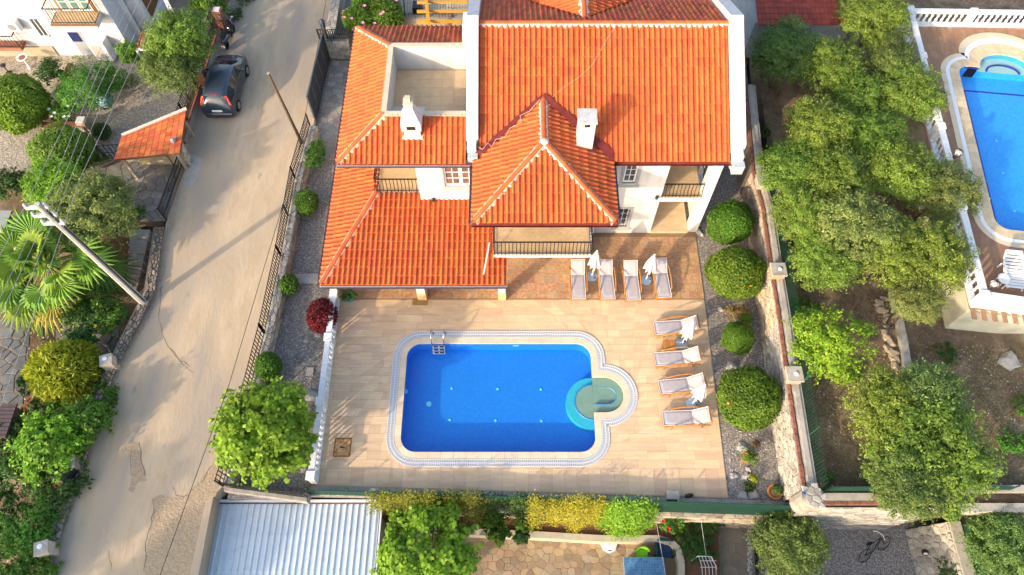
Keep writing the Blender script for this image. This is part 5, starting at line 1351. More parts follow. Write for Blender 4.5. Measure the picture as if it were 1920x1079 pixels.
# house with a red roof above the grove
rh = thing('red_roof_outbuilding', 'low building with a dark red tiled roof behind the dark olive tree', 'building', G(1500, 20, gz), world=True)
ra, rb = G(1420, 52, gz + 2.2), G(1600, 52, gz + 2.2); MB().b2((ra.x - .1, ra.y + .25, gz), (rb.x, ra.y + 5, gz + 2.3)).build('wall', mat('grey_blue_render', (.34, .38, .42), (.28, .32, .36), 2, .9), rh)
hh = gz + 2.35; rfm = mat('dark_red_tile', (.25, .05, .03), (.19, .035, .025), 3, .7, rnd=.18)
sl_ = MB(); sl_.add([(ra.x, ra.y, hh), (rb.x, ra.y, hh), (rb.x, ra.y + 5, hh + 1.1), (ra.x, ra.y + 5, hh + 1.1)], [(0, 1, 2, 3)]); rfo = sl_.build('roof', rfm, rh)
me = MB().box((0, .17, .03), (.2, .36, .03)).mesh('roof_tile'); me.materials.append(rfm); tl = math.atan2(1.1, 5)
for i in range(int((rb.x - ra.x) / .21)):
    for j in range(9): addmesh('roof_tile', me, rfm, rfo, mw=Matrix.Translation((ra.x + .1 + i * .21, ra.y + j * .33 * math.cos(tl), hh + j * .33 * math.sin(tl))) @ Matrix.Rotation(tl - .06, 4, 'X'))
# ================================================================ left edge of the villa plot
up = Vector((0, 0, 1))
rw_top = [G(x, y, .6) for x, y in ((586, 236), (558, 335), (532, 480), (502, 625), (466, 765), (424, 912))]
vw = thing('roadside_wall', 'low rubble wall between the road and the villa garden', 'wall', rw_top[2] * Vector((1, 1, 0)), world=True)
for i, (a, b) in enumerate(zip(rw_top, rw_top[1:])):
    MB().prism([(a.x - .2, a.y), (b.x - .2, b.y), (b.x + .2, b.y), (a.x + .2, a.y)], -.2, .58).build('wall_core', STJOINT, vw)
    L = (b - a).length; cells = voronoi([(0, -.21), (L, -.21), (L, .21), (0, .21)], .34, .22, seed=60 + i)
    U = (b - a).normalized(); Vv = Vector((-U.y, U.x, 0))
    stones(vw, cells, Vector((a.x, a.y, .585)), U, Vv, STONEG, h=(.01, .04), cap=60)
    face_stones(vw, (b.x + .2, b.y), (a.x + .2, a.y), -.02, .58, STONE, .3, .2, seed=70 + i, cap=55)
iron_fence('iron_fence', 'black iron bar fence on the roadside wall of the villa', [p + Vector((-.12, 0, .02)) for p in rw_top], .85, n_per_m=6.5, posts=2.6)
bfa, bfb = G(424, 915, .2), G(578, 935, .2)
MB().beam(bfa - up * .1, bfb - up * .1, .3, .5).build('corner_wall', STONEG); tag(bpy.data.objects['corner_wall'], 'low stone wall behind the metal roof at the bottom garden corner', 'wall')
iron_fence('iron_fence', 'black iron fence closing the bottom of the garden behind the metal roof', [bfa + up * .15, bfb + up * .15], .7, n_per_m=9, posts=1.6)
# sliding gate
g0, g1 = G(619, 112, 0), G(592, 229, 0); gt = thing('driveway_gate', 'tall dark grey sheet metal gate at the road side of the villa', 'gate', (g0 + g1) / 2, world=True)
GATEM = mat('dark_gate_sheet', (.045, .045, .045), (.035, .035, .035), 3, .45, .1, 30)
dg = g1 - g0; n = 5
for i in range(n): MB().beam(g0 + dg * ((i + .02) / n) + up * .95, g0 + dg * ((i + .98) / n) + up * .95, .03, 1.7).build('panel', GATEM, gt)
fr_ = mat('gate_frame_steel', (.09, .11, .13), None, rough=.4, metal=.3)
for z in (.08, 1.83): MB().beam(g0 + up * z, g1 + up * z, .07, .06).build('frame_rail', fr_, gt)
for q in (0, 1): MB().box(g0 + dg * q + up * .95, (.07, .07, 1.8)).build('frame_post', fr_, gt)
MB().tube([g0 + dg * .86 + Vector((.05, 0, .9)), g0 + dg * .86 + Vector((.12, 0, .95)), g0 + dg * .93 + Vector((.12, 0, .95)), g0 + dg * .93 + Vector((.05, 0, .9))], .015, 6).build('handle', IRON, gt)
gp = thing('gate_lantern', 'black lantern post at the upper end of the dark gate', 'lamp post', g0 + Vector((.05, .25, 0)))
MB().box((0, 0, 1.0), (.16, .16, 2.0)).build('post', GATEM, gp)
MB().lathe([(.1, 2.0), (.14, 2.05), (.16, 2.35), (.19, 2.38), (.05, 2.52)], (0, 0, 0), 6).build('lantern', mat('lantern_grey', (.05, .06, .08), None, rough=.4), gp)
MB().tube([(.1, -.1, 1.1), (.3, -.25, 1.2), (.3, -.25, 1.9), (.12, -.1, 1.95)], .02, 6).build('bracket', IRON, gp)
# stone wall beside the gate + wall along the road above it
c0, c1 = G(608, 111, 0), G(662, 111, 0)
sw = thing('gate_side_wall', 'grey stone wall between the gate and the villa', 'wall', c0, world=True)
MB().b2((c0.x, c0.y, 0), (c1.x, c0.y + .45, 1.25)).build('wall_core', STJOINT, sw)
face_stones(sw, c0.xy, c1.xy, 0, 1.25, STONEG, .36, .26, seed=5, cap=200)
iron_fence('iron_fence', 'small iron fence on top of the stone wall beside the gate', [Vector((c0.x, c0.y + .2, 1.25)), Vector((c1.x, c0.y + .2, 1.25))], .6, n_per_m=10, posts=1)
w2 = thing('upper_road_wall', 'tall pale stone wall along the road above the gate', 'wall', G(628, 40, 0), world=True)
ua, ub = G(616, 80, .9), G(640, -60, .9)
MB().prism([(ua.x - .25, ua.y), (ub.x - .25, ub.y), (ub.x + .25, ub.y), (ua.x + .25, ua.y)], -.1, .9).build('wall_core', CONC, w2)
L = (ub - ua).length; U = (ub - ua).normalized(); stones(w2, voronoi([(0, -.26), (L, -.26), (L, .26), (0, .26)], .36, .24, seed=9), Vector((ua.x, ua.y, .905)), U, Vector((-U.y, U.x, 0)), STONEG, h=(.01, .04), cap=80)
# stone paved strip inside the gate
sp = [G(x, y, 0) for x, y in ((622, 114), (655, 114), (640, 300), (585, 300), (598, 230))]
pv = MB().prism(sp, -.1, -.02).build('gate_path', mat('path_joint', (.22, .20, .17), (.17, .15, .13), 5, .95, .4, 20), kind='structure')
cells = voronoi([(p.x, p.y) for p in sp][::-1] if area2([(p.x, p.y) for p in sp]) < 0 else [(p.x, p.y) for p in sp], .42, .38, seed=21)
stones(pv, cells, (0, 0, -.02), (1, 0, 0), (0, 1, 0), mat('grey_flagstone', (.33, .30, .26), (.26, .24, .21), 3, .9, .3, 18, rnd=.22), h=(.005, .02), name='flagstone', gap=.02, chamf=.94)
# pole on the villa side
b = G(566, 268, ZR); tp = G(503, 138, ZR + 5.1); wp = thing('wooden_pole', 'leaning bare wooden utility pole beside the villa wall', 'utility pole', b)
MB().tube([Vector((0, 0, -.2)), (tp - b) * .5 + Vector((0, 0, 0)), tp - b], [.085, .07, .055], 10).build('pole_shaft', mat('weathered_pole', (.10, .072, .04), (.07, .05, .03), 8, .9), wp, smooth=True)
MB().lathe([(.075, 0), (.075, .03)], tp - b, 8).build('pole_top', mat('pole_end', (.35, .28, .18), None), wp)
# garden strip plants
plant('shrub', 'trailing bright green creeper on the wall by the wooden pole', 'shrub', 592, 288, 0, crown_mesh('crown', L_GREEN, (.5, .9, .35), 18, .25, 1400, .12, .06), trunk_mb(.5, .03, .3, 4), zc=.65)
plant('shrub', 'rounded green shrub in the narrow garden left of the veranda roof', 'shrub', 575, 379, 0, ball_mesh('crown', L_GREEN, (.62, .68, .55), 2600, .11, .05, .1, lumps=8), trunk_mb(.4, .03, .3, 4), zc=.6, core=core_mesh((.55, .6, .5), CORE))
plant('shrub', 'small leafy shrub at the garden wall left of the veranda corner', 'shrub', 541, 534, 0, ball_mesh('crown', L_GREEN, (.42, .5, .4), 1100, .13, .055, .12, spike=.4), trunk_mb(.3, .03, .2, 4), zc=.45, core=core_mesh((.3, .38, .3), CORE))
plant('barberry_bush', 'deep red spiky bush beside the white balustrade', 'bush', 604, 592, 0, ball_mesh('crown', L_RED, (.66, .8, .6), 2600, .16, .05, .14, spike=.6), trunk_mb(.4, .03, .3, 5), zc=.6, core=core_mesh((.45, .5, .4), mat('inner_shade_red', (.05, .008, .01), None)))  # dark red core stands in for shade inside the bush
plant('shrub', 'dark green conical shrub behind the big lime green tree', 'shrub', 503, 687, 0, ball_mesh('crown', L_CITRUS, (.6, .66, .7), 2400, .13, .05, .1, lumps=7), trunk_mb(.4, .03, .3, 4), zc=.75, core=core_mesh((.5, .55, .55), CORE))
plant('leafy_tree', 'large lime green broadleaf tree between the road and the balustrade', 'tree', 497, 810, 0, crown_mesh('crown', L_LIME, (1.95, 1.95, 1.6), 95, .45, 11500, .17, .13, hollow=.6, up=.8), trunk_mb(1.7, .11, 1.6, 7, 5, rz=.8), zc=2.1)
pot_plant(657, 562, .2, .34, 'leafy plant in a blue and orange pot at the balustrade end', L_GREEN, .34, .0, mat('blue_pot', (.12, .3, .45), None, rough=.5), .26, 60, .8, None)
for px, py, s, lb in ((597, 627, .22, 'flat round stone in the gravel below the red bush'), (575, 640, .14, 'small stone in the gravel left of the balustrade'), (582, 742, .3, 'dark boulder beside the balustrade'), (568, 878, .16, 'round stone in the gravel at the bottom of the balustrade')): rock(px, py, s, lb, flat=.4)
o = MB().box(G(581, 697, .01), (.3, .36, .05)).build('stepping_slab', CONC); tag(o, 'square pale slab lying in the gravel left of the balustrade', 'slab')
o = MB().beam(G(553, 524, 0), G(600, 522, 0), .5, .06).build('stone_strip', STONEG); tag(o, 'narrow stone strip across the gravel left of the veranda', 'path')
# oleander at the top
def flowers(m, n, r, rad, zlo=.2, sz=.1):
    def f(t, zc):
        for _ in range(n):
            d_ = Vector((random.gauss(0, 1), random.gauss(-.2, 1), abs(random.gauss(.7, .5)) + zlo)).normalized(); p = Vector((d_.x * rad[0], d_.y * rad[1], d_.z * rad[2])) + Vector((0, 0, zc)); mb = MB()
            for k in range(5):
                a = 2 * PI * k / 5; c = p + Vector((math.cos(a) * sz * .6, math.sin(a) * sz * .6, .01)); mb.add([p, c + Vector((-math.sin(a) * sz * .4, math.cos(a) * sz * .4, .03)), p + Vector((math.cos(a) * sz * 1.2, math.sin(a) * sz * 1.2, .04)), c + Vector((math.sin(a) * sz * .4, -math.cos(a) * sz * .4, .03))], [(0, 1, 2, 3)])
            mb.build('flower', m, t)
    return f
PINK = mat('pink_petal', (.72, .22, .36), (.8, .35, .45), 20, .7); REDP = mat('red_petal', (.6, .02, .02), None, rough=.7); WHITEP = mat('white_petal', (.8, .78, .74), None, rough=.7)
for px, py, r, lb, k in ((675, 38, 1.0, 'pink flowering oleander bush nearest the road wall', 9), (722, 28, 1.1, 'pink flowering oleander bush beside the wooden pergola', 7), (690, 2, 1.0, 'oleander bush at the top edge of the picture', 3)):
    plant('oleander_bush', lb, 'bush', px, py, .0, ball_mesh('crown', L_GREEN, (1, 1, .8), 3600, .2, .05, .16, lumps=9, spike=.6), trunk_mb(.6, .04, .5, 6), zc=1.0, sc_=r, core=core_mesh((.7, .7, .55), CORE), extra=flowers(PINK, k, 1, (r, r, r * .85)), group='oleander bushes')
# pergola with screen behind the villa
pg = thing('pergola', 'orange stained wooden pergola behind the villa wing', 'pergola', G(820, 40, 0), world=True)
PW = mat('orange_stained_wood', (.62, .30, .03), (.52, .24, .03), 6, .6); zp = 2.6
for py in (5, 22, 41): MB().beam(G(782, py, zp), G(876, py - 1, zp), .1, .14).build('rafter', PW, pg)
MB().beam(G(797, -20, zp + .13), G(806, 50, zp + .13), .13, .12).build('beam', PW, pg); MB().box(G(804, 44, 1.2), (.14, .14, 2.5)).build('post', PW, pg); MB().box(G(797, -5, 1.2), (.14, .14, 2.5)).build('post', PW, pg)
pf = MB().prism([G(x, y, 0) for x, y in ((752, -60), (900, -60), (900, 75), (752, 75))], -.1, .02).build('back_patio', mat('pale_decking', (.46, .40, .32), None), kind='structure')
dm = mat('grey_deck_plank', (.50, .43, .34), (.42, .36, .28), 4, .8, rnd=.1)
for i in range(26):
    a, b2_ = G(762 + i * 5.0, -40, .05), G(762 + i * 5.0 - (850 - 762 - i * 5) * -.0, 48, .05); MB().beam(a, Vector((a.x, b2_.y, .05)), .13, .04).build('plank', dm, pf)
MB().b2((*G(752, 52, 0).xy, 0), (*G(880, 44, 0).xy, .6)).build('plinth_wall', STONE); tag(bpy.data.objects['plinth_wall'], 'low cream stone wall at the end of the decked patio behind the villa', 'wall')
iron_fence('iron_fence', 'black fence at the corner of the decked patio behind the villa', [G(755, -40, .3), G(760, 40, .3), G(850, 40, .3)], .5, n_per_m=6, posts=1.5)
o = MB().box(G(783, 18, .4), (.5, .6, .7)).build('storage_box', IRON); tag(o, 'black box on the decked patio behind the villa', 'box')

# ================================================================ road: crack lines, patches, cars
crk = mat('tar_crack', (.16, .125, .09), None, rough=.9)
def crack(name, px, w_, label=None, seed=1):
    rd = random.Random(seed); P_ = []
    for (a, b) in zip(px, px[1:]):
        n = max(2, int(math.dist(a, b) / 9))
        for i in range(n): t = i / n; P_.append(G(a[0] + (b[0] - a[0]) * t + rd.uniform(-2, 2), a[1] + (b[1] - a[1]) * t + rd.uniform(-2, 2), ZR + .004))
    vs = []; fs = []
    for i in range(len(P_)):
        d_ = (P_[min(i + 1, len(P_) - 1)] - P_[max(0, i - 1)]).normalized(); s = Vector((-d_.y, d_.x, 0)) * w_ * .6 * rd.uniform(.3, 1.2); vs += [P_[i] + s, P_[i] - s]
    fs = [(2 * i, 2 * i + 1, 2 * i + 3, 2 * i + 2) for i in range(len(P_) - 1)]
    return MB().add(vs, fs).build(name, crk, bpy.data.objects['road'])
crack('crack', [(303, 535), (297, 600), (310, 640), (330, 670), (360, 690)], .02, seed=2); crack('crack', [(262, 830), (268, 880), (275, 905)], .03, seed=3); crack('crack', [(325, 915), (332, 930), (352, 930), (380, 900), (402, 862)], .025, seed=4)
crack('crack', [(285, 935), (288, 960), (275, 1010), (270, 1079)], .025, seed=5); crack('crack', [(248, 835), (245, 870), (247, 900)], .02, seed=6); crack('crack', [(320, 655), (350, 690), (373, 705)], .015, seed=7); crack('crack', [(205, 1030), (208, 1079)], .02, seed=8)
# broken patch where the surface layer is missing
PATCH = mat('broken_concrete', (.42, .32, .21), (.33, .25, .165), 7, .95, 1.0, 12)
def patch(px, m, z, label=None): 
    P_ = [G(x, y, ZR) for x, y in px]; return MB().prism(P_, ZR - .02, ZR + z).build('road_patch', m, bpy.data.objects['road'])
patch([(232, 838), (246, 828), (262, 830), (265, 870), (275, 902), (258, 905), (250, 925), (240, 920), (247, 895), (246, 862)], PATCH, .003)
patch([(330, 934), (345, 930), (362, 915), (390, 880), (410, 855), (418, 880), (405, 930), (385, 940), (355, 1079), (270, 1079), (278, 1010), (288, 955), (286, 935), (300, 928)], PATCH, .0025)
patch([(346, 300), (362, 288), (380, 300), (372, 330), (358, 352), (345, 350)], mat('pale_cement_patch', (.46, .42, .36), (.40, .36, .31), 3, .9), .004)
# overhead cable along the road
def wire(name, pts, r, m, label, cat='cable', group=None, sag=0):
    P_ = [Vector(p) for p in pts]; Q_ = []
    for a, b in zip(P_, P_[1:]):
        for i in range(10): t = i / 10; Q_.append(a.lerp(b, t) - up * sag * 4 * t * (1 - t))
    Q_.append(P_[-1]); o = MB().tube(Q_, r, 5).build(name, m); tag(o, label, cat, group); return o
BLK = mat('black_cable', (.02, .02, .02), None, rough=.6); ALU = mat('aluminium_wire', (.34, .34, .34), None, rough=.5)
wire('overhead_cable', [G(617, -30, 4), G(560, 285, 4.4), G(430, 720, 4.4), G(300, 1079, 4.2), G(270, 1200, 4.2)], .012, BLK, 'black cable strung along the right side of the road')
# ---- car
PAINT = mat('dark_blue_grey_paint', (.02, .032, .05), None, rough=.3, spec=.5, coat=.5); CGL = mat('car_glass', (.02, .035, .04), None, rough=.05, spec=.9); RUB = mat('rubber', (.015, .015, .015), None, rough=.85); RIM = mat('alloy', (.4, .4, .42), None, rough=.35, metal=.8); TL = mat('tail_light_red', (.55, .015, .012), None, rough=.2, spec=.6)
car = thing('parked_car', 'dark blue hatchback car parked by the iron fence on the road', 'car', (-14.92, 25.1, ZR), R(0))
stn = [(0.0, .60, .66, .56, .70, .74), (.05, .90, .70, .80, .77, .80), (.16, 1.06, .66, .88, .79, .82), (.36, 1.42, .55, .92, .81, .83), (.9, 1.50, .57, .91, .83, .845), (1.8, 1.51, .58, .90, .84, .85), (2.45, 1.42, .56, .90, .84, .85), (2.8, 1.2, .61, .90, .83, .85), (3.2, .99, .66, .87, .80, .835), (3.7, .84, .64, .74, .76, .81), (3.95, .66, .56, .60, .66, .70)]
vs = []; fs = []
for (y, zt, wt, zb, wb, wm) in stn:
    half = [(0, zt + .02), (wt * .6, zt + .012), (wt, zt - .02), (wb, zb), (wm, .58 if zb > .6 else zb - .1), (wm * .98, .32), (wm * .9, .2), (0, .2)]
    vs += [(x, y, z) for x, z in half] + [(-x, y, z) for x, z in half[-2:0:-1]]
nS = 14
for i in range(len(stn) - 1):
    for k in range(nS): q = (k + 1) % nS; fs.append((i * nS + q, i * nS + k, (i + 1) * nS + k, (i + 1) * nS + q))
fs.append(tuple(range(nS))); fs.append(tuple((len(stn) - 1) * nS + k for k in range(nS - 1, -1, -1)))
body_ = MB().add(vs, fs).build('body', PAINT, car, smooth=True)
def lerp3(a, b, t): return tuple(a[i] + (b[i] - a[i]) * t for i in range(3))
def stp(i): y, zt, wt, zb, wb, wm = stn[i]; return (wt, y, zt - .02), (wb, y, zb)
# side glass
for s in (-1, 1):
    for nm, ia, ib in (('side_window', 4, 5), ('side_window', 5, 6)):
        (ta, ba_), (tb, bb2) = stp(ia), stp(ib); q = [lerp3(ba_, ta, .1), lerp3(bb2, tb, .1), lerp3(bb2, tb, .88), lerp3(ba_, ta, .88)]; g_ = .05
        ya, yb = q[0][1] + .04, q[1][1] - .04
        MB().add([(s * (p[0] + .012), max(ya, min(yb, p[1])), p[2]) for p in q], [(0, 1, 2, 3)] if s > 0 else [(3, 2, 1, 0)]).build(nm, CGL, car)
    (ta, ba_), (tb, bb2) = stp(6), stp(8); MB().add([(s * (p[0] + .012), p[1], p[2]) for p in (lerp3(ba_, ta, .1), lerp3(ba_, ta, .85), (stn[7][2], 2.72, stn[7][1] - .07), (stn[8][4] - .02, 3.0, .93))], [(3, 2, 1, 0)] if s > 0 else [(0, 1, 2, 3)]).build('side_window', CGL, car)
    (ta, ba_), (tb, bb2) = stp(3), stp(4); MB().add([(s * (p[0] + .012), p[1], p[2]) for p in (lerp3(ba_, ta, .15), lerp3(bb2, tb, .1), lerp3(bb2, tb, .85), lerp3(ba_, ta, .75))], [(0, 1, 2, 3)] if s > 0 else [(3, 2, 1, 0)]).build('side_window', CGL, car)
# rear window, windscreen
MB().add([(-.56, .155, 1.04), (.56, .155, 1.04), (.48, .335, 1.39), (-.48, .335, 1.39)], [(0, 1, 2, 3)]).build('rear_window', CGL, car)
a_, b_, c_ = stn[6], stn[7], stn[8]
MB().add([(-.5, 2.5, 1.42), (.5, 2.5, 1.42), (.56, 2.8, 1.235), (-.56, 2.8, 1.235), (.62, 3.16, 1.03), (-.62, 3.16, 1.03)], [(0, 1, 2, 3), (3, 2, 4, 5)]).build('windscreen', CGL, car)
for s in (-1, 1):
    MB().add([(s * .60, .145, 1.0), (s * .79, .13, .95), (s * .62, .36, 1.37), (s * .52, .33, 1.38), (s * .80, .2, .95), (s * .64, .42, 1.37)], [(0, 1, 2, 3), (1, 4, 5, 2)] if s > 0 else [(3, 2, 1, 0), (2, 5, 4, 1)]).build('tail_light', TL, car)
    MB().add([(s * .45, 3.90, .72), (s * .72, 3.72, .76), (s * .66, 3.60, .88), (s * .45, 3.72, .86)], [(0, 1, 2, 3)] if s > 0 else [(3, 2, 1, 0)]).build('headlight', mat('headlight', (.6, .62, .62), None, rough=.1), car)
    MB().box((s * .93, 2.6, .96), (.18, .12, .12)).build('wing_mirror', PAINT, car, bevel=.03)
    for yy in (.72, 3.18):
        wv = MB(); cxx = s * .76; pr_ = [(.18, -.1), (.29, -.1), (.31, -.07), (.31, .07), (.29, .1), (.18, .1)]
        wl = MB(); n = 18
        vs = []; fs = []
        for r_, o__ in pr_:
            for k in range(n): a = 2 * PI * k / n; vs.append((cxx + s * o__, yy + r_ * math.cos(a), .31 + r_ * math.sin(a)))
        for i in range(len(pr_) - 1):
            for k in range(n): q = (k + 1) % n; fs.append((i * n + k, i * n + q, (i + 1) * n + q, (i + 1) * n + k))
        w0_ = MB().add(vs, fs).build('wheel', RUB, car)
        rm = MB(); rm.lathe([(.185, 0), (.185, .02), (.05, .035)], (0, 0, 0), 14); M_ = Matrix.Translation((cxx + s * .085, yy, .31)) @ Matrix.Rotation(s * PI / 2, 4, 'Y'); rm.v = [tuple(M_ @ Vector(p)) for p in rm.v]; rm.build('rim', RIM, w0_)
    for yy in (1.15, 2.05): MB().box((s * .862, yy, .80), (.02, .16, .03)).build('door_handle', PAINT, car)
MB().b2((-.72, -.06, .34), (.72, .06, .52)).build('bumper', PAINT, car, bevel=.04); MB().b2((-.26, -.012, .62), (.26, .003, .74)).build('number_plate', WPLAST, car); MB().b2((-.18, .33, 1.425), (.18, .37, 1.45)).build('brake_light', TL, car)
MB().tube([(0, .55, 1.5), (0, .48, 1.62)], .01, 5).build('aerial', RUB, car)
# ---- scooter
scp = G(428, 66, ZR + .4); sct = thing('motor_scooter', 'black and dark blue motor scooter parked in front of the car', 'scooter', (scp.x, scp.y, ZR), R(-4))
BLKP = mat('black_scooter_plastic', (.012, .013, .018), None, rough=.25, spec=.6, coat=.4); BLUE = mat('scooter_blue', (.02, .03, .35), None, rough=.25, coat=.5)
for yy in (-.62, .66):
    vs = []; fs = []; n = 16; prf = [(.12, -.06), (.24, -.06), (.26, 0), (.24, .06), (.12, .06)]
    for r_, o__ in prf:
        for k in range(n): a = 2 * PI * k / n; vs.append((o__, yy + r_ * math.cos(a), .26 + r_ * math.sin(a)))
    for i in range(4):
        for k in range(n): q = (k + 1) % n; fs.append((i * n + k, i * n + q, (i + 1) * n + q, (i + 1) * n + k))
    MB().add(vs, fs).build('wheel', RUB, sct)
def loft(rings, n=10):
    vs = []; fs = []
    for (y, z, w_, h_) in rings:
        for k in range(n): a = 2 * PI * k / n; vs.append((w_ * math.cos(a), y, z + h_ * math.sin(a)))
    for i in range(len(rings) - 1):
        for k in range(n): q = (k + 1) % n; fs.append((i * n + k, i * n + q, (i + 1) * n + q, (i + 1) * n + k))
    fs.append(tuple(range(n))); fs.append(tuple((len(rings) - 1) * n + k for k in range(n - 1, -1, -1))); return MB().add(vs, fs)
loft([(-.95, .72, .06, .04), (-.8, .66, .16, .14), (-.4, .58, .2, .18), (-.05, .5, .18, .16), (.05, .35, .17, .08)]).build('rear_body', BLKP, sct, smooth=True)
loft([(-.72, .82, .1, .03), (-.5, .82, .17, .06), (-.1, .78, .16, .06), (.1, .74, .1, .04)]).build('seat', RUB, sct, smooth=True)
MB().b2((-.17, .0, .28), (.17, .4, .33)).build('footboard', BLKP, sct)
loft([(.36, .3, .18, .06), (.42, .55, .24, .1), (.48, .8, .2, .1), (.5, .95, .12, .06)]).build('leg_shield', BLKP, sct, smooth=True)
loft([(.52, .62, .1, .1), (.62, .66, .17, .14), (.78, .58, .12, .1), (.86, .52, .04, .04)]).build('front_fairing', BLUE, sct, smooth=True)
MB().tube([(-.36, .36, 1.03), (-.15, .45, 1.05), (.15, .45, 1.05), (.36, .36, 1.03)], .022, 8).build('handlebar', BLKP, sct)
for s in (-1, 1): MB().tube([(s * .24, .42, 1.05), (s * .33, .5, 1.2)], .01, 5).lathe([(.01, 0), (.07, .0), (.07, .02), (.01, .03)], (s * .35, .52, 1.2), 10).build('mirror', mat('mirror_grey', (.3, .32, .34), None, rough=.15), sct)
MB().box((0, -.93, .66), (.16, .06, .1)).build('tail_light', TL, sct); MB().box((0, -1.0, .48), (.2, .02, .16)).build('number_plate', WPLAST, sct)
plant('roadside_weed', 'weeds at the foot of the fence behind the scooter', 'weeds', 442, 28, ZR, weedd, None, zc=.15, sc_=.8, rz=2, crown_name='foliage'); plant('roadside_weed', 'weeds at the top edge of the road by the fence', 'weeds', 462, 0, ZR, weedd, None, zc=.15, sc_=.8, rz=4, crown_name='foliage')
# ================================================================ neighbour across the road (upper left)
lwp = [G(x, y, ZR + .35) for x, y in ((438, -40), (418, 20), (389, 110), (352, 225), (340, 262))]
lw = thing('fence_wall', 'low wall with brick coping carrying the iron fence on the left of the road', 'wall', lwp[2], world=True)
for a, b in zip(lwp, lwp[1:]):
    MB().prism([(a.x - .14, a.y), (b.x - .14, b.y), (b.x + .14, b.y), (a.x + .14, a.y)], 0, ZR + .3).build('wall_core', CONC, lw)
    L = (b - a).length; n = int(L / .23); an = math.atan2((b - a).y, (b - a).x)
    for i in range(n): MB().box(a.lerp(b, (i + .5) / n) + up * -.015, (L / n - .012, .2, .07), an).build('brick', BRICK, lw)
iron_fence('iron_fence', 'black iron fence on the low wall left of the parked car', [p + up * .02 for p in lwp], 1.15, n_per_m=7, posts=2.4)
for px, py, lb in ((405, 17, 'brick gate pier with pale cap near the scooter'), (371, 130, 'brick pier with pale cap beside the parked car')):
    p = G(px, py, ZR + 1.45); t = thing('brick_pier', lb, 'pier', (p.x, p.y, ZR), group='brick piers of the roadside fence')
    me = MB().box((0, 0, 0), (.21, .1, .062)).mesh('brick'); me.materials.append(BRICK)
    MB().box((0, 0, .65), (.40, .40, 1.3)).build('core', MORTAR, t)
    for j in range(18):
        for k in range(4):
            for q in (-1, 1):
                a = k * PI / 2 + (0); off_ = Vector((q * .105, -.17, .05 + j * .072)); addmesh('brick', me, BRICK, t, mw=Matrix.Translation(rotz(off_, a)) @ Matrix.Rotation(a, 4, 'Z'))
    MB().box((0, 0, 1.36), (.5, .5, .09)).build('cap', BRICK, t); MB().box((0, 0, 1.42), (.34, .34, .04)).build('cap_plate', mat('pale_cap', (.55, .56, .56), None), t)
# lean-to roof of flat orange tiles
zl0 = 1.75; q0, q1, q2, q3 = G(229, 255, 1.9), G(350, 205, 1.9), G(338, 287, 1.75), G(214, 300, 1.75)
lt = thing('tiled_shelter', 'small shelter roofed with flat orange tiles beside the road gate', 'shelter', q3 * Vector((1, 1, 0)), world=True)
MB().add([q3, q2, q1, q0, q3 - up * .1, q2 - up * .1, q1 - up * .1, q0 - up * .1], [(0, 1, 2, 3), (7, 6, 5, 4), (0, 4, 5, 1), (1, 5, 6, 2), (2, 6, 7, 3), (3, 7, 4, 0)]).build('roof_deck', BRICK, lt)
FLT = mat('flat_orange_tile', (.60, .16, .05), (.52, .13, .045), 4, .75, rnd=.22, hue=.012)
nn, mm = 11, 9
for i in range(nn):
    for j in range(mm):
        def pt(s, t): return q3.lerp(q2, s).lerp(q0.lerp(q1, s), t)
        a, b2_, c, d_ = pt((i + .04) / nn, j / mm), pt((i + .96) / nn, j / mm), pt((i + .96) / nn, (j + 1.1) / mm if j < mm - 1 else 1), pt((i + .04) / nn, (j + 1.1) / mm if j < mm - 1 else 1)
        MB().add([a + up * .05, b2_ + up * .05, c + up * .025, d_ + up * .025, a + up * .02, b2_ + up * .02], [(0, 1, 2, 3), (4, 5, 1, 0)]).build('roof_tile', FLT, lt)
MB().beam(q0 + up * .04, q1 + up * .04, .16, .07).build('ridge_strip', MORTAR, lt)
qc = (q0 + q1 + q2 + q3) / 4
for q in (q0, q1, q2, q3): q = q.lerp(qc, .18); MB().box((q.x, q.y, (q.z - .1) / 2), (.12, .12, q.z - .12)).build('post', STONE, lt)
MB().b2((q0.x + .2, q0.y - .3, .1), (q1.x - .5, q0.y - .1, 1.7)).build('back_wall', STONE, lt)
iron_fence('iron_fence', 'black iron railing below the orange tiled shelter', [G(200, 300, .1), G(322, 290, .1)], 1.05, n_per_m=5, posts=2)
pp = G(322, 262, ZR + 1.75); t = thing('stone_gate_pier', 'stone gate pier with a small lamp at the shelter corner', 'pier', (pp.x, pp.y, .1))
MB().box((0, 0, .8), (.5, .5, 1.6)).build('pier_shaft', STJOINT, t)
for (a, b) in (((-.25, -.25), (.25, -.25)), ((.25, -.25), (.25, .25))): face_stones(t, a, b, 0, 1.6, STONE, .25, .22, seed=33)
MB().box((0, 0, 1.65), (.6, .6, .1)).build('pier_cap', CONC, t, bevel=.02); MB().lathe([(.1, 1.7), (.13, 1.78), (.12, 1.9), (.04, 1.97)], (0, .05, 0), 10).build('lamp', mat('grey_lamp', (.25, .27, .28), None, rough=.3), t)
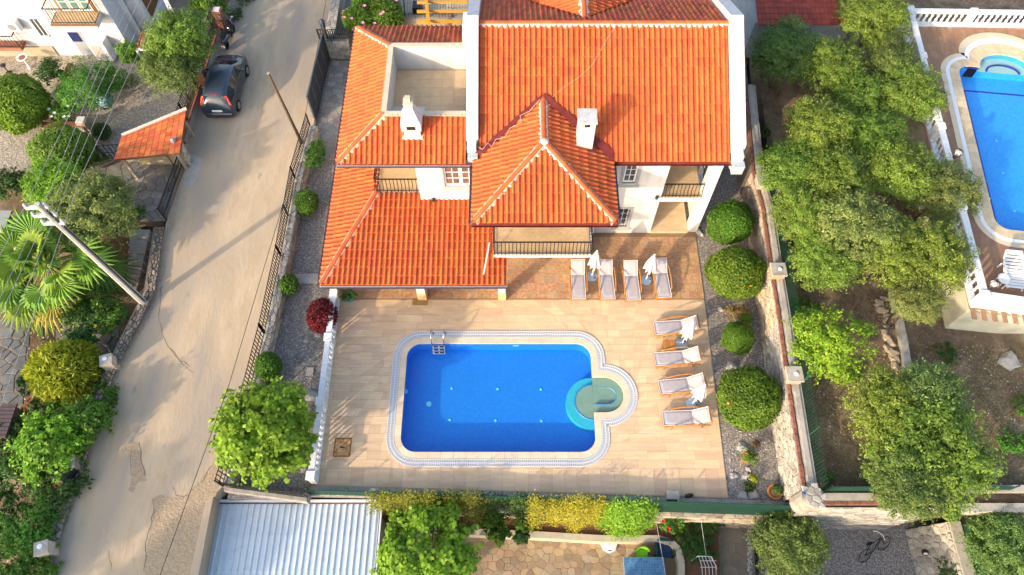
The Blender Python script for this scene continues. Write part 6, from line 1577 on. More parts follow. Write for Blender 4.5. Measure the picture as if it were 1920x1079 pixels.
# iron gates
def gate_leaf(label, a, b, h):
    t = thing('iron_gate', label, 'gate', a, world=True, group='black iron gates of the left forecourt'); a = Vector(a); b = Vector(b)
    for z in (.05, .5 * h, h): MB().beam(a + up * z, b + up * z, .05, .05).build('rail', IRON, t)
    for q in (0, 1): MB().box(a.lerp(b, q) + up * h / 2, (.06, .06, h + .1)).build('stile', IRON, t)
    L = (b - a).length; n = int(L / .11); me = MB().box((0, 0, h / 2), (.02, .02, h)).mesh('bar'); me.materials.append(IRON)
    for i in range(1, n): addmesh('bar', me, IRON, t, mw=Matrix.Translation(a.lerp(b, i / n)))
    cu = MB()
    for i in range(n):
        p = a.lerp(b, (i + .5) / n)
        for z0 in (.3, .78): cu.tube([p + up * (z0 * h - .1), p + (b - a).normalized() * .05 + up * (z0 * h), p + up * (z0 * h + .1), p - (b - a).normalized() * .05 + up * z0 * h, p + up * (z0 * h - .1)], .01, 4)
    cu.build('scrollwork', IRON, t)
gate_leaf('black iron gate leaf standing open along the road edge', G(350, 322, .1), G(316, 418, .1), 1.15); gate_leaf('short black iron gate leaf next to the stone gate pier', G(325, 268 + 40, .1), G(352, 296, .1), 1.1)
# forecourt paving
fcp = [(165, 345), (210, 300), (330, 300), (345, 305), (312, 415), (255, 415), (170, 400)]
fcw = [(G(x, y, .02).x, G(x, y, .02).y) for x, y in fcp]
if area2(fcw) < 0: fcw.reverse()
cv = [(min(p[0] for p in fcw), min(p[1] for p in fcw)), (max(p[0] for p in fcw), min(p[1] for p in fcw)), (max(p[0] for p in fcw), max(p[1] for p in fcw)), (min(p[0] for p in fcw), max(p[1] for p in fcw))]
cells = [c for c in voronoi(cv, .5, .45, seed=8) if in_poly(sum(p[0] for p in c) / len(c), sum(p[1] for p in c) / len(c), fcw)]
stones(bpy.data.objects['forecourt_ground'], cells, (0, 0, .022), (1, 0, 0), (0, 1, 0), mat('forecourt_flagstone', (.27, .25, .22), (.20, .19, .17), 2, .85, .3, 18, rnd=.3, hue=.03), h=(.005, .02), name='flagstone', gap=.025, chamf=.94)
# steps down to the lower garden
stp_ = thing('garden_steps', 'dark stone steps going down beside the roadside wall', 'steps', G(265, 480, -1), world=True)
for i in range(8):
    a, b = G(246 - i * 1.0, 432 + i * 14, -.05 - i * .14), G(282 - i * 3.2, 432 + i * 14, -.05 - i * .14); MB().b2((a.x, a.y - .45, a.z - .5), (b.x, a.y, a.z - .06)).build('step', STONEG, stp_, bevel=.02); MB().b2((a.x, a.y - .42, a.z - .059), (b.x, a.y + .03, a.z)).build('tread', mat('pale_tread_stone', (.38, .36, .33), (.3, .29, .27), 4, .9, .3, 18), stp_)
# low dry-stone wall by the road
lws = [G(x, y, ZR + .3) for x, y in ((296, 425), (278, 545), (205, 690), (165, 800), (140, 880), (108, 970), (80, 1060))]
dw = thing('dry_stone_wall', 'narrow dry stone wall on the left edge of the road', 'wall', lws[2], world=True)
for i, (a, b) in enumerate(zip(lws, lws[1:])):
    MB().prism([(a.x - .25, a.y), (b.x - .25, b.y), (b.x + .15, b.y), (a.x + .15, a.y)], -1.4, ZR + .2).build('wall_core', STJOINT, dw)
    L = (b - a).length; U = (b - a).normalized(); stones(dw, voronoi([(0, -.16), (L, -.16), (L, .26), (0, .26)], .24, .16, seed=90 + i), Vector((a.x, a.y, ZR + .205)), U, Vector((-U.y, U.x, 0)), mat('brown_wall_stone', (.26, .215, .165), (.19, .165, .135), 3.5, .9, .5, 18, rnd=.35, hue=.015), h=(.02, .1), cap=48, gap=.022)
for k, (px, py, lb) in enumerate(((199, 676, 'square stone pier on the dry stone wall'), (128, 868, 'stone pier beside the dark bin at the road edge'), (78, 1028, 'stone pier with a white plate at the bottom of the road edge'))):
    p = G(px, py, ZR + .7); t = thing('stone_pier', lb, 'pier', (p.x, p.y, ZR - .2), group='stone piers on the left road edge')
    MB().box((0, 0, .45), (.48, .48, .9), .3).build('pier_shaft', STONE, t, bevel=.03); MB().box((0, 0, .93), (.52, .52, .06), .3).build('pier_cap', CONC, t, bevel=.015); MB().lathe([(.1, .96), (.1, .98), (.02, .99)], (-.05, .05, 0), 8).build('cap_plate', WPLAST, t)
o = MB().box(G(128, 893, ZR + .3), (.5, .6, .9), -.35).build('waste_bin', mat('black_bin', (.02, .02, .022), None, rough=.5), bevel=.04); tag(o, 'black waste bin at the left road edge below the stone pier', 'bin')
o = wire('wire_fence_strand', [G(245, 560, .6), G(210, 650, .6), G(160, 775, .6)], .015, GREENM, 'thin green fence wire along the dry stone wall', 'wire')
# ---- white house
Yh = G(120, 104, .1).y; wh = thing('white_house', 'white house with a blue shaded side wall at the top left corner', 'house', (-25, Yh, .1), world=True)
LBW = mat('white_plaster_house', (.58, .58, .59), (.52, .52, .54), 1.5, .9, c3=(.42, .42, .42), s3=1.2, t3=(.56, .8), stretch=(1.5, 1.5, .4))
xcn = GV(243, 90, Yh).x
def V2(px, py, dy=0): return GV(px, py, Yh - dy)
MB().b2((-40, Yh, .1), (xcn, Yh + 9, 7)).build('wall', LBW, wh)
MB().b2((xcn + .001, Yh + 1.2, .1), (xcn + .2, Yh + 1.45, 7)).build('downpipe', WPLAST, wh); MB().b2((xcn - .25, Yh - .06, .1), (xcn + .05, Yh - .001, 7)).build('corner_pilaster', LBW, wh)
MB().b2((-40, Yh - .06, .1), (V2(112, 106).x, Yh - .001, .75)).build('stone_plinth', mat('plinth_stone', (.40, .33, .22), (.30, .27, .22), 2, .9, .3, 14), wh)
# small window
wa, wb_ = V2(56, 36), V2(86, 66); w_ = MB().b2((wa.x - .05, Yh - .03, wb_.z), (wb_.x + .12, Yh - .002, wa.z)).build('window', GLASS, wh)
for i in range(3): MB().b2((wa.x - .05 + i * .22, Yh - .05, wb_.z), (wa.x - .02 + i * .22, Yh - .031, wa.z)).build('window_bar', FRAME, w_)
MB().b2((wa.x - .1, Yh - .12, wb_.z - .06), (wb_.x + .17, Yh - .001, wb_.z - .001)).build('sill', LBW, w_)
# air conditioner
ap = V2(18, 52, .4); ac_ = MB().b2((ap.x - .45, Yh - .4, ap.z - .3), (ap.x + .45, Yh - .05, ap.z + .3)).build('air_conditioner', WPLAST, wh, bevel=.02)
vf_ = MB(); 
for k in range(20): a = 2 * PI * k / 20; vf_.v.append((ap.x + .12 + .22 * math.cos(a), Yh - .405, ap.z + .22 * math.sin(a)))
vf_.f.append(tuple(range(20))); vf_.build('fan_grille', mat('grille_grey', (.2, .21, .23), None), ac_)
# balcony and french door
fl, frr = V2(98, 50, .95), V2(184, 52, .95); bz_ = fl.z + .12; hb_ = MB().b2((fl.x, Yh - .95, bz_ - .25), (frr.x, Yh - .001, bz_)).build('balcony', LBW, wh)
MB().b2((fl.x - .03, Yh - .98, bz_ - .1), (frr.x + .03, Yh - .951, bz_ + .02)).build('balcony_edge', BRICK, hb_)
for i in range(9):
    for j in range(4): MB().b2((fl.x + .02 + i * (frr.x - fl.x - .04) / 9, Yh - .94 + j * .23, bz_ + .001), (fl.x + .01 + (i + 1) * (frr.x - fl.x - .04) / 9, Yh - .72 + j * .23, bz_ + .008)).build('floor_tile', CERAM, hb_)
railing([(fl.x + .04, Yh - .05, bz_), (fl.x + .04, Yh - .9, bz_), (frr.x - .04, Yh - .9, bz_), (frr.x - .04, Yh - .05, bz_)], outs=[(-1, 0, 0), (0, -1, 0), (1, 0, 0)], n_per_m=6.5, parent=wh, belly=.05)
da, db = fl.x + .25, frr.x - .2; dr = MB().b2((da, Yh - .05, bz_), (db, Yh - .002, bz_ + 2.3)).build('french_door', mat('teak_frame', (.32, .14, .04), None, rough=.5), wh)
for i in range(3):
    x0 = da + .14 + i * (db - da - .2) / 3; fr3 = MB().b2((x0, Yh - .07, bz_ + .1), (x0 + (db - da - .2) / 3 - .06, Yh - .051, bz_ + 2.2)).build('door_leaf', FRAME, dr)
    for j in range(4): MB().b2((x0 + .07, Yh - .08, bz_ + .2 + j * .5), (x0 + (db - da - .2) / 3 - .13, Yh - .071, bz_ + .64 + j * .5)).build('pane', mat('greenish_glass', (.10, .2, .17), None, rough=.05, spec=.8), dr)
# flat entrance panel with the recess shade painted in, boiler box
ea, eb = V2(122, 56), V2(184, 100); MB().b2((ea.x, Yh - .012, .1), (eb.x - .2, Yh - .003, ea.z - .1)).build('entrance_shade_panel', mat('shaded_entry', (.30, .32, .35), None), wh)
MB().b2((eb.x - .9, Yh - .05, 1.1), (eb.x - .4, Yh - .013, 1.7)).build('window', mat('blue_glass', (.02, .03, .12), None, rough=.05), wh)
pl2, pr2 = V2(0, 62, .5), V2(40, 88, .5); lbz = pr2.z; MB().b2((-30, Yh - .6, lbz - .2), (pr2.x, Yh - .061, lbz)).build('lower_balcony', BRICK, wh)
railing([(-29.5, Yh - .55, lbz), (pr2.x - .04, Yh - .55, lbz), (pr2.x - .04, Yh - .08, lbz)], outs=[(0, -1, 0), (1, 0, 0)], n_per_m=6, parent=wh, h=.75, belly=.04)
bxp = G(205, 108, .1); bo = thing('outdoor_unit', 'pale outdoor unit with a dark grille beside the house entrance', 'heat pump', (bxp.x, bxp.y - .1, .1), R(-6))
MB().box((0, 0, .75), (.95, .55, 1.3)).build('casing', WPLAST, bo, bevel=.02); MB().box((-.08, -.283, .72), (.6, .01, 1.0)).build('grille', mat('unit_grille', (.42, .40, .36), None, rough=.5), bo); MB().box((.4, -.283, .8), (.13, .012, 1.1)).build('side_strip', WPLAST, bo); MB().lathe([(.05, 0), (.05, .01)], (.4, -.29, 1.3), 8).build('badge', TL, bo)
for s in (-1, 1): MB().box((s * .4, 0, .05), (.08, .5, .1)).build('foot', CONC, bo)
# wing of the house on the shaded side with timber window and a red porch roof
MB().b2((xcn + .21, Yh + 1.5, .1), (xcn + .9, Yh + 9, 6)).build('side_wing', LBW, wh)
MB().b2((xcn + .901, Yh + 1.9, 1.0), (xcn + .94, Yh + 3.6, 2.4)).build('side_window', mat('teak_dark', (.16, .07, .03), None), wh)
prp = thing('porch_roof', 'small red tiled porch roof beside the white house', 'porch', G(275, 90, 0), world=True)
r0, r1, r2, r3 = G(255, 92, 1.7), G(296, 97, 1.7), G(300, 66, 2.0), G(266, 60, 2.0)
for i in range(7):
    for j in range(4):
        def pt(s, t): return r0.lerp(r1, s).lerp(r3.lerp(r2, s), t)
        a, b2_, c, d_ = pt(i / 7, j / 4), pt((i + .9) / 7, j / 4), pt((i + .9) / 7, (j + 1.1) / 4), pt(i / 7, (j + 1.1) / 4); m1, m2 = (a + b2_) / 2 + up * .06, (c + d_) / 2 + up * .06
        MB().add([a + up * .03, m1 + up * .03, b2_ + up * .03, c, m2, d_], [(0, 1, 4, 5), (1, 2, 3, 4)]).build('roof_tile', mat('crimson_tile', (.33, .05, .03), (.27, .04, .03), 4, .7, rnd=.2), prp)
MB().add([r0, r1, r2, r3, r0 - up * .1, r1 - up * .1, r2 - up * .1, r3 - up * .1], [(0, 1, 2, 3), (7, 6, 5, 4), (0, 4, 5, 1), (1, 5, 6, 2), (2, 6, 7, 3), (3, 7, 4, 0)]).build('roof_deck', WPLAST, prp)
for q in (r0, r1, r2, r3): MB().box((q.x, q.y, q.z / 2), (.1, .1, q.z - .12)).build('post', WPLAST, prp)
pat2 = MB().prism([G(x, y, .12) for x, y in ((262, 62), (300, 0), (350, -60), (420, -60), (380, 30), (330, 60))], 0, .13).build('side_patio', mat('brown_patio', (.26, .2, .15), (.2, .15, .12), 3, .9), kind='structure')
bn = thing('garden_bench', 'grey slatted bench beside the white house', 'bench', G(283, 25, .1), R(65))
for i in range(5): MB().b2((-.8, -.25 + i * .11, .42), (.8, -.16 + i * .11, .45)).build('seat_slat', mat('grey_wood', (.3, .29, .27), None), bn)
for i in range(3): MB().b2((-.8, .3, .55 + i * .13), (.8, .33, .64 + i * .13)).build('back_slat', mat('grey_wood', (.3, .29, .27), None), bn)
for s in (-1, 1): MB().b2((s * .7 - .03, -.22, 0.03), (s * .7 + .03, .32, .42)).build('leg', mat('grey_wood', (.3, .29, .27), None), bn)
o = MB().beam(G(305, -10, 2.2), G(325, 30, 2.0), .2, .2).build('white_post', WPLAST); tag(o, 'slanting white post beside the garden bench', 'post')
# planters, dish, bird bath
bpn = thing('brick_planter', 'stone planter with a red brick rim in the pebble garden', 'planter', G(130, 230, .1), world=True)
a, b = G(82, 232, .5), G(160, 232, .5); MB().b2((a.x, a.y - .3, .1), (b.x, a.y, .55)).build('planter_wall', STONE, bpn)
face_stones(bpn, (a.x, a.y - .3), (b.x, a.y - .3), .1, .55, STONE, .28, .2, seed=44)
n = int((b.x - a.x) / .11)
for i in range(n): MB().b2((a.x + i * .11 + .006, a.y - .32, .551), (a.x + i * .11 + .104, a.y + .02, .61)).build('brick', BRICK, bpn)
p1, p2 = G(100, 222, .5), G(132, 120, .5); L = (p2 - p1).length; an = math.atan2((p2 - p1).y, (p2 - p1).x); n = int(L / .13)
for i in range(n): MB().box(p1.lerp(p2, (i + .5) / n), (.12, .3, .1), an).build('brick', BRICK, bpn)
MB().beam(p1 - up * .22, p2 - up * .22, .26, .34).build('planter_wall', STONE, bpn); pp2 = G(153, 228, .7); MB().box(pp2 - up * .2, (.42, .42, .6)).build('planter_pier', STONE, bpn); MB().box(pp2 + up * .12, (.4, .4, .05)).build('pier_cap', WHITE, bpn)
ds = thing('satellite_dish', 'blue grey satellite dish beside the pebble garden', 'dish', G(213, 215, .1), R(0))
dv_ = MB(); rings = [(0.02, -.1), (.15, -.085), (.28, -.045), (.38, .01), (.42, .04)]; dv_.lathe(rings, (0, 0, 0), 18); dm_ = dv_.mesh('dish_bowl', True); dm_.materials.append(mat('dish_blue', (.22, .36, .52), None, rough=.5)); addmesh('dish_bowl', dm_, None, ds, mw=Matrix.Translation((0, .1, 1.0)) @ Matrix.Rotation(R(48), 4, 'X') @ Matrix.Rotation(R(12), 4, 'Y'))
MB().tube([(0, .2, 0), (0, .2, .9), (0, .1, 1.0)], .03, 8).build('mast', STEEL, ds); MB().tube([(0, -.1, .75), (0, -.5, 1.05)], .015, 6).lathe([(.04, 0), (.04, .1)], (0, -.5, 1.02), 8).build('receiver_arm', IRON, ds)
bb3 = thing('bird_bath', 'small white pedestal bird bath on the pebbles', 'bird bath', G(57, 128, .1)); MB().lathe([(.14, 0), (.06, .1), (.05, .6), (.08, .66), (.28, .72), (.3, .78), (.26, .78), (.05, .72)], (0, 0, 0), 14).build('pedestal_bowl', WPLAST, bb3, smooth=True); MB().lathe([(.2, .76), (.01, .765)], (0, 0, 0), 12).build('water', BRICK, bb3)
lm = thing('garden_lamp', 'short black garden lamp on the pebbles', 'lamp', G(17, 137, .1)); MB().lathe([(.15, 0), (.15, .04), (.03, .06), (.03, .5), (.14, .52), (.16, .56), (.02, .62)], (0, 0, 0), 10).build('lamp_body', IRON, lm)
pot_plant(87, 222, .17, .26, 'small clay pot at the left end of the brick planter', L_DARK, .1, .55, TERRAC, .08, 40, 0, None)
# plants of that garden
plant('thuja_shrub', 'big round yellow green conifer at the left edge', 'shrub', 32, 195, .1, ball_mesh('crown', L_THUJA, (1.5, 1.5, 1.35), 9000, .16, .07, .07, lumps=30, spike=.3), trunk_mb(1, .06, .5, 4), zc=1.4, core=core_mesh((1.4, 1.4, 1.2), CORE))
plant('rose_shrub', 'dark green shrub in front of the white house wall', 'shrub', 95, 135, .1, crown_mesh('crown', L_DARK, (.85, .75, .6), 22, .3, 2200, .12, .06), trunk_mb(.5, .03, .4, 4), zc=.7)
plant('garden_tree', 'light green feathery tree behind the brick planter', 'tree', 165, 160, .1, crown_mesh('crown', L_GREEN, (1.75, 1.7, 1.1), 46, .45, 8000, .12, .05), trunk_mb(1.2, .07, 1.2, 6, 3), zc=1.7)
plant('garden_tree', 'white flowering bush at the end of the brick planter', 'bush', 118, 208, .1, crown_mesh('crown', L_GREEN, (.8, .6, .5), 14, .28, 1500, .12, .06), trunk_mb(.4, .03, .3, 4), zc=.8, extra=flowers(WHITEP, 9, 1, (.85, .65, .6), sz=.09))
plant('olive_tree', 'rounded olive tree overhanging the iron fence at the top left', 'tree', 335, 75, .1, olv[0], trunk_mb(1.8, .1, 1.1, 6, 8), zc=3.0, sc_=1.7, rz=1, group='olive trees in the left gardens')
plant('olive_tree', 'greyish olive tree below the rounded one beside the iron fence', 'tree', 322, 130, .1, olv[2], trunk_mb(1.5, .09, 1, 6, 9), zc=2.4, sc_=1.5, rz=2, group='olive trees in the left gardens')
plant('shrub', 'dense green shrub at the top beside the fence', 'shrub', 392, 12, .1, crown_mesh('crown', L_GREEN, (1.2, 1.2, .8), 26, .35, 3600, .12, .06), trunk_mb(.8, .05, .6, 5), zc=1.1)
plant('citrus_bush', 'small bright leafy potted tree by the house entrance', 'bush', 245, 98, .1, crown_mesh('crown', L_LIME, (.7, .7, .6), 18, .28, 1500, .15, .08), trunk_mb(.8, .03, .4, 4), zc=1.2)
plant('shrub', 'leafy bush under the red porch roof', 'shrub', 272, 112, .1, crown_mesh('crown', L_GREEN, (.7, .6, .5), 16, .25, 1300, .14, .07), trunk_mb(.5, .03, .3, 4), zc=.8)
plant('round_shrub', 'small clipped dark ball shrub beside the tiled shelter', 'shrub', 190, 247, .1, ball_mesh('crown', L_DARK, (.45, .45, .42), 1500, .09, .04, .06), trunk_mb(.3, .03, .2, 3), zc=.45, core=core_mesh((.42, .42, .4), CORE))
plant('round_shrub', 'large dense round green shrub below the brick planter', 'shrub', 118, 285, .1, ball_mesh('crown', L_GREEN, (1.55, 1.45, 1.2), 8500, .14, .06, .08, lumps=26), trunk_mb(.8, .06, .6, 4), zc=1.2, core=core_mesh((1.4, 1.3, 1.05), CORE))
plant('olive_tree', 'lime green olive tree under the overhead wires', 'tree', 105, 348, .05, crown_mesh('crown', L_LIME, (1, 1, .7), 34, .32, 7000, .12, .035), trunk_mb(1.6, .08, 1, 6, 12), zc=2.1, sc_=1.5, group='olive trees in the left gardens')
plant('olive_tree', 'silvery olive tree right of the pole cross arms', 'tree', 178, 395, .05, olv[3], trunk_mb(1.6, .1, 1.2, 6, 13), zc=2.0, sc_=1.9, rz=3, group='olive trees in the left gardens')
plant('shrub', 'dark shrub at the left edge below the pebble garden', 'shrub', 12, 345, .05, crown_mesh('crown', L_DARK, (1.3, .9, .6), 26, .3, 3000, .12, .06), trunk_mb(.5, .04, .6, 4), zc=.7)
plant('low_plant', 'low leafy plants at the railing below the shelter', 'plant', 190, 297, .05, weeds, None, zc=.3, sc_=.6, crown_name='foliage')
plant('shrub', 'bushy plant in the middle of the tree and planter', 'shrub', 230, 150, .1, crown_mesh('crown', L_OLIVEG, (.8, .7, .4), 18, .25, 1800, .1, .04), trunk_mb(.3, .03, .4, 4), zc=.6)
plant('shrub', 'small green shrub between the forecourt and the steps', 'shrub', 252, 400, .02, crown_mesh('crown', L_GREEN, (.5, .45, .4), 12, .2, 900, .12, .06), trunk_mb(.3, .03, .2, 4), zc=.5)
# ---- concrete pole with cross arms and wires
pb = G(273, 570, ZR); pt_ = G(69, 383, 8.1 + ZR); POLEM = mat('pole_concrete', (.42, .42, .40), (.36, .36, .34), 6, .85)
ep = thing('power_pole', 'tall grey concrete power pole with three cross arms beside the road', 'utility pole', pb); dp = pt_ - pb
MB().tube([Vector((0, 0, -.3)), dp * .5, dp], [.17, .135, .10], 8).build('pole_shaft', POLEM, ep)
MB().tube([dp * .05 + Vector((.16, -.05, 0)), dp * .45 + Vector((.16, -.02, 0)), dp * .95 + Vector((.1, 0, 0))], .03, 6).build('cable_run', BLK, ep)
INS = mat('insulator', (.5, .48, .46), None, rough=.25)
arms = []
for k, (f, px, py, pxr, pyr) in enumerate(((.97, 48, 390, 90, 387), (.91, 63, 405, 106, 402), (.855, 81, 419, 122, 418))):
    a, b = G(px, py, (dp.z + ZR) * f), G(pxr, pyr, (dp.z + ZR) * f); arms.append((a, b)); MB().beam(a - pb, b - pb, .12, .12).build('cross_arm', mat('arm_grey', (.55, .55, .53), None, rough=.6), ep)
    for q in (.06, .94): MB().lathe([(.05, .06), (.06, .1), (.035, .13), (.055, .16), (.03, .22)], a.lerp(b, q) - pb, 8).build('insulator', INS, ep)
wz = 8.0
WX = [((148, 180), (62, 355), (-40, 560)), ((165, 180), (96, 352), (0, 560)), ((180, 175), (118, 338), (-30, 660)), ((200, 175), (138, 320), (30, 590), (-20, 720)), ((225, 175), (150, 335), (62, 595), (-10, 790))]
WU = [(245, -30), (258, -30), (275, -30), (298, -30), (318, -30)]
for i, (u_, wpx) in enumerate(zip(WU, WX)):
    wire('power_line', [G(*u_, wz)] + [G(*q, wz) for q in wpx], .008, ALU, ('leftmost', 'second from left', 'middle', 'second from right', 'rightmost')[i] + ' of the five thin power lines over the left gardens', 'power line', 'power lines over the left gardens')
# ---- lower garden: palm, shrubs, roofs
pc = G(95, 500, 2.6 - 1.2); palm = thing('fan_palm', 'big fan palm with yellowing lower fronds below the pole', 'palm', (pc.x, pc.y, -1.2))
MB().tube([(0, 0, -.1), (.05, 0, 1.2), (0, 0, 2.5)], [.28, .24, .2], 10).build('trunk', BARK, palm)
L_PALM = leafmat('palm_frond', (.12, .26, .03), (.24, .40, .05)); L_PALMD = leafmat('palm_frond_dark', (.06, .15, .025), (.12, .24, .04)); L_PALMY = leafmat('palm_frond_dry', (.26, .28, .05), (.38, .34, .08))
def frond(az, el, ls, rf, m):
    d_ = Vector((math.cos(az) * math.cos(el), math.sin(az) * math.cos(el), math.sin(el))); c0_ = Vector((0, 0, 2.5)); hub = c0_ + d_ * ls - up * .12 * ls * ls
    side = up.cross(d_).normalized(); nn_ = d_.cross(side).normalized()
    if nn_.z < 0: nn_ = -nn_
    vs = []; fs = []; n = 22
    for i in range(n):
        a = R(-125 + 250 * i / (n - 1)); w_ = .048; ax_ = d_ * math.cos(a) + side * math.sin(a); sd_ = side * math.cos(a) - d_ * math.sin(a); rr_ = rf * (.78 + .3 * math.cos(a * .7)) * random.uniform(.88, 1.08)
        b0 = len(vs); p1_ = hub + ax_ * rr_ * .55 + nn_ * .03; p2_ = hub + ax_ * rr_ - up * .22 * rr_ * random.uniform(.4, 1.4)
        vs += [hub, p1_ + sd_ * w_ * 1.6, p1_ + nn_ * .05, p1_ - sd_ * w_ * 1.6, p2_]; fs += [(b0, b0 + 1, b0 + 2), (b0, b0 + 2, b0 + 3), (b0 + 1, b0 + 4, b0 + 2), (b0 + 2, b0 + 4, b0 + 3)]
    f_ = MB().add(vs, fs).build('frond', m, palm); MB().tube([c0_, (c0_ + hub) / 2 + up * .05, hub], [.035, .025, .015], 5).build('stalk', mat('palm_stalk', (.30, .34, .08), None), f_)
rp_ = random.Random(4)
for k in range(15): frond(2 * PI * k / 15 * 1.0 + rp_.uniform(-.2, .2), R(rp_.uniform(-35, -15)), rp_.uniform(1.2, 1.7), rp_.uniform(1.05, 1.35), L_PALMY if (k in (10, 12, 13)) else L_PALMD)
for k in range(15): frond(2 * PI * k / 15 + .3 + rp_.uniform(-.2, .2), R(rp_.uniform(0, 28)), rp_.uniform(1.1, 1.6), rp_.uniform(1.0, 1.25), L_PALM)
for k in range(8): frond(2 * PI * k / 8 + .7 + rp_.uniform(-.2, .2), R(rp_.uniform(40, 75)), rp_.uniform(.7, 1.1), rp_.uniform(.7, .9), L_PALM)
LZ = -.6; palm.scale = (1.15, 1.15, 1.15)
plant('golden_conifer', 'golden yellow spiky conifer bush in the lower left garden', 'bush', 122, 695, LZ, ball_mesh('crown', L_YELLOW, (1.45, 1.4, 1.2), 6500, .26, .06, .13, lumps=40, spike=.9), trunk_mb(.8, .06, .6, 4), zc=1.3, core=core_mesh((1.2, 1.15, .95), CORE))
plant('broadleaf_bush', 'bright green leafy bush at the road edge below the golden conifer', 'bush', 98, 832, LZ, crown_mesh('crown', L_LIME, (1.45, 1.55, 1.2), 46, .42, 5200, .15, .09), trunk_mb(1, .06, .9, 6), zc=1.7)
plant('broadleaf_bush', 'darker leafy bush just right of the bright green bush', 'bush', 165, 790, LZ, crown_mesh('crown', L_GREEN, (.95, 1.0, .8), 26, .32, 2600, .14, .08), trunk_mb(1, .05, .6, 6), zc=1.6)
for i, (px, py, rx, lb, m_) in enumerate(((160, 600, 1.2, 'dark bush with yellow flowers under the palm', L_DARK), (200, 590, .9, 'leafy bush beside the foot of the power pole', L_GREEN), (150, 640, .7, 'small dark bush left of the dry stone wall', L_DARK), (75, 770, .8, 'dark red flowering bush below the golden conifer', L_DARK), (35, 880, 1.2, 'dark shrub at the left edge below the bright bush', L_DARK), (110, 905, 1.2, 'dark ground shrub above the black bin', L_DARK),
                                     (60, 990, 1.3, 'green hedge bush at the bottom left road edge', L_GREEN), (30, 1050, 1.4, 'green bush in the bottom left corner', L_GREEN), (95, 950, .8, 'bluish green creeper at the road edge', L_OLIVEG), (75, 1070, .7, 'small green bush at the bottom edge by the road', L_GREEN), (190, 745, .7, 'creeper hanging over the dry stone wall', L_GREEN), (0, 960, .9, 'dark plants at the far left bottom edge', L_DARK), (60, 720, .6, 'dark low shrub left of the golden conifer', L_DARK), (10, 820, .9, 'dark creeper beside the dark roof', L_DARK))):
    ex = flowers(REDP, 7, 1, (rx * .8, rx * .8, .5), sz=.06) if 'red flowering' in lb else (flowers(mat('yellow_petal', (.7, .5, .05), None), 8, 1, (rx * .9, rx * .9, .6), sz=.06) if 'yellow flowers' in lb else None)
    plant('garden_bush', lb, 'bush', px, py, LZ, crown_mesh('crown', m_, (rx, rx, rx * .6), 24, rx * .3, int(2600 * rx), .13, .07), trunk_mb(.5, .04, rx * .5, 5, i), zc=1.1, group='bushes of the lower left garden', extra=ex)
dr_ = thing('dark_shed', 'dark roofed shed at the left edge of the lower garden', 'shed', G(10, 790, LZ), world=True)
a, b = G(-60, 822, .9), G(34, 758, .9); MB().b2((a.x, a.y, .9), (b.x, b.y, .98)).build('roof', mat('dark_brown_sheet', (.10, .07, .07), (.08, .06, .06), 3, .7), dr_); MB().b2((a.x + .1, a.y + .1, LZ), (b.x - .1, b.y - .1, .899)).build('wall', STJOINT, dr_)
for i in range(8): MB().b2((a.x, a.y + .05 + i * (b.y - a.y - .1) / 8, .981), (b.x, a.y + .09 + i * (b.y - a.y - .1) / 8, 1.0)).build('roof_batten', mat('dark_brown_sheet', (.10, .07, .07), (.08, .06, .06), 3, .7), dr_)
cells = voronoi([(G(0, 760, LZ).x, G(0, 760, LZ).y), (G(45, 760, LZ).x, G(45, 760, LZ).y), (G(60, 600, LZ).x, G(60, 600, LZ).y), (G(0, 600, LZ).x, G(0, 600, LZ).y)], .5, .45, seed=31)
stones(bpy.data.objects['lower_garden_soil'], cells, (0, 0, LZ), (1, 0, 0), (0, 1, 0), mat('shade_toned_flagstone', (.15, .16, .16), (.11, .115, .12), 3, .9, .3, 16, rnd=.3), h=(.02, .05), name='flagstone', gap=.03, chamf=.9)  # darker bluish stone, the shade on this paving put into its colour
cells = voronoi([(G(105, 680, LZ).x, G(105, 680, LZ).y), (G(215, 680, LZ).x, G(215, 680, LZ).y), (G(230, 600, LZ).x, G(230, 600, LZ).y), (G(105, 600, LZ).x, G(105, 600, LZ).y)], .6, .5, seed=32)
stones(bpy.data.objects['lower_garden_soil'], cells, (0, 0, LZ), (1, 0, 0), (0, 1, 0), mat('shade_toned_flagstone', (.15, .16, .16), (.11, .115, .12), 3, .9, .3, 16, rnd=.3), h=(.02, .05), name='flagstone', gap=.03, chamf=.9)
gr_ = thing('grey_shed', 'grey roofed shed behind the pole cross arms at the left edge', 'shed', G(5, 410, -.5), world=True); a, b = G(-60, 432, 1.4), G(22, 395, 1.4)
MB().b2((a.x, a.y, 1.3), (b.x, b.y, 1.4)).build('roof', mat('grey_sheet', (.30, .32, .31), (.25, .27, .26), 3, .6), gr_); MB().b2((a.x + .1, a.y + .1, -.5), (b.x - .1, b.y - .1, 1.299)).build('wall', CONC, gr_)
# ================================================================ below the pool terrace
e0, e1 = G(583, 916, 0), G(1490, 945, 0)
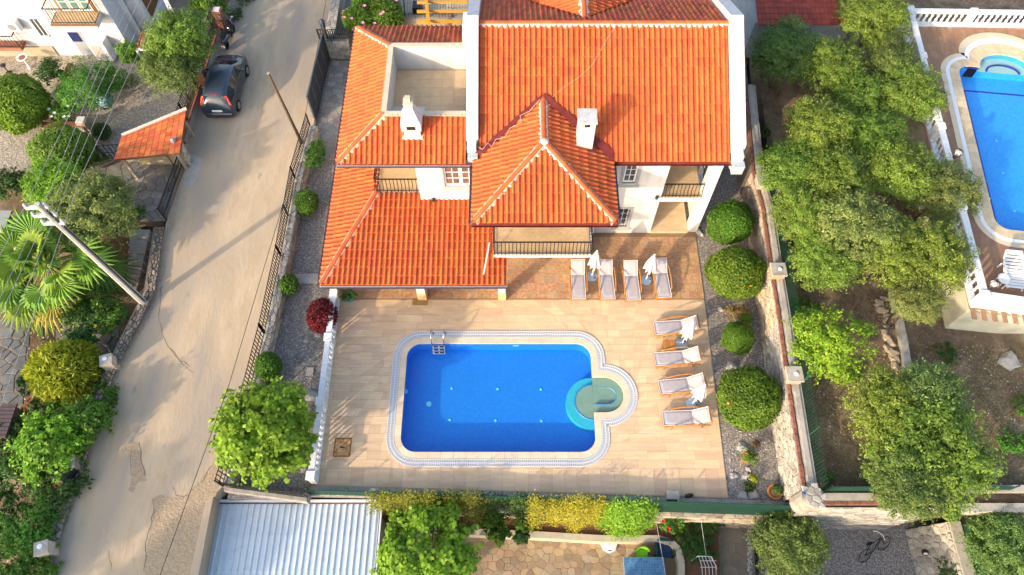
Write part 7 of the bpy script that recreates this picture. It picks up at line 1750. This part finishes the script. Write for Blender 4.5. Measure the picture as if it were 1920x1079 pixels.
# terrace retaining wall and the green windbreak
rw = thing('terrace_retaining_wall', 'stone retaining wall holding up the pool terrace above the lower yard', 'wall', (0, e0.y - .3, YZ), world=True)
def edge(px, dy, z): 
    t = (px - 583) / (1490 - 583); q = e0.lerp(e1, t); return Vector((q.x, q.y - dy, z))
w0, w1 = edge(583, .38, 0), edge(1500, .38, 0); wz1 = -1.15
MB().prism([(w0.x, w0.y), (w1.x, w1.y), (w1.x, w1.y + .45), (w0.x, w0.y + .45)], YZ - .3, wz1).build('wall_core', STJOINT, rw)
face_stones(rw, (w0.x, w0.y - .02), (w1.x, w1.y - .02), YZ, wz1, STONE, .34, .22, seed=51, cap=280)
L = (w1 - w0).length; U = (w1 - w0).normalized(); stones(rw, voronoi([(0, 0), (L, 0), (L, .4), (0, .4)], .4, .25, seed=52), Vector((w0.x, w0.y, wz1 + .002)), U, Vector((-U.y, U.x, 0)), STONE, h=(.01, .03), cap=10)
kb = thing('terrace_kerb', 'rough concrete kerb along the lower edge of the pool terrace', 'kerb', e0, world=True); k0, k1 = edge(583, .02, 0), edge(1497, .02, 0); k0.z = k1.z = -.05
MB().beam(k0, k1, .2, .2).build('kerb_block', CONC, kb)
for px in (700, 838, 967): q = edge(px, .0, .07); MB().box(q, (.24, .1, .05)).build('kerb_plate', WPLAST, kb)
wbk = thing('green_windbreak', 'dark green netting fence along the lower edge of the pool terrace', 'fence', (0, e0.y - .15, wz1), world=True)
NET = mat('dark_green_net', (.008, .05, .035), (.006, .035, .025), 6, .7)
for a, b in ((583, 1495),):
    n = 12
    for i in range(n):
        p, q = edge(a + (b - a) * i / n, .2, 0), edge(a + (b - a) * (i + 1) / n, .2, 0); s1, s2 = .55 + .03 * math.sin(i * 2.1), .55 + .03 * math.sin((i + 1) * 2.1)
        MB().add([(p.x, p.y - .05, wz1), (q.x, q.y - .05, wz1), (q.x, q.y, s2), (p.x, p.y, s1), (p.x, p.y - .03, wz1), (q.x, q.y - .03, wz1), (q.x, q.y + .02, s2), (p.x, p.y + .02, s1)], [(0, 1, 2, 3), (7, 6, 5, 4), (3, 2, 6, 7)]).build('net_panel', NET, wbk)
        MB().tube([(p.x, p.y + .05, wz1), (p.x, p.y + .05, s1 + .12)], .03, 6).lathe([(.045, 0), (.045, .04), (.01, .06)], (p.x, p.y + .05, s1 + .1), 8).build('post', GREENM, wbk)
o = MB().box(edge(1262, -.12, .16), (.5, .35, .3), -.05).build('concrete_block', CONC, bevel=.02); tag(o, 'stained concrete block on the terrace edge', 'block')
gl_ = thing('dark_bundle', 'small black lumpy bundle beside the concrete block on the terrace edge', 'bundle', edge(1292, -.15, 0), world=True)
for dx, dy_, r in ((-.06, 0, .08), (.05, .02, .09), (.14, .04, .07)): MB().lathe([(.02, -r * .6), (r, -.02), (r * .9, r * .5), (.02, r * .9)], edge(1292, -.15, .07) + Vector((dx, dy_, 0)), 8).build('lump', IRON, gl_)
# metal roofed shed
zS = -.5; s00, s10 = G(390, 938, zS), G(718, 941, zS); sx0, sx1, sy1 = s00.x, s10.x, s00.y; sy0 = sy1 - 6
sh = thing('metal_roof_shed', 'shed with a pale blue corrugated metal roof at the bottom of the picture', 'shed', ((sx0 + sx1) / 2, sy1 - 2, YZ), world=True)
STL = mat('pale_sheet_metal', (.56, .63, .68), (.50, .57, .63), 1.2, .45, metal=.15, c3=(.44, .48, .5), s3=3, t3=(.6, .8))
x = sx0 + .12; rib = .243; npn = int((sx1 - .1 - x) / (rib * 4))
while x < sx1 - .15:
    vs = []; fs = []; w_ = min(rib * 4, sx1 - .1 - x); prof = []; q = 0
    while q < w_ - .01:
        for dx, dz in ((0, 0), (.03, .045), (.07, .045), (.10, 0)):
            if q + dx <= w_: prof.append((x + q + dx, dz))
        q += rib
    prof.append((x + w_, 0)); n = len(prof)
    for yy, dz in ((sy1 - .14, 0), (sy0, -.05)): vs += [(a, yy, zS + b + dz) for a, b in prof]
    fs = [(i, i + n, i + n + 1, i + 1) for i in range(n - 1)]
    sheet = MB().add(vs, fs).build('roof_sheet', STL, sh)
    sc_m = MB()
    for yy in (sy1 - 1.3, sy1 - 2.6):
        q = .05
        while q < w_: sc_m.lathe([(.012, 0), (.012, .01), (.002, .012)], (x + q, yy, zS + .045 - .05 * (sy1 - yy) / 6), 5); q += rib
    sc_m.build('roof_screws', IRON, sheet, kind='stuff')
    x += w_
WG = mat('white_gutter', (.66, .68, .72), None, rough=.5)
MB().b2((sx0, sy1 - .10, zS + .0), (sx1, sy1, zS + .1)).build('ridge_flashing', WG, sh); MB().b2((sx0 + .1, sy1 - .16, zS - .04), (sx1, sy1 - .101, zS + .05)).build('flashing_strip', mat('rusty_strip', (.12, .06, .05), None), sh)
MB().b2((sx0, sy0, zS - .05), (sx0 + .1, sy1 - .101, zS + .06)).build('verge', WG, sh); MB().b2((sx1 - .06, sy0, zS - .05), (sx1, sy1 - .101, zS + .06)).build('verge', WG, sh)
MB().b2((sx0 + .2, sy0, YZ), (sx1 - .2, sy1 - .25, zS - .06)).build('shed_wall', CONC, sh)
# planter bed
plz = -2.35
pth = [(737, 1012), (733, 986), (895, 996), (1130, 1007), (1235, 1005)]
lowc = [(734, 990), (800, 994), (895, 998), (1010, 1003), (1130, 1010), (1235, 1010), (1258, 1016), (1272, 1030), (1278, 1055), (1278, 1110)]
PL = [G(a, b, plz) for a, b in lowc]
pw_ = thing('planter_wall', 'curved low cream wall edging the planting bed in the lower yard', 'wall', G(1000, 1003, YZ), world=True)
for a, b in zip(PL, PL[1:]):
    d_ = (b - a).normalized(); s = Vector((-d_.y, d_.x, 0)) * .13
    MB().prism([(a - s).xy, (b - s).xy, (b + s).xy, (a + s).xy], YZ, plz).build('wall_block', mat('cream_planter', (.52, .46, .36), (.44, .39, .3), 3, .9), pw_); 
bed = [(p.x, p.y) for p in PL[:6]] + [(G(1235, 975, plz).x, w1.y + .1), (G(734, 960, plz).x, w0.y + .1)]
struct('planting_bed', MB().prism(bed, YZ, plz - .12), mat('red_soil', (.17, .08, .045), (.12, .07, .04), 6, .98, .8, 16))
struct('planting_bed', MB().prism([(p.x, p.y) for p in PL[5:]] + [(G(1345, 1110, YZ).x, G(1345, 1110, YZ).y), (G(1340, 985, YZ).x, w1.y + .1), (G(1235, 985, YZ).x, w1.y + .1)], YZ, plz - .121), MATS['red_soil'])
# flagstones
FLAG = mat('golden_flagstone', (.36, .26, .155), (.29, .215, .14), 3, .85, .25, 16, rnd=.22, hue=.015, c3=(.30, .26, .2), s3=1.2, t3=(.52, .7))
ypoly = [(G(x, y, YZ).x, G(x, y, YZ).y) for x, y in ((880, 1110), (1280, 1110), (1280, 1020), (1240, 1012), (880, 1000))]
if area2(ypoly) < 0: ypoly.reverse()
stones(bpy.data.objects['lower_yard'], voronoi(ypoly, .34, .28, seed=14), (0, 0, YZ), (1, 0, 0), (0, 1, 0), FLAG, h=(.004, .016), name='flagstone', gap=.014, chamf=.95, cap=290)
pathp = [(G(x, y, YZ).x, G(x, y, YZ).y) for x, y in ((1347, 1110), (1408, 1110), (1398, 978), (1340, 976))]
if area2(pathp) < 0: pathp.reverse()
ypth = MB().prism(pathp, YZ - .1, YZ + .02).build('yard_path', MATS['path_joint'], kind='structure')
stones(ypth, voronoi(pathp, .62, .5, seed=15), (0, 0, YZ + .02), (1, 0, 0), (0, 1, 0), mat('brown_slab', (.27, .23, .17), (.22, .19, .15), 2.5, .9, .3, 16, rnd=.15), h=(.004, .014), name='flagstone', gap=.012, chamf=.96)
kk = thing('path_edging', 'strip of white pebbles and dark kerb beside the yard path', 'edging', G(1405, 1030, YZ), world=True)
MB().beam(G(1412, 975, YZ + .06), G(1422, 1110, YZ + .06), .1, .14).build('kerb_block', IRON, kk)
me_ = MB().lathe([(.005, -.02), (.03, 0), (.005, .025)], (0, 0, 0), 6).mesh('pebble'); me_.materials.append(WHITE)
for i in range(160): q = G(random.uniform(1402, 1410), random.uniform(985, 1085), YZ + .03); addmesh('pebble', me_, WHITE, kk, mw=Matrix.Translation(q) @ Matrix.Rotation(random.uniform(0, 6), 4, 'Z'))
# hedge of climbers and bed plants
def hedge(name, label, px0, px1, py0, py1, m, z0, z1, dens, ll=.09):
    n = int(dens); P_ = np.empty((n, 3)); 
    a, b = G(px0, (py0 + py1) / 2, z1), G(px1, (py0 + py1) / 2, z1)
    yb = edge((px0 + px1) / 2, .1, 0).y; yf = G((px0 + px1) / 2, py1, z0 + .3).y
    t = rng.uniform(0, 1, n); s = rng.uniform(0, 1, n) ** .8
    xx = a.x + (b.x - a.x) * t; f1 = np.sin(xx * 3.1) * .16 + np.sin(xx * 7.7 + 1) * .12
    th_ = s * PI / 2
    yy = yb - (yb - yf + f1) * np.sin(th_) * rng.uniform(.75, 1.02, n); zz = z0 + (z1 - z0 + f1) * np.cos(th_) * rng.uniform(.85, 1.05, n)
    P_[:, 0] = xx + rng.normal(0, .12, n); P_[:, 1] = yy + rng.normal(0, .07, n); P_[:, 2] = zz + rng.normal(0, .08, n)
    nr = unit(np.stack([np.zeros(n), -np.sin(th_), np.cos(th_) + .3], 1) + rdir(n) * .6)
    me = leaves_mesh('foliage', P_, nr, rdir(n), ll, ll * .6, m); t_ = thing(name, label, 'hedge', ((a.x + b.x) / 2, yb, z0), world=True, group='climbers on the terrace fence'); addmesh('foliage', me, None, t_)
    mb = MB(); rd = random.Random(px0)
    for i in range(6): x_ = a.x + (b.x - a.x) * (i + .5) / 6; mb.tube([(x_, yb - .2, plz - .15), (x_ + rd.uniform(-.2, .2), yb - .15, -1), (x_ + rd.uniform(-.3, .3), yb - .05, z1 - .1)], [.03, .02, .01], 5)
    mb.build('stems', BARK, t_); return t_
L_HEDGE = leafmat('hedge_leaf', (.13, .17, .015), (.26, .26, .03), (.36, .28, .04))
hedge('climbing_hedge', 'olive green climber covering the terrace fence at the left', 690, 905, 915, 968, L_HEDGE, -1.4, .6, 8500, .075)
hedge('climbing_hedge', 'dark green climber between the olive and the golden climber', 895, 1005, 925, 960, L_DARK, -1.2, .4, 1500, .10)
hedge('climbing_hedge', 'golden yellow climber covering the terrace fence in the middle', 995, 1145, 922, 985, L_VINE, -1.7, .6, 7000, .075)
hedge('climbing_hedge', 'fresh green climber hanging over the planter wall', 1135, 1236, 935, 1000, L_LIME, -2.0, .45, 4200, .10)
for i, (px, py, rx, lb, m_, ll) in enumerate(((922, 965, .75, 'upright dark green bush between the climbers', L_CITRUS, .16), (935, 1000, .5, 'drooping green plant hanging over the planter wall', L_CITRUS, .18), (985, 980, .6, 'low green bush in the planting bed', L_GREEN, .12), (978, 1008, .35, 'feathery dark plant spilling over the planter wall', L_DARK, .16), (740, 970, .55, 'thin bush at the left end of the planting bed', L_HEDGE, .1), (1260, 985, .5, 'rose bush with red flowers at the right of the bed', L_GREEN, .1))):
    ex = flowers(REDP, 4, 1, (.5, .5, .4), sz=.07) if 'rose' in lb else None
    plant('bed_plant', lb, 'plant', px, py, plz - .1, crown_mesh('crown', m_, (rx, rx * .9, rx * .8), 16, rx * .35, int(2000 * rx), ll, ll * .42, spike=.4), trunk_mb(.5, .03, rx * .5, 5, i), zc=.9, extra=ex, group='plants of the lower bed')
for i, (px, py, lb) in enumerate(((1300, 1000, 'dark spiky ground plants at the top of the curved bed'), (1310, 1030, 'dark spiky ground plants in the lower part of the curved bed'), (1325, 978, 'dark plants along the path edge of the bed'))): plant('bed_plant', lb, 'plant', px, py, plz - .12, crown_mesh('crown', L_DARK, (.75, .6, .25), 20, .2, 1500, .2, .03, spike=.8), None, zc=.2, group='plants of the lower bed')
plant('round_leaf_tree', 'bright green tree with round leaves beside the metal roof', 'tree', 800, 1040, YZ, crown_mesh('crown', L_LIME, (2.0, 2.0, 1.5), 80, .42, 6500, .16, .14, hollow=.5, up=.9), trunk_mb(2.2, .09, 1.7, 8, 15), zc=2.9)
# yard furniture
pbs = thing('parasol_base', 'white octagonal parasol base standing in the lower yard', 'parasol base', G(1142, 1021, YZ + .05)); MB().lathe([(.34, 0), (.36, .04), (.33, .09), (.08, .16), (.05, .16), (.045, .1), (.01, .1)], (0, 0, 0), 8).build('base_body', WPLAST, pbs); MB().b2((-.07, -.29, .08), (.07, -.25, .115)).build('handle_slot', IRON, pbs)
tb = thing('tiled_table', 'blue mosaic tiled garden table at the bottom edge', 'table', G(1208, 1062, YZ + .75) * Vector((1, 1, 0)) + Vector((0, 0, YZ)), world=False)
tl_, tr_ = G(1170, 1045, YZ + .75), G(1246, 1046, YZ + .75); tw2 = (tr_.x - tl_.x) / 2; top_y = tl_.y - tb.location.y
MB().b2((-tw2, top_y - 1.0, .68), (tw2, top_y, .735)).build('table_top', CONC, tb)
bt = mat('blue_glazed_tile', (.10, .26, .46), (.08, .22, .42), 6, .3, rnd=.22)
for i in range(15):
    for j in range(9): x0 = -tw2 + .01 + i * (2 * tw2 - .02) / 15; MB().b2((x0 + .004, top_y - .01 - (j + 1) * .108, .736), (x0 + (2 * tw2 - .02) / 15 - .004, top_y - .018 - j * .108, .742 + random.uniform(0, .002))).build('tile', bt, tb)
for sx in (-1, 1): MB().b2((sx * tw2 * .8 - .06, top_y - .9, .012), (sx * tw2 * .8 + .06, top_y - .1, .68)).build('trestle', CONC, tb)
def shell_chair(label, px, py, m, s=1, rz=0):
    p = G(px, py, YZ + .45); t = thing('garden_chair', label, 'chair', (p.x, p.y, YZ), rz, group='plastic chairs at the tiled table')
    MB().b2((-.24 * s, -.22, .42), (.24 * s, .22, .46)).build('seat', m, t, bevel=.015)
    vs = []; fs = []; n = 8
    for k, (z, r) in enumerate(((.46, .24), (.65, .27), (.84, .27))):
        for o__ in (0, .03):
            for i in range(n + 1): a = R(25 + 130 * i / n); vs.append(((r + o__) * s * math.cos(a) * 1.05, .0 + (r + o__) * math.sin(a), z))
    m_ = n + 1
    for k in range(2):
        for i in range(n): b0 = k * 2 * m_; fs += [(b0 + i + 1, b0 + i, b0 + 2 * m_ + i, b0 + 2 * m_ + i + 1), (b0 + m_ + i, b0 + m_ + i + 1, b0 + 3 * m_ + i + 1, b0 + 3 * m_ + i)]
    b0 = 4 * m_; fs += [(b0 + i + 1, b0 + i, b0 + m_ + i, b0 + m_ + i + 1) for i in range(n)]
    MB().add(vs, fs).build('backrest', m, t)
    for sx in (-1, 1):
        for sy in (-1, 1): MB().tube([(sx * .2 * s, sy * .18, .43), (sx * .23 * s, sy * .22, .01)], .02, 6).build('leg', m, t)
    return t
shell_chair('lime green plastic chair behind the blue tiled table', 1204, 1042, mat('lime_plastic', (.22, .55, .02), None, rough=.4))
dcm = mat('dark_blue_cushion', (.015, .04, .10), None, rough=.8); dct = mat('dark_teal_plastic', (.01, .05, .055), None, rough=.5)
dc = thing('armchair', 'dark blue and teal armchair at the corner of the tiled table', 'chair', G(1246, 1030, YZ + .4) * Vector((1, 1, 0)) + Vector((0, 0, YZ)), R(-4))
MB().b2((-.3, -.32, .36), (.3, .26, .45)).build('seat', dcm, dc, bevel=.03); MB().b2((-.33, .27, .36), (.33, .36, .85)).build('backrest', dct, dc, bevel=.03)
for s in (-1, 1): MB().b2((s * .37 - .05, -.3, .55), (s * .37 + .05, .32, .62)).build('armrest', dct, dc, bevel=.02); MB().b2((s * .37 - .03, -.28, .012), (s * .37 + .03, -.2, .55)).build('leg', dct, dc); MB().b2((s * .37 - .03, .24, .012), (s * .37 + .03, .3, .55)).build('leg', dct, dc)
rk = thing('tube_rack', 'white tubular drying rack at the edge of the curved bed', 'rack', G(1325, 1060, YZ), world=True); z = YZ + .9
pa = [(1290, 1056, .35), (1309, 1043, .95), (1332, 1044, .95), (1343, 1062, .6), (1344, 1085, .3)]; MB().tube([G(a, b, YZ + c) for a, b, c in pa], .018, 6).build('frame_tube', WPLAST, rk)
for k in range(5): 
    f = k / 4; MB().tube([G(1310 + 24 * f, 1043.5, YZ + .95), G(1316 + 26 * f, 1062, YZ + .75), G(1318 + 26 * f, 1095, YZ + .3)], .012, 5).build('rack_bar', WPLAST, rk)
for y_, zz in ((1052, .86), (1064, .7), (1076, .5)): MB().tube([G(1313, y_, YZ + zz), G(1343, y_, YZ + zz)], .012, 5).build('cross_bar', WPLAST, rk)
o = MB().b2((*G(1280, 1095, YZ).xy, YZ + .3), (*G(1345, 1064, YZ).xy, YZ + .36)).build('plank_platform', mat('pale_plank', (.42, .36, .26), None)); tag(o, 'pale plank platform under the drying rack', 'platform')
wire('washing_line', [G(1230, 975, -1.4), G(1236, 1010, -1.4), G(1250, 1090, -1.4)], .014, ALU, 'pale cord running down over the armchair', 'cord'); wire('washing_line', [G(1313, 967, -1.3), G(1324, 1042, -1.9)], .012, ALU, 'pale cord running down to the drying rack', 'cord')
# bicycle lying upright in the gravel yard
bk = thing('bicycle', 'black bicycle with white handlebar standing on the lower gravel', 'bicycle', G(1640, 1042, YZ), R(12))
def wheel(y, nm):
    t_ = MB().tube([(0, y + .33 * math.cos(2 * PI * k / 24), .345 + .33 * math.sin(2 * PI * k / 24)) for k in range(25)], .017, 6, False).build('wheel', RUB, bk); s_ = MB()
    for k in range(12): a = 2 * PI * k / 12; s_.beam((0, y, .345), (0, y + .32 * math.cos(a), .345 + .32 * math.sin(a)), .004, .004)
    s_.build('spokes', STEEL, t_); return t_
bk.rotation_euler = (0, R(-38), R(-62)); bk.location.z = YZ + .02
wheel(-.5, ''); wheel(.53, '')
MB().tube([(0, -.5, .34), (0, -.05, .3), (0, -.18, .8), (0, -.5, .34)], .018, 6).tube([(0, -.05, .3), (0, .38, .78), (0, -.17, .76)], .018, 6).tube([(0, .36, .9), (0, .40, .75), (0, .53, .34)], .018, 6).build('frame', RUB, bk)
MB().tube([(-.3, .3, .98), (-.12, .4, 1.0), (.12, .4, 1.0), (.3, .3, .98)], .02, 6).build('handlebar', WPLAST, bk); loft([(-.34, .86, .05, .03), (-.24, .87, .08, .03), (-.06, .86, .02, .02)]).build('saddle', RUB, bk)
MB().tube([(0, -.05, .3), (.1, -.05, .3), (.1, .08, .18)], .012, 5).tube([(0, -.05, .3), (-.1, -.05, .3), (-.1, -.18, .42)], .012, 5).build('pedals', STEEL, bk)
# ---- right: grove retaining wall, cobbled side wall
ga, gb_ = G(1525, 948, gz), G(1800, 985, gz); gw2 = thing('grove_retaining_wall', 'tall grey stone retaining wall below the olive grove', 'wall', (ga + gb_) / 2 * Vector((1, 1, 0)) + Vector((0, 0, YZ)), world=True)
xg0, xg1 = ga.x - .35, gb_.x; yg = ga.y
MB().b2((xg0, yg - .02, YZ - .2), (xg1, yg + .4, gz + .1)).build('wall_core', STJOINT, gw2)
face_stones(gw2, (xg0, yg - .1), (xg1 - .6, yg - .1), YZ, gz + .1, STONEG, .42, .2, seed=61, cap=285, slope=-.0)
for i in range(30): x_ = xg0 + .5 + i * .24; MB().box((x_, yg + .06, gz + .13), (.22, .12, .07)).build('brick', BRICK, gw2)
MB().b2((xg0 + .4, yg + .14, gz + .101), (xg1, yg + .42, gz + .16)).build('coping', CONC, gw2)
sx_b = G(1705, 1030, YZ).x; csw = thing('cobbled_side_wall', 'sloping wall of rounded cobbles at the right of the gravel yard', 'wall', (sx_b, 4, YZ), world=True)
topx = sx_b + .9; yA, yB = yg - .15, yg - 5; vs = [(sx_b, yB, YZ), (sx_b, yA, YZ), (topx, yA, -1.2), (topx, yB, -1.2), (topx + .4, yB, YZ - .2), (topx + .4, yA, YZ - .2), (topx + .4, yA, -1.2), (topx + .4, yB, -1.2)]
MB().add(vs, [(0, 3, 2, 1), (3, 7, 6, 2), (7, 4, 5, 6), (1, 2, 6, 5)]).build('wall_core', CONC, csw)
V_ = Vector((topx - sx_b, 0, 1.8)); Lv = V_.length; V_.normalize()
COB = mat('round_cobble', (.42, .38, .31), (.32, .30, .26), 3, .85, .3, 14, rnd=.3, hue=.015)
stones(csw, voronoi([(0, 0), (yA - yB, 0), (yA - yB, Lv), (0, Lv)], .3, .3, seed=71), (sx_b - .004, yA, YZ), (0, -1, 0), V_, COB, gap=.05, h=(.03, .07), cap=200, chamf=.7)
MB().b2((topx - .03, yB, -1.199), (topx + .42, yA, -1.1)).build('coping', CONC, csw)
lp = G(1735, 1037, YZ + .8); o = thing('wall_light', 'small round wall light on the cobbled side wall', 'lamp', lp, world=True); MB().lathe([(.13, -.02), (.14, .03), (.1, .08), (.01, .1)], lp + Vector((-.05, 0, .05)), 12).build('lamp_body', IRON, o); MB().box(lp + Vector((-.08, -.06, .15)), (.14, .08, .03)).build('lens', WPLAST, o)
fnc = thing('mesh_fence', 'dark green net fence behind the cobbled side wall', 'fence', (topx + .5, yg - 2, -1.2), world=True)
for i in range(4): MB().tube([(topx + .5 + i * .06, yg - .3 - i * 1.3, -1.9), (topx + .5 + i * .06, yg - .3 - i * 1.3, -.1)], .03, 6).build('post', GREENM, fnc)
for i in range(3): MB().beam((topx + .5 + i * .06, yg - .3 - i * 1.3, -.75), (topx + .56 + i * .06, yg - 1.6 - i * 1.3, -.75), .015, 1.3).build('net_panel', NET, fnc)
lw_ = G(1790, 952, gz); o = thing('grove_end_wall', 'low stone wall closing the bare plot at the right edge', 'wall', lw_, world=True); MB().b2((lw_.x, lw_.y - .2, gz - .4), (lw_.x + 8, lw_.y + .1, gz + .3)).build('wall_core', CONC, o); MB().b2((lw_.x, lw_.y + .5, gz - .4), (lw_.x + 8, lw_.y + .75, gz + .35)).build('wall_core', CONC, o)
ff = thing('mesh_fence', 'green wire fence above the lower retaining wall of the grove', 'fence', ga, world=True)
for i in range(5): MB().tube([(xg0 + .8 + i * 1.7, yg + .5, gz), (xg0 + .8 + i * 1.7, yg + .5, gz + 1.0)], .03, 6).build('post', GREENM, ff)
for i in range(4): MB().beam((xg0 + .8 + i * 1.7, yg + .5, gz + .45), (xg0 + 2.5 + i * 1.7, yg + .5, gz + .45), .015, .8).build('net_panel', NET, ff)

# ================================================================ unseen house added below the frame to shade the gravel yard
lh = thing('added_shade_house', 'unseen cream house added below the bottom edge to shade the gravel yard', 'house', (6.5, -3.5, YZ), world=True)
MB().b2((1.6, -8, YZ), (13.5, .6, .4)).build('wall', CREAM, lh)
lr = [(1.2, -8.4, .4), (13.9, -8.4, .4), (13.9, 1.0, .4), (1.2, 1.0, .4)]; r1_, r2_ = (5.9, -3.7, 1.9), (9.2, -3.7, 1.9)
MB().add(lr + [r1_, r2_], [(3, 2, 5, 4), (2, 1, 5), (1, 0, 4, 5), (0, 3, 4), (0, 1, 2, 3)]).build('roof', TILE, lh)

# ================================================================ litter on the bare soil: twigs, dry leaves, small stones (uncountable)
def litter(name, label, polypx, z, n, m, sz, stones_=False):
    Pw = [(G(x, y, z).x, G(x, y, z).y) for x, y in polypx]; xs = [p[0] for p in Pw]; ys = [p[1] for p in Pw]; pts = []
    while len(pts) < n:
        x_, y_ = random.uniform(min(xs), max(xs)), random.uniform(min(ys), max(ys))
        if in_poly(x_, y_, Pw): pts.append((x_, y_, z + .015))
    c = np.array(pts); nr = unit(rdir(n) * .5 + np.array([0, 0, 1.0])); me = leaves_mesh(name, c, nr, rdir(n), sz, sz * (.8 if stones_ else .3), m); o = addmesh(name, me, None); tag(o, label, 'litter', None, 'stuff')
L_LIT = leafmat('dry_litter', (.22, .15, .07), (.42, .32, .17)); M_ST = mat('litter_stone', (.42, .38, .32), None, rnd=.3); L_GRS = leafmat('dry_grass', (.16, .17, .05), (.34, .30, .12))
gp_ = [(1420, 120), (1700, 60), (1840, 560), (1640, 700), (1530, 920), (1475, 560)]; bp_ = [(1700, 640), (1935, 650), (1935, 930), (1540, 930), (1520, 720)]
litter('leaf_litter', 'dry leaf litter on the soil under the olive trees', gp_, gz, 5000, L_LIT, .12); litter('dry_grass', 'dry grass on the bare plot', bp_, gz, 5000, L_GRS, .14); litter('soil_stones', 'small pale stones strewn on the bare plot', bp_, gz, 900, M_ST, .06, True)
litter('soil_stones', 'small stones strewn in the lower left garden', [(0, 440), (270, 440), (180, 700), (90, 980), (0, 1070)], LZ, 900, M_ST, .08, True); litter('road_grit', 'grit and leaves along the left road edge', [(340, 300), (352, 300), (300, 560), (225, 700), (120, 1000), (100, 1000), (205, 690), (285, 560)], ZR, 1500, L_LIT, .06)
litter('leaf_litter', 'fallen leaves on the gravel strip left of the villa', [(560, 340), (625, 320), (590, 540), (640, 560), (580, 900), (430, 905), (520, 600)], -.03, 700, L_LIT, .07); litter('gravel_stones', 'loose pebbles on the gravel beside the garden wall', [(1325, 440), (1400, 440), (1470, 930), (1375, 930)], -.03, 1500, M_ST, .06, True)
litter('gravel_stones', 'loose pebbles on the pebble garden', [(0, 120), (130, 110), (330, 150), (320, 200), (150, 330), (0, 330)], .1, 2500, M_ST, .07, True)

# unseen trees added outside the left edge to cast shade across the lane
for i, (x_, y_, h_, r_, lb) in enumerate(((-22.5, -1.2, 4.2, 1.9, 'unseen broadleaf tree added beyond the bottom left corner to shade the lane'), (-20.0, -4.6, 4.6, 2.0, 'unseen broadleaf tree added below the bottom edge to shade the lane'))):
    t = thing('added_shade_tree', lb, 'tree', (x_, y_, LZ), group='unseen trees added for shade on the lane'); trunk_mb(h_ - .3, .14, r_ * .7, 6, i + 90).build('trunk', BARK, t, smooth=True)
    addmesh('crown', olv[i % 3], None, t, mw=Matrix.Translation((0, 0, h_)) @ Matrix.Rotation(i * 1.3, 4, 'Z') @ Matrix.Diagonal((r_, r_, r_, 1)))
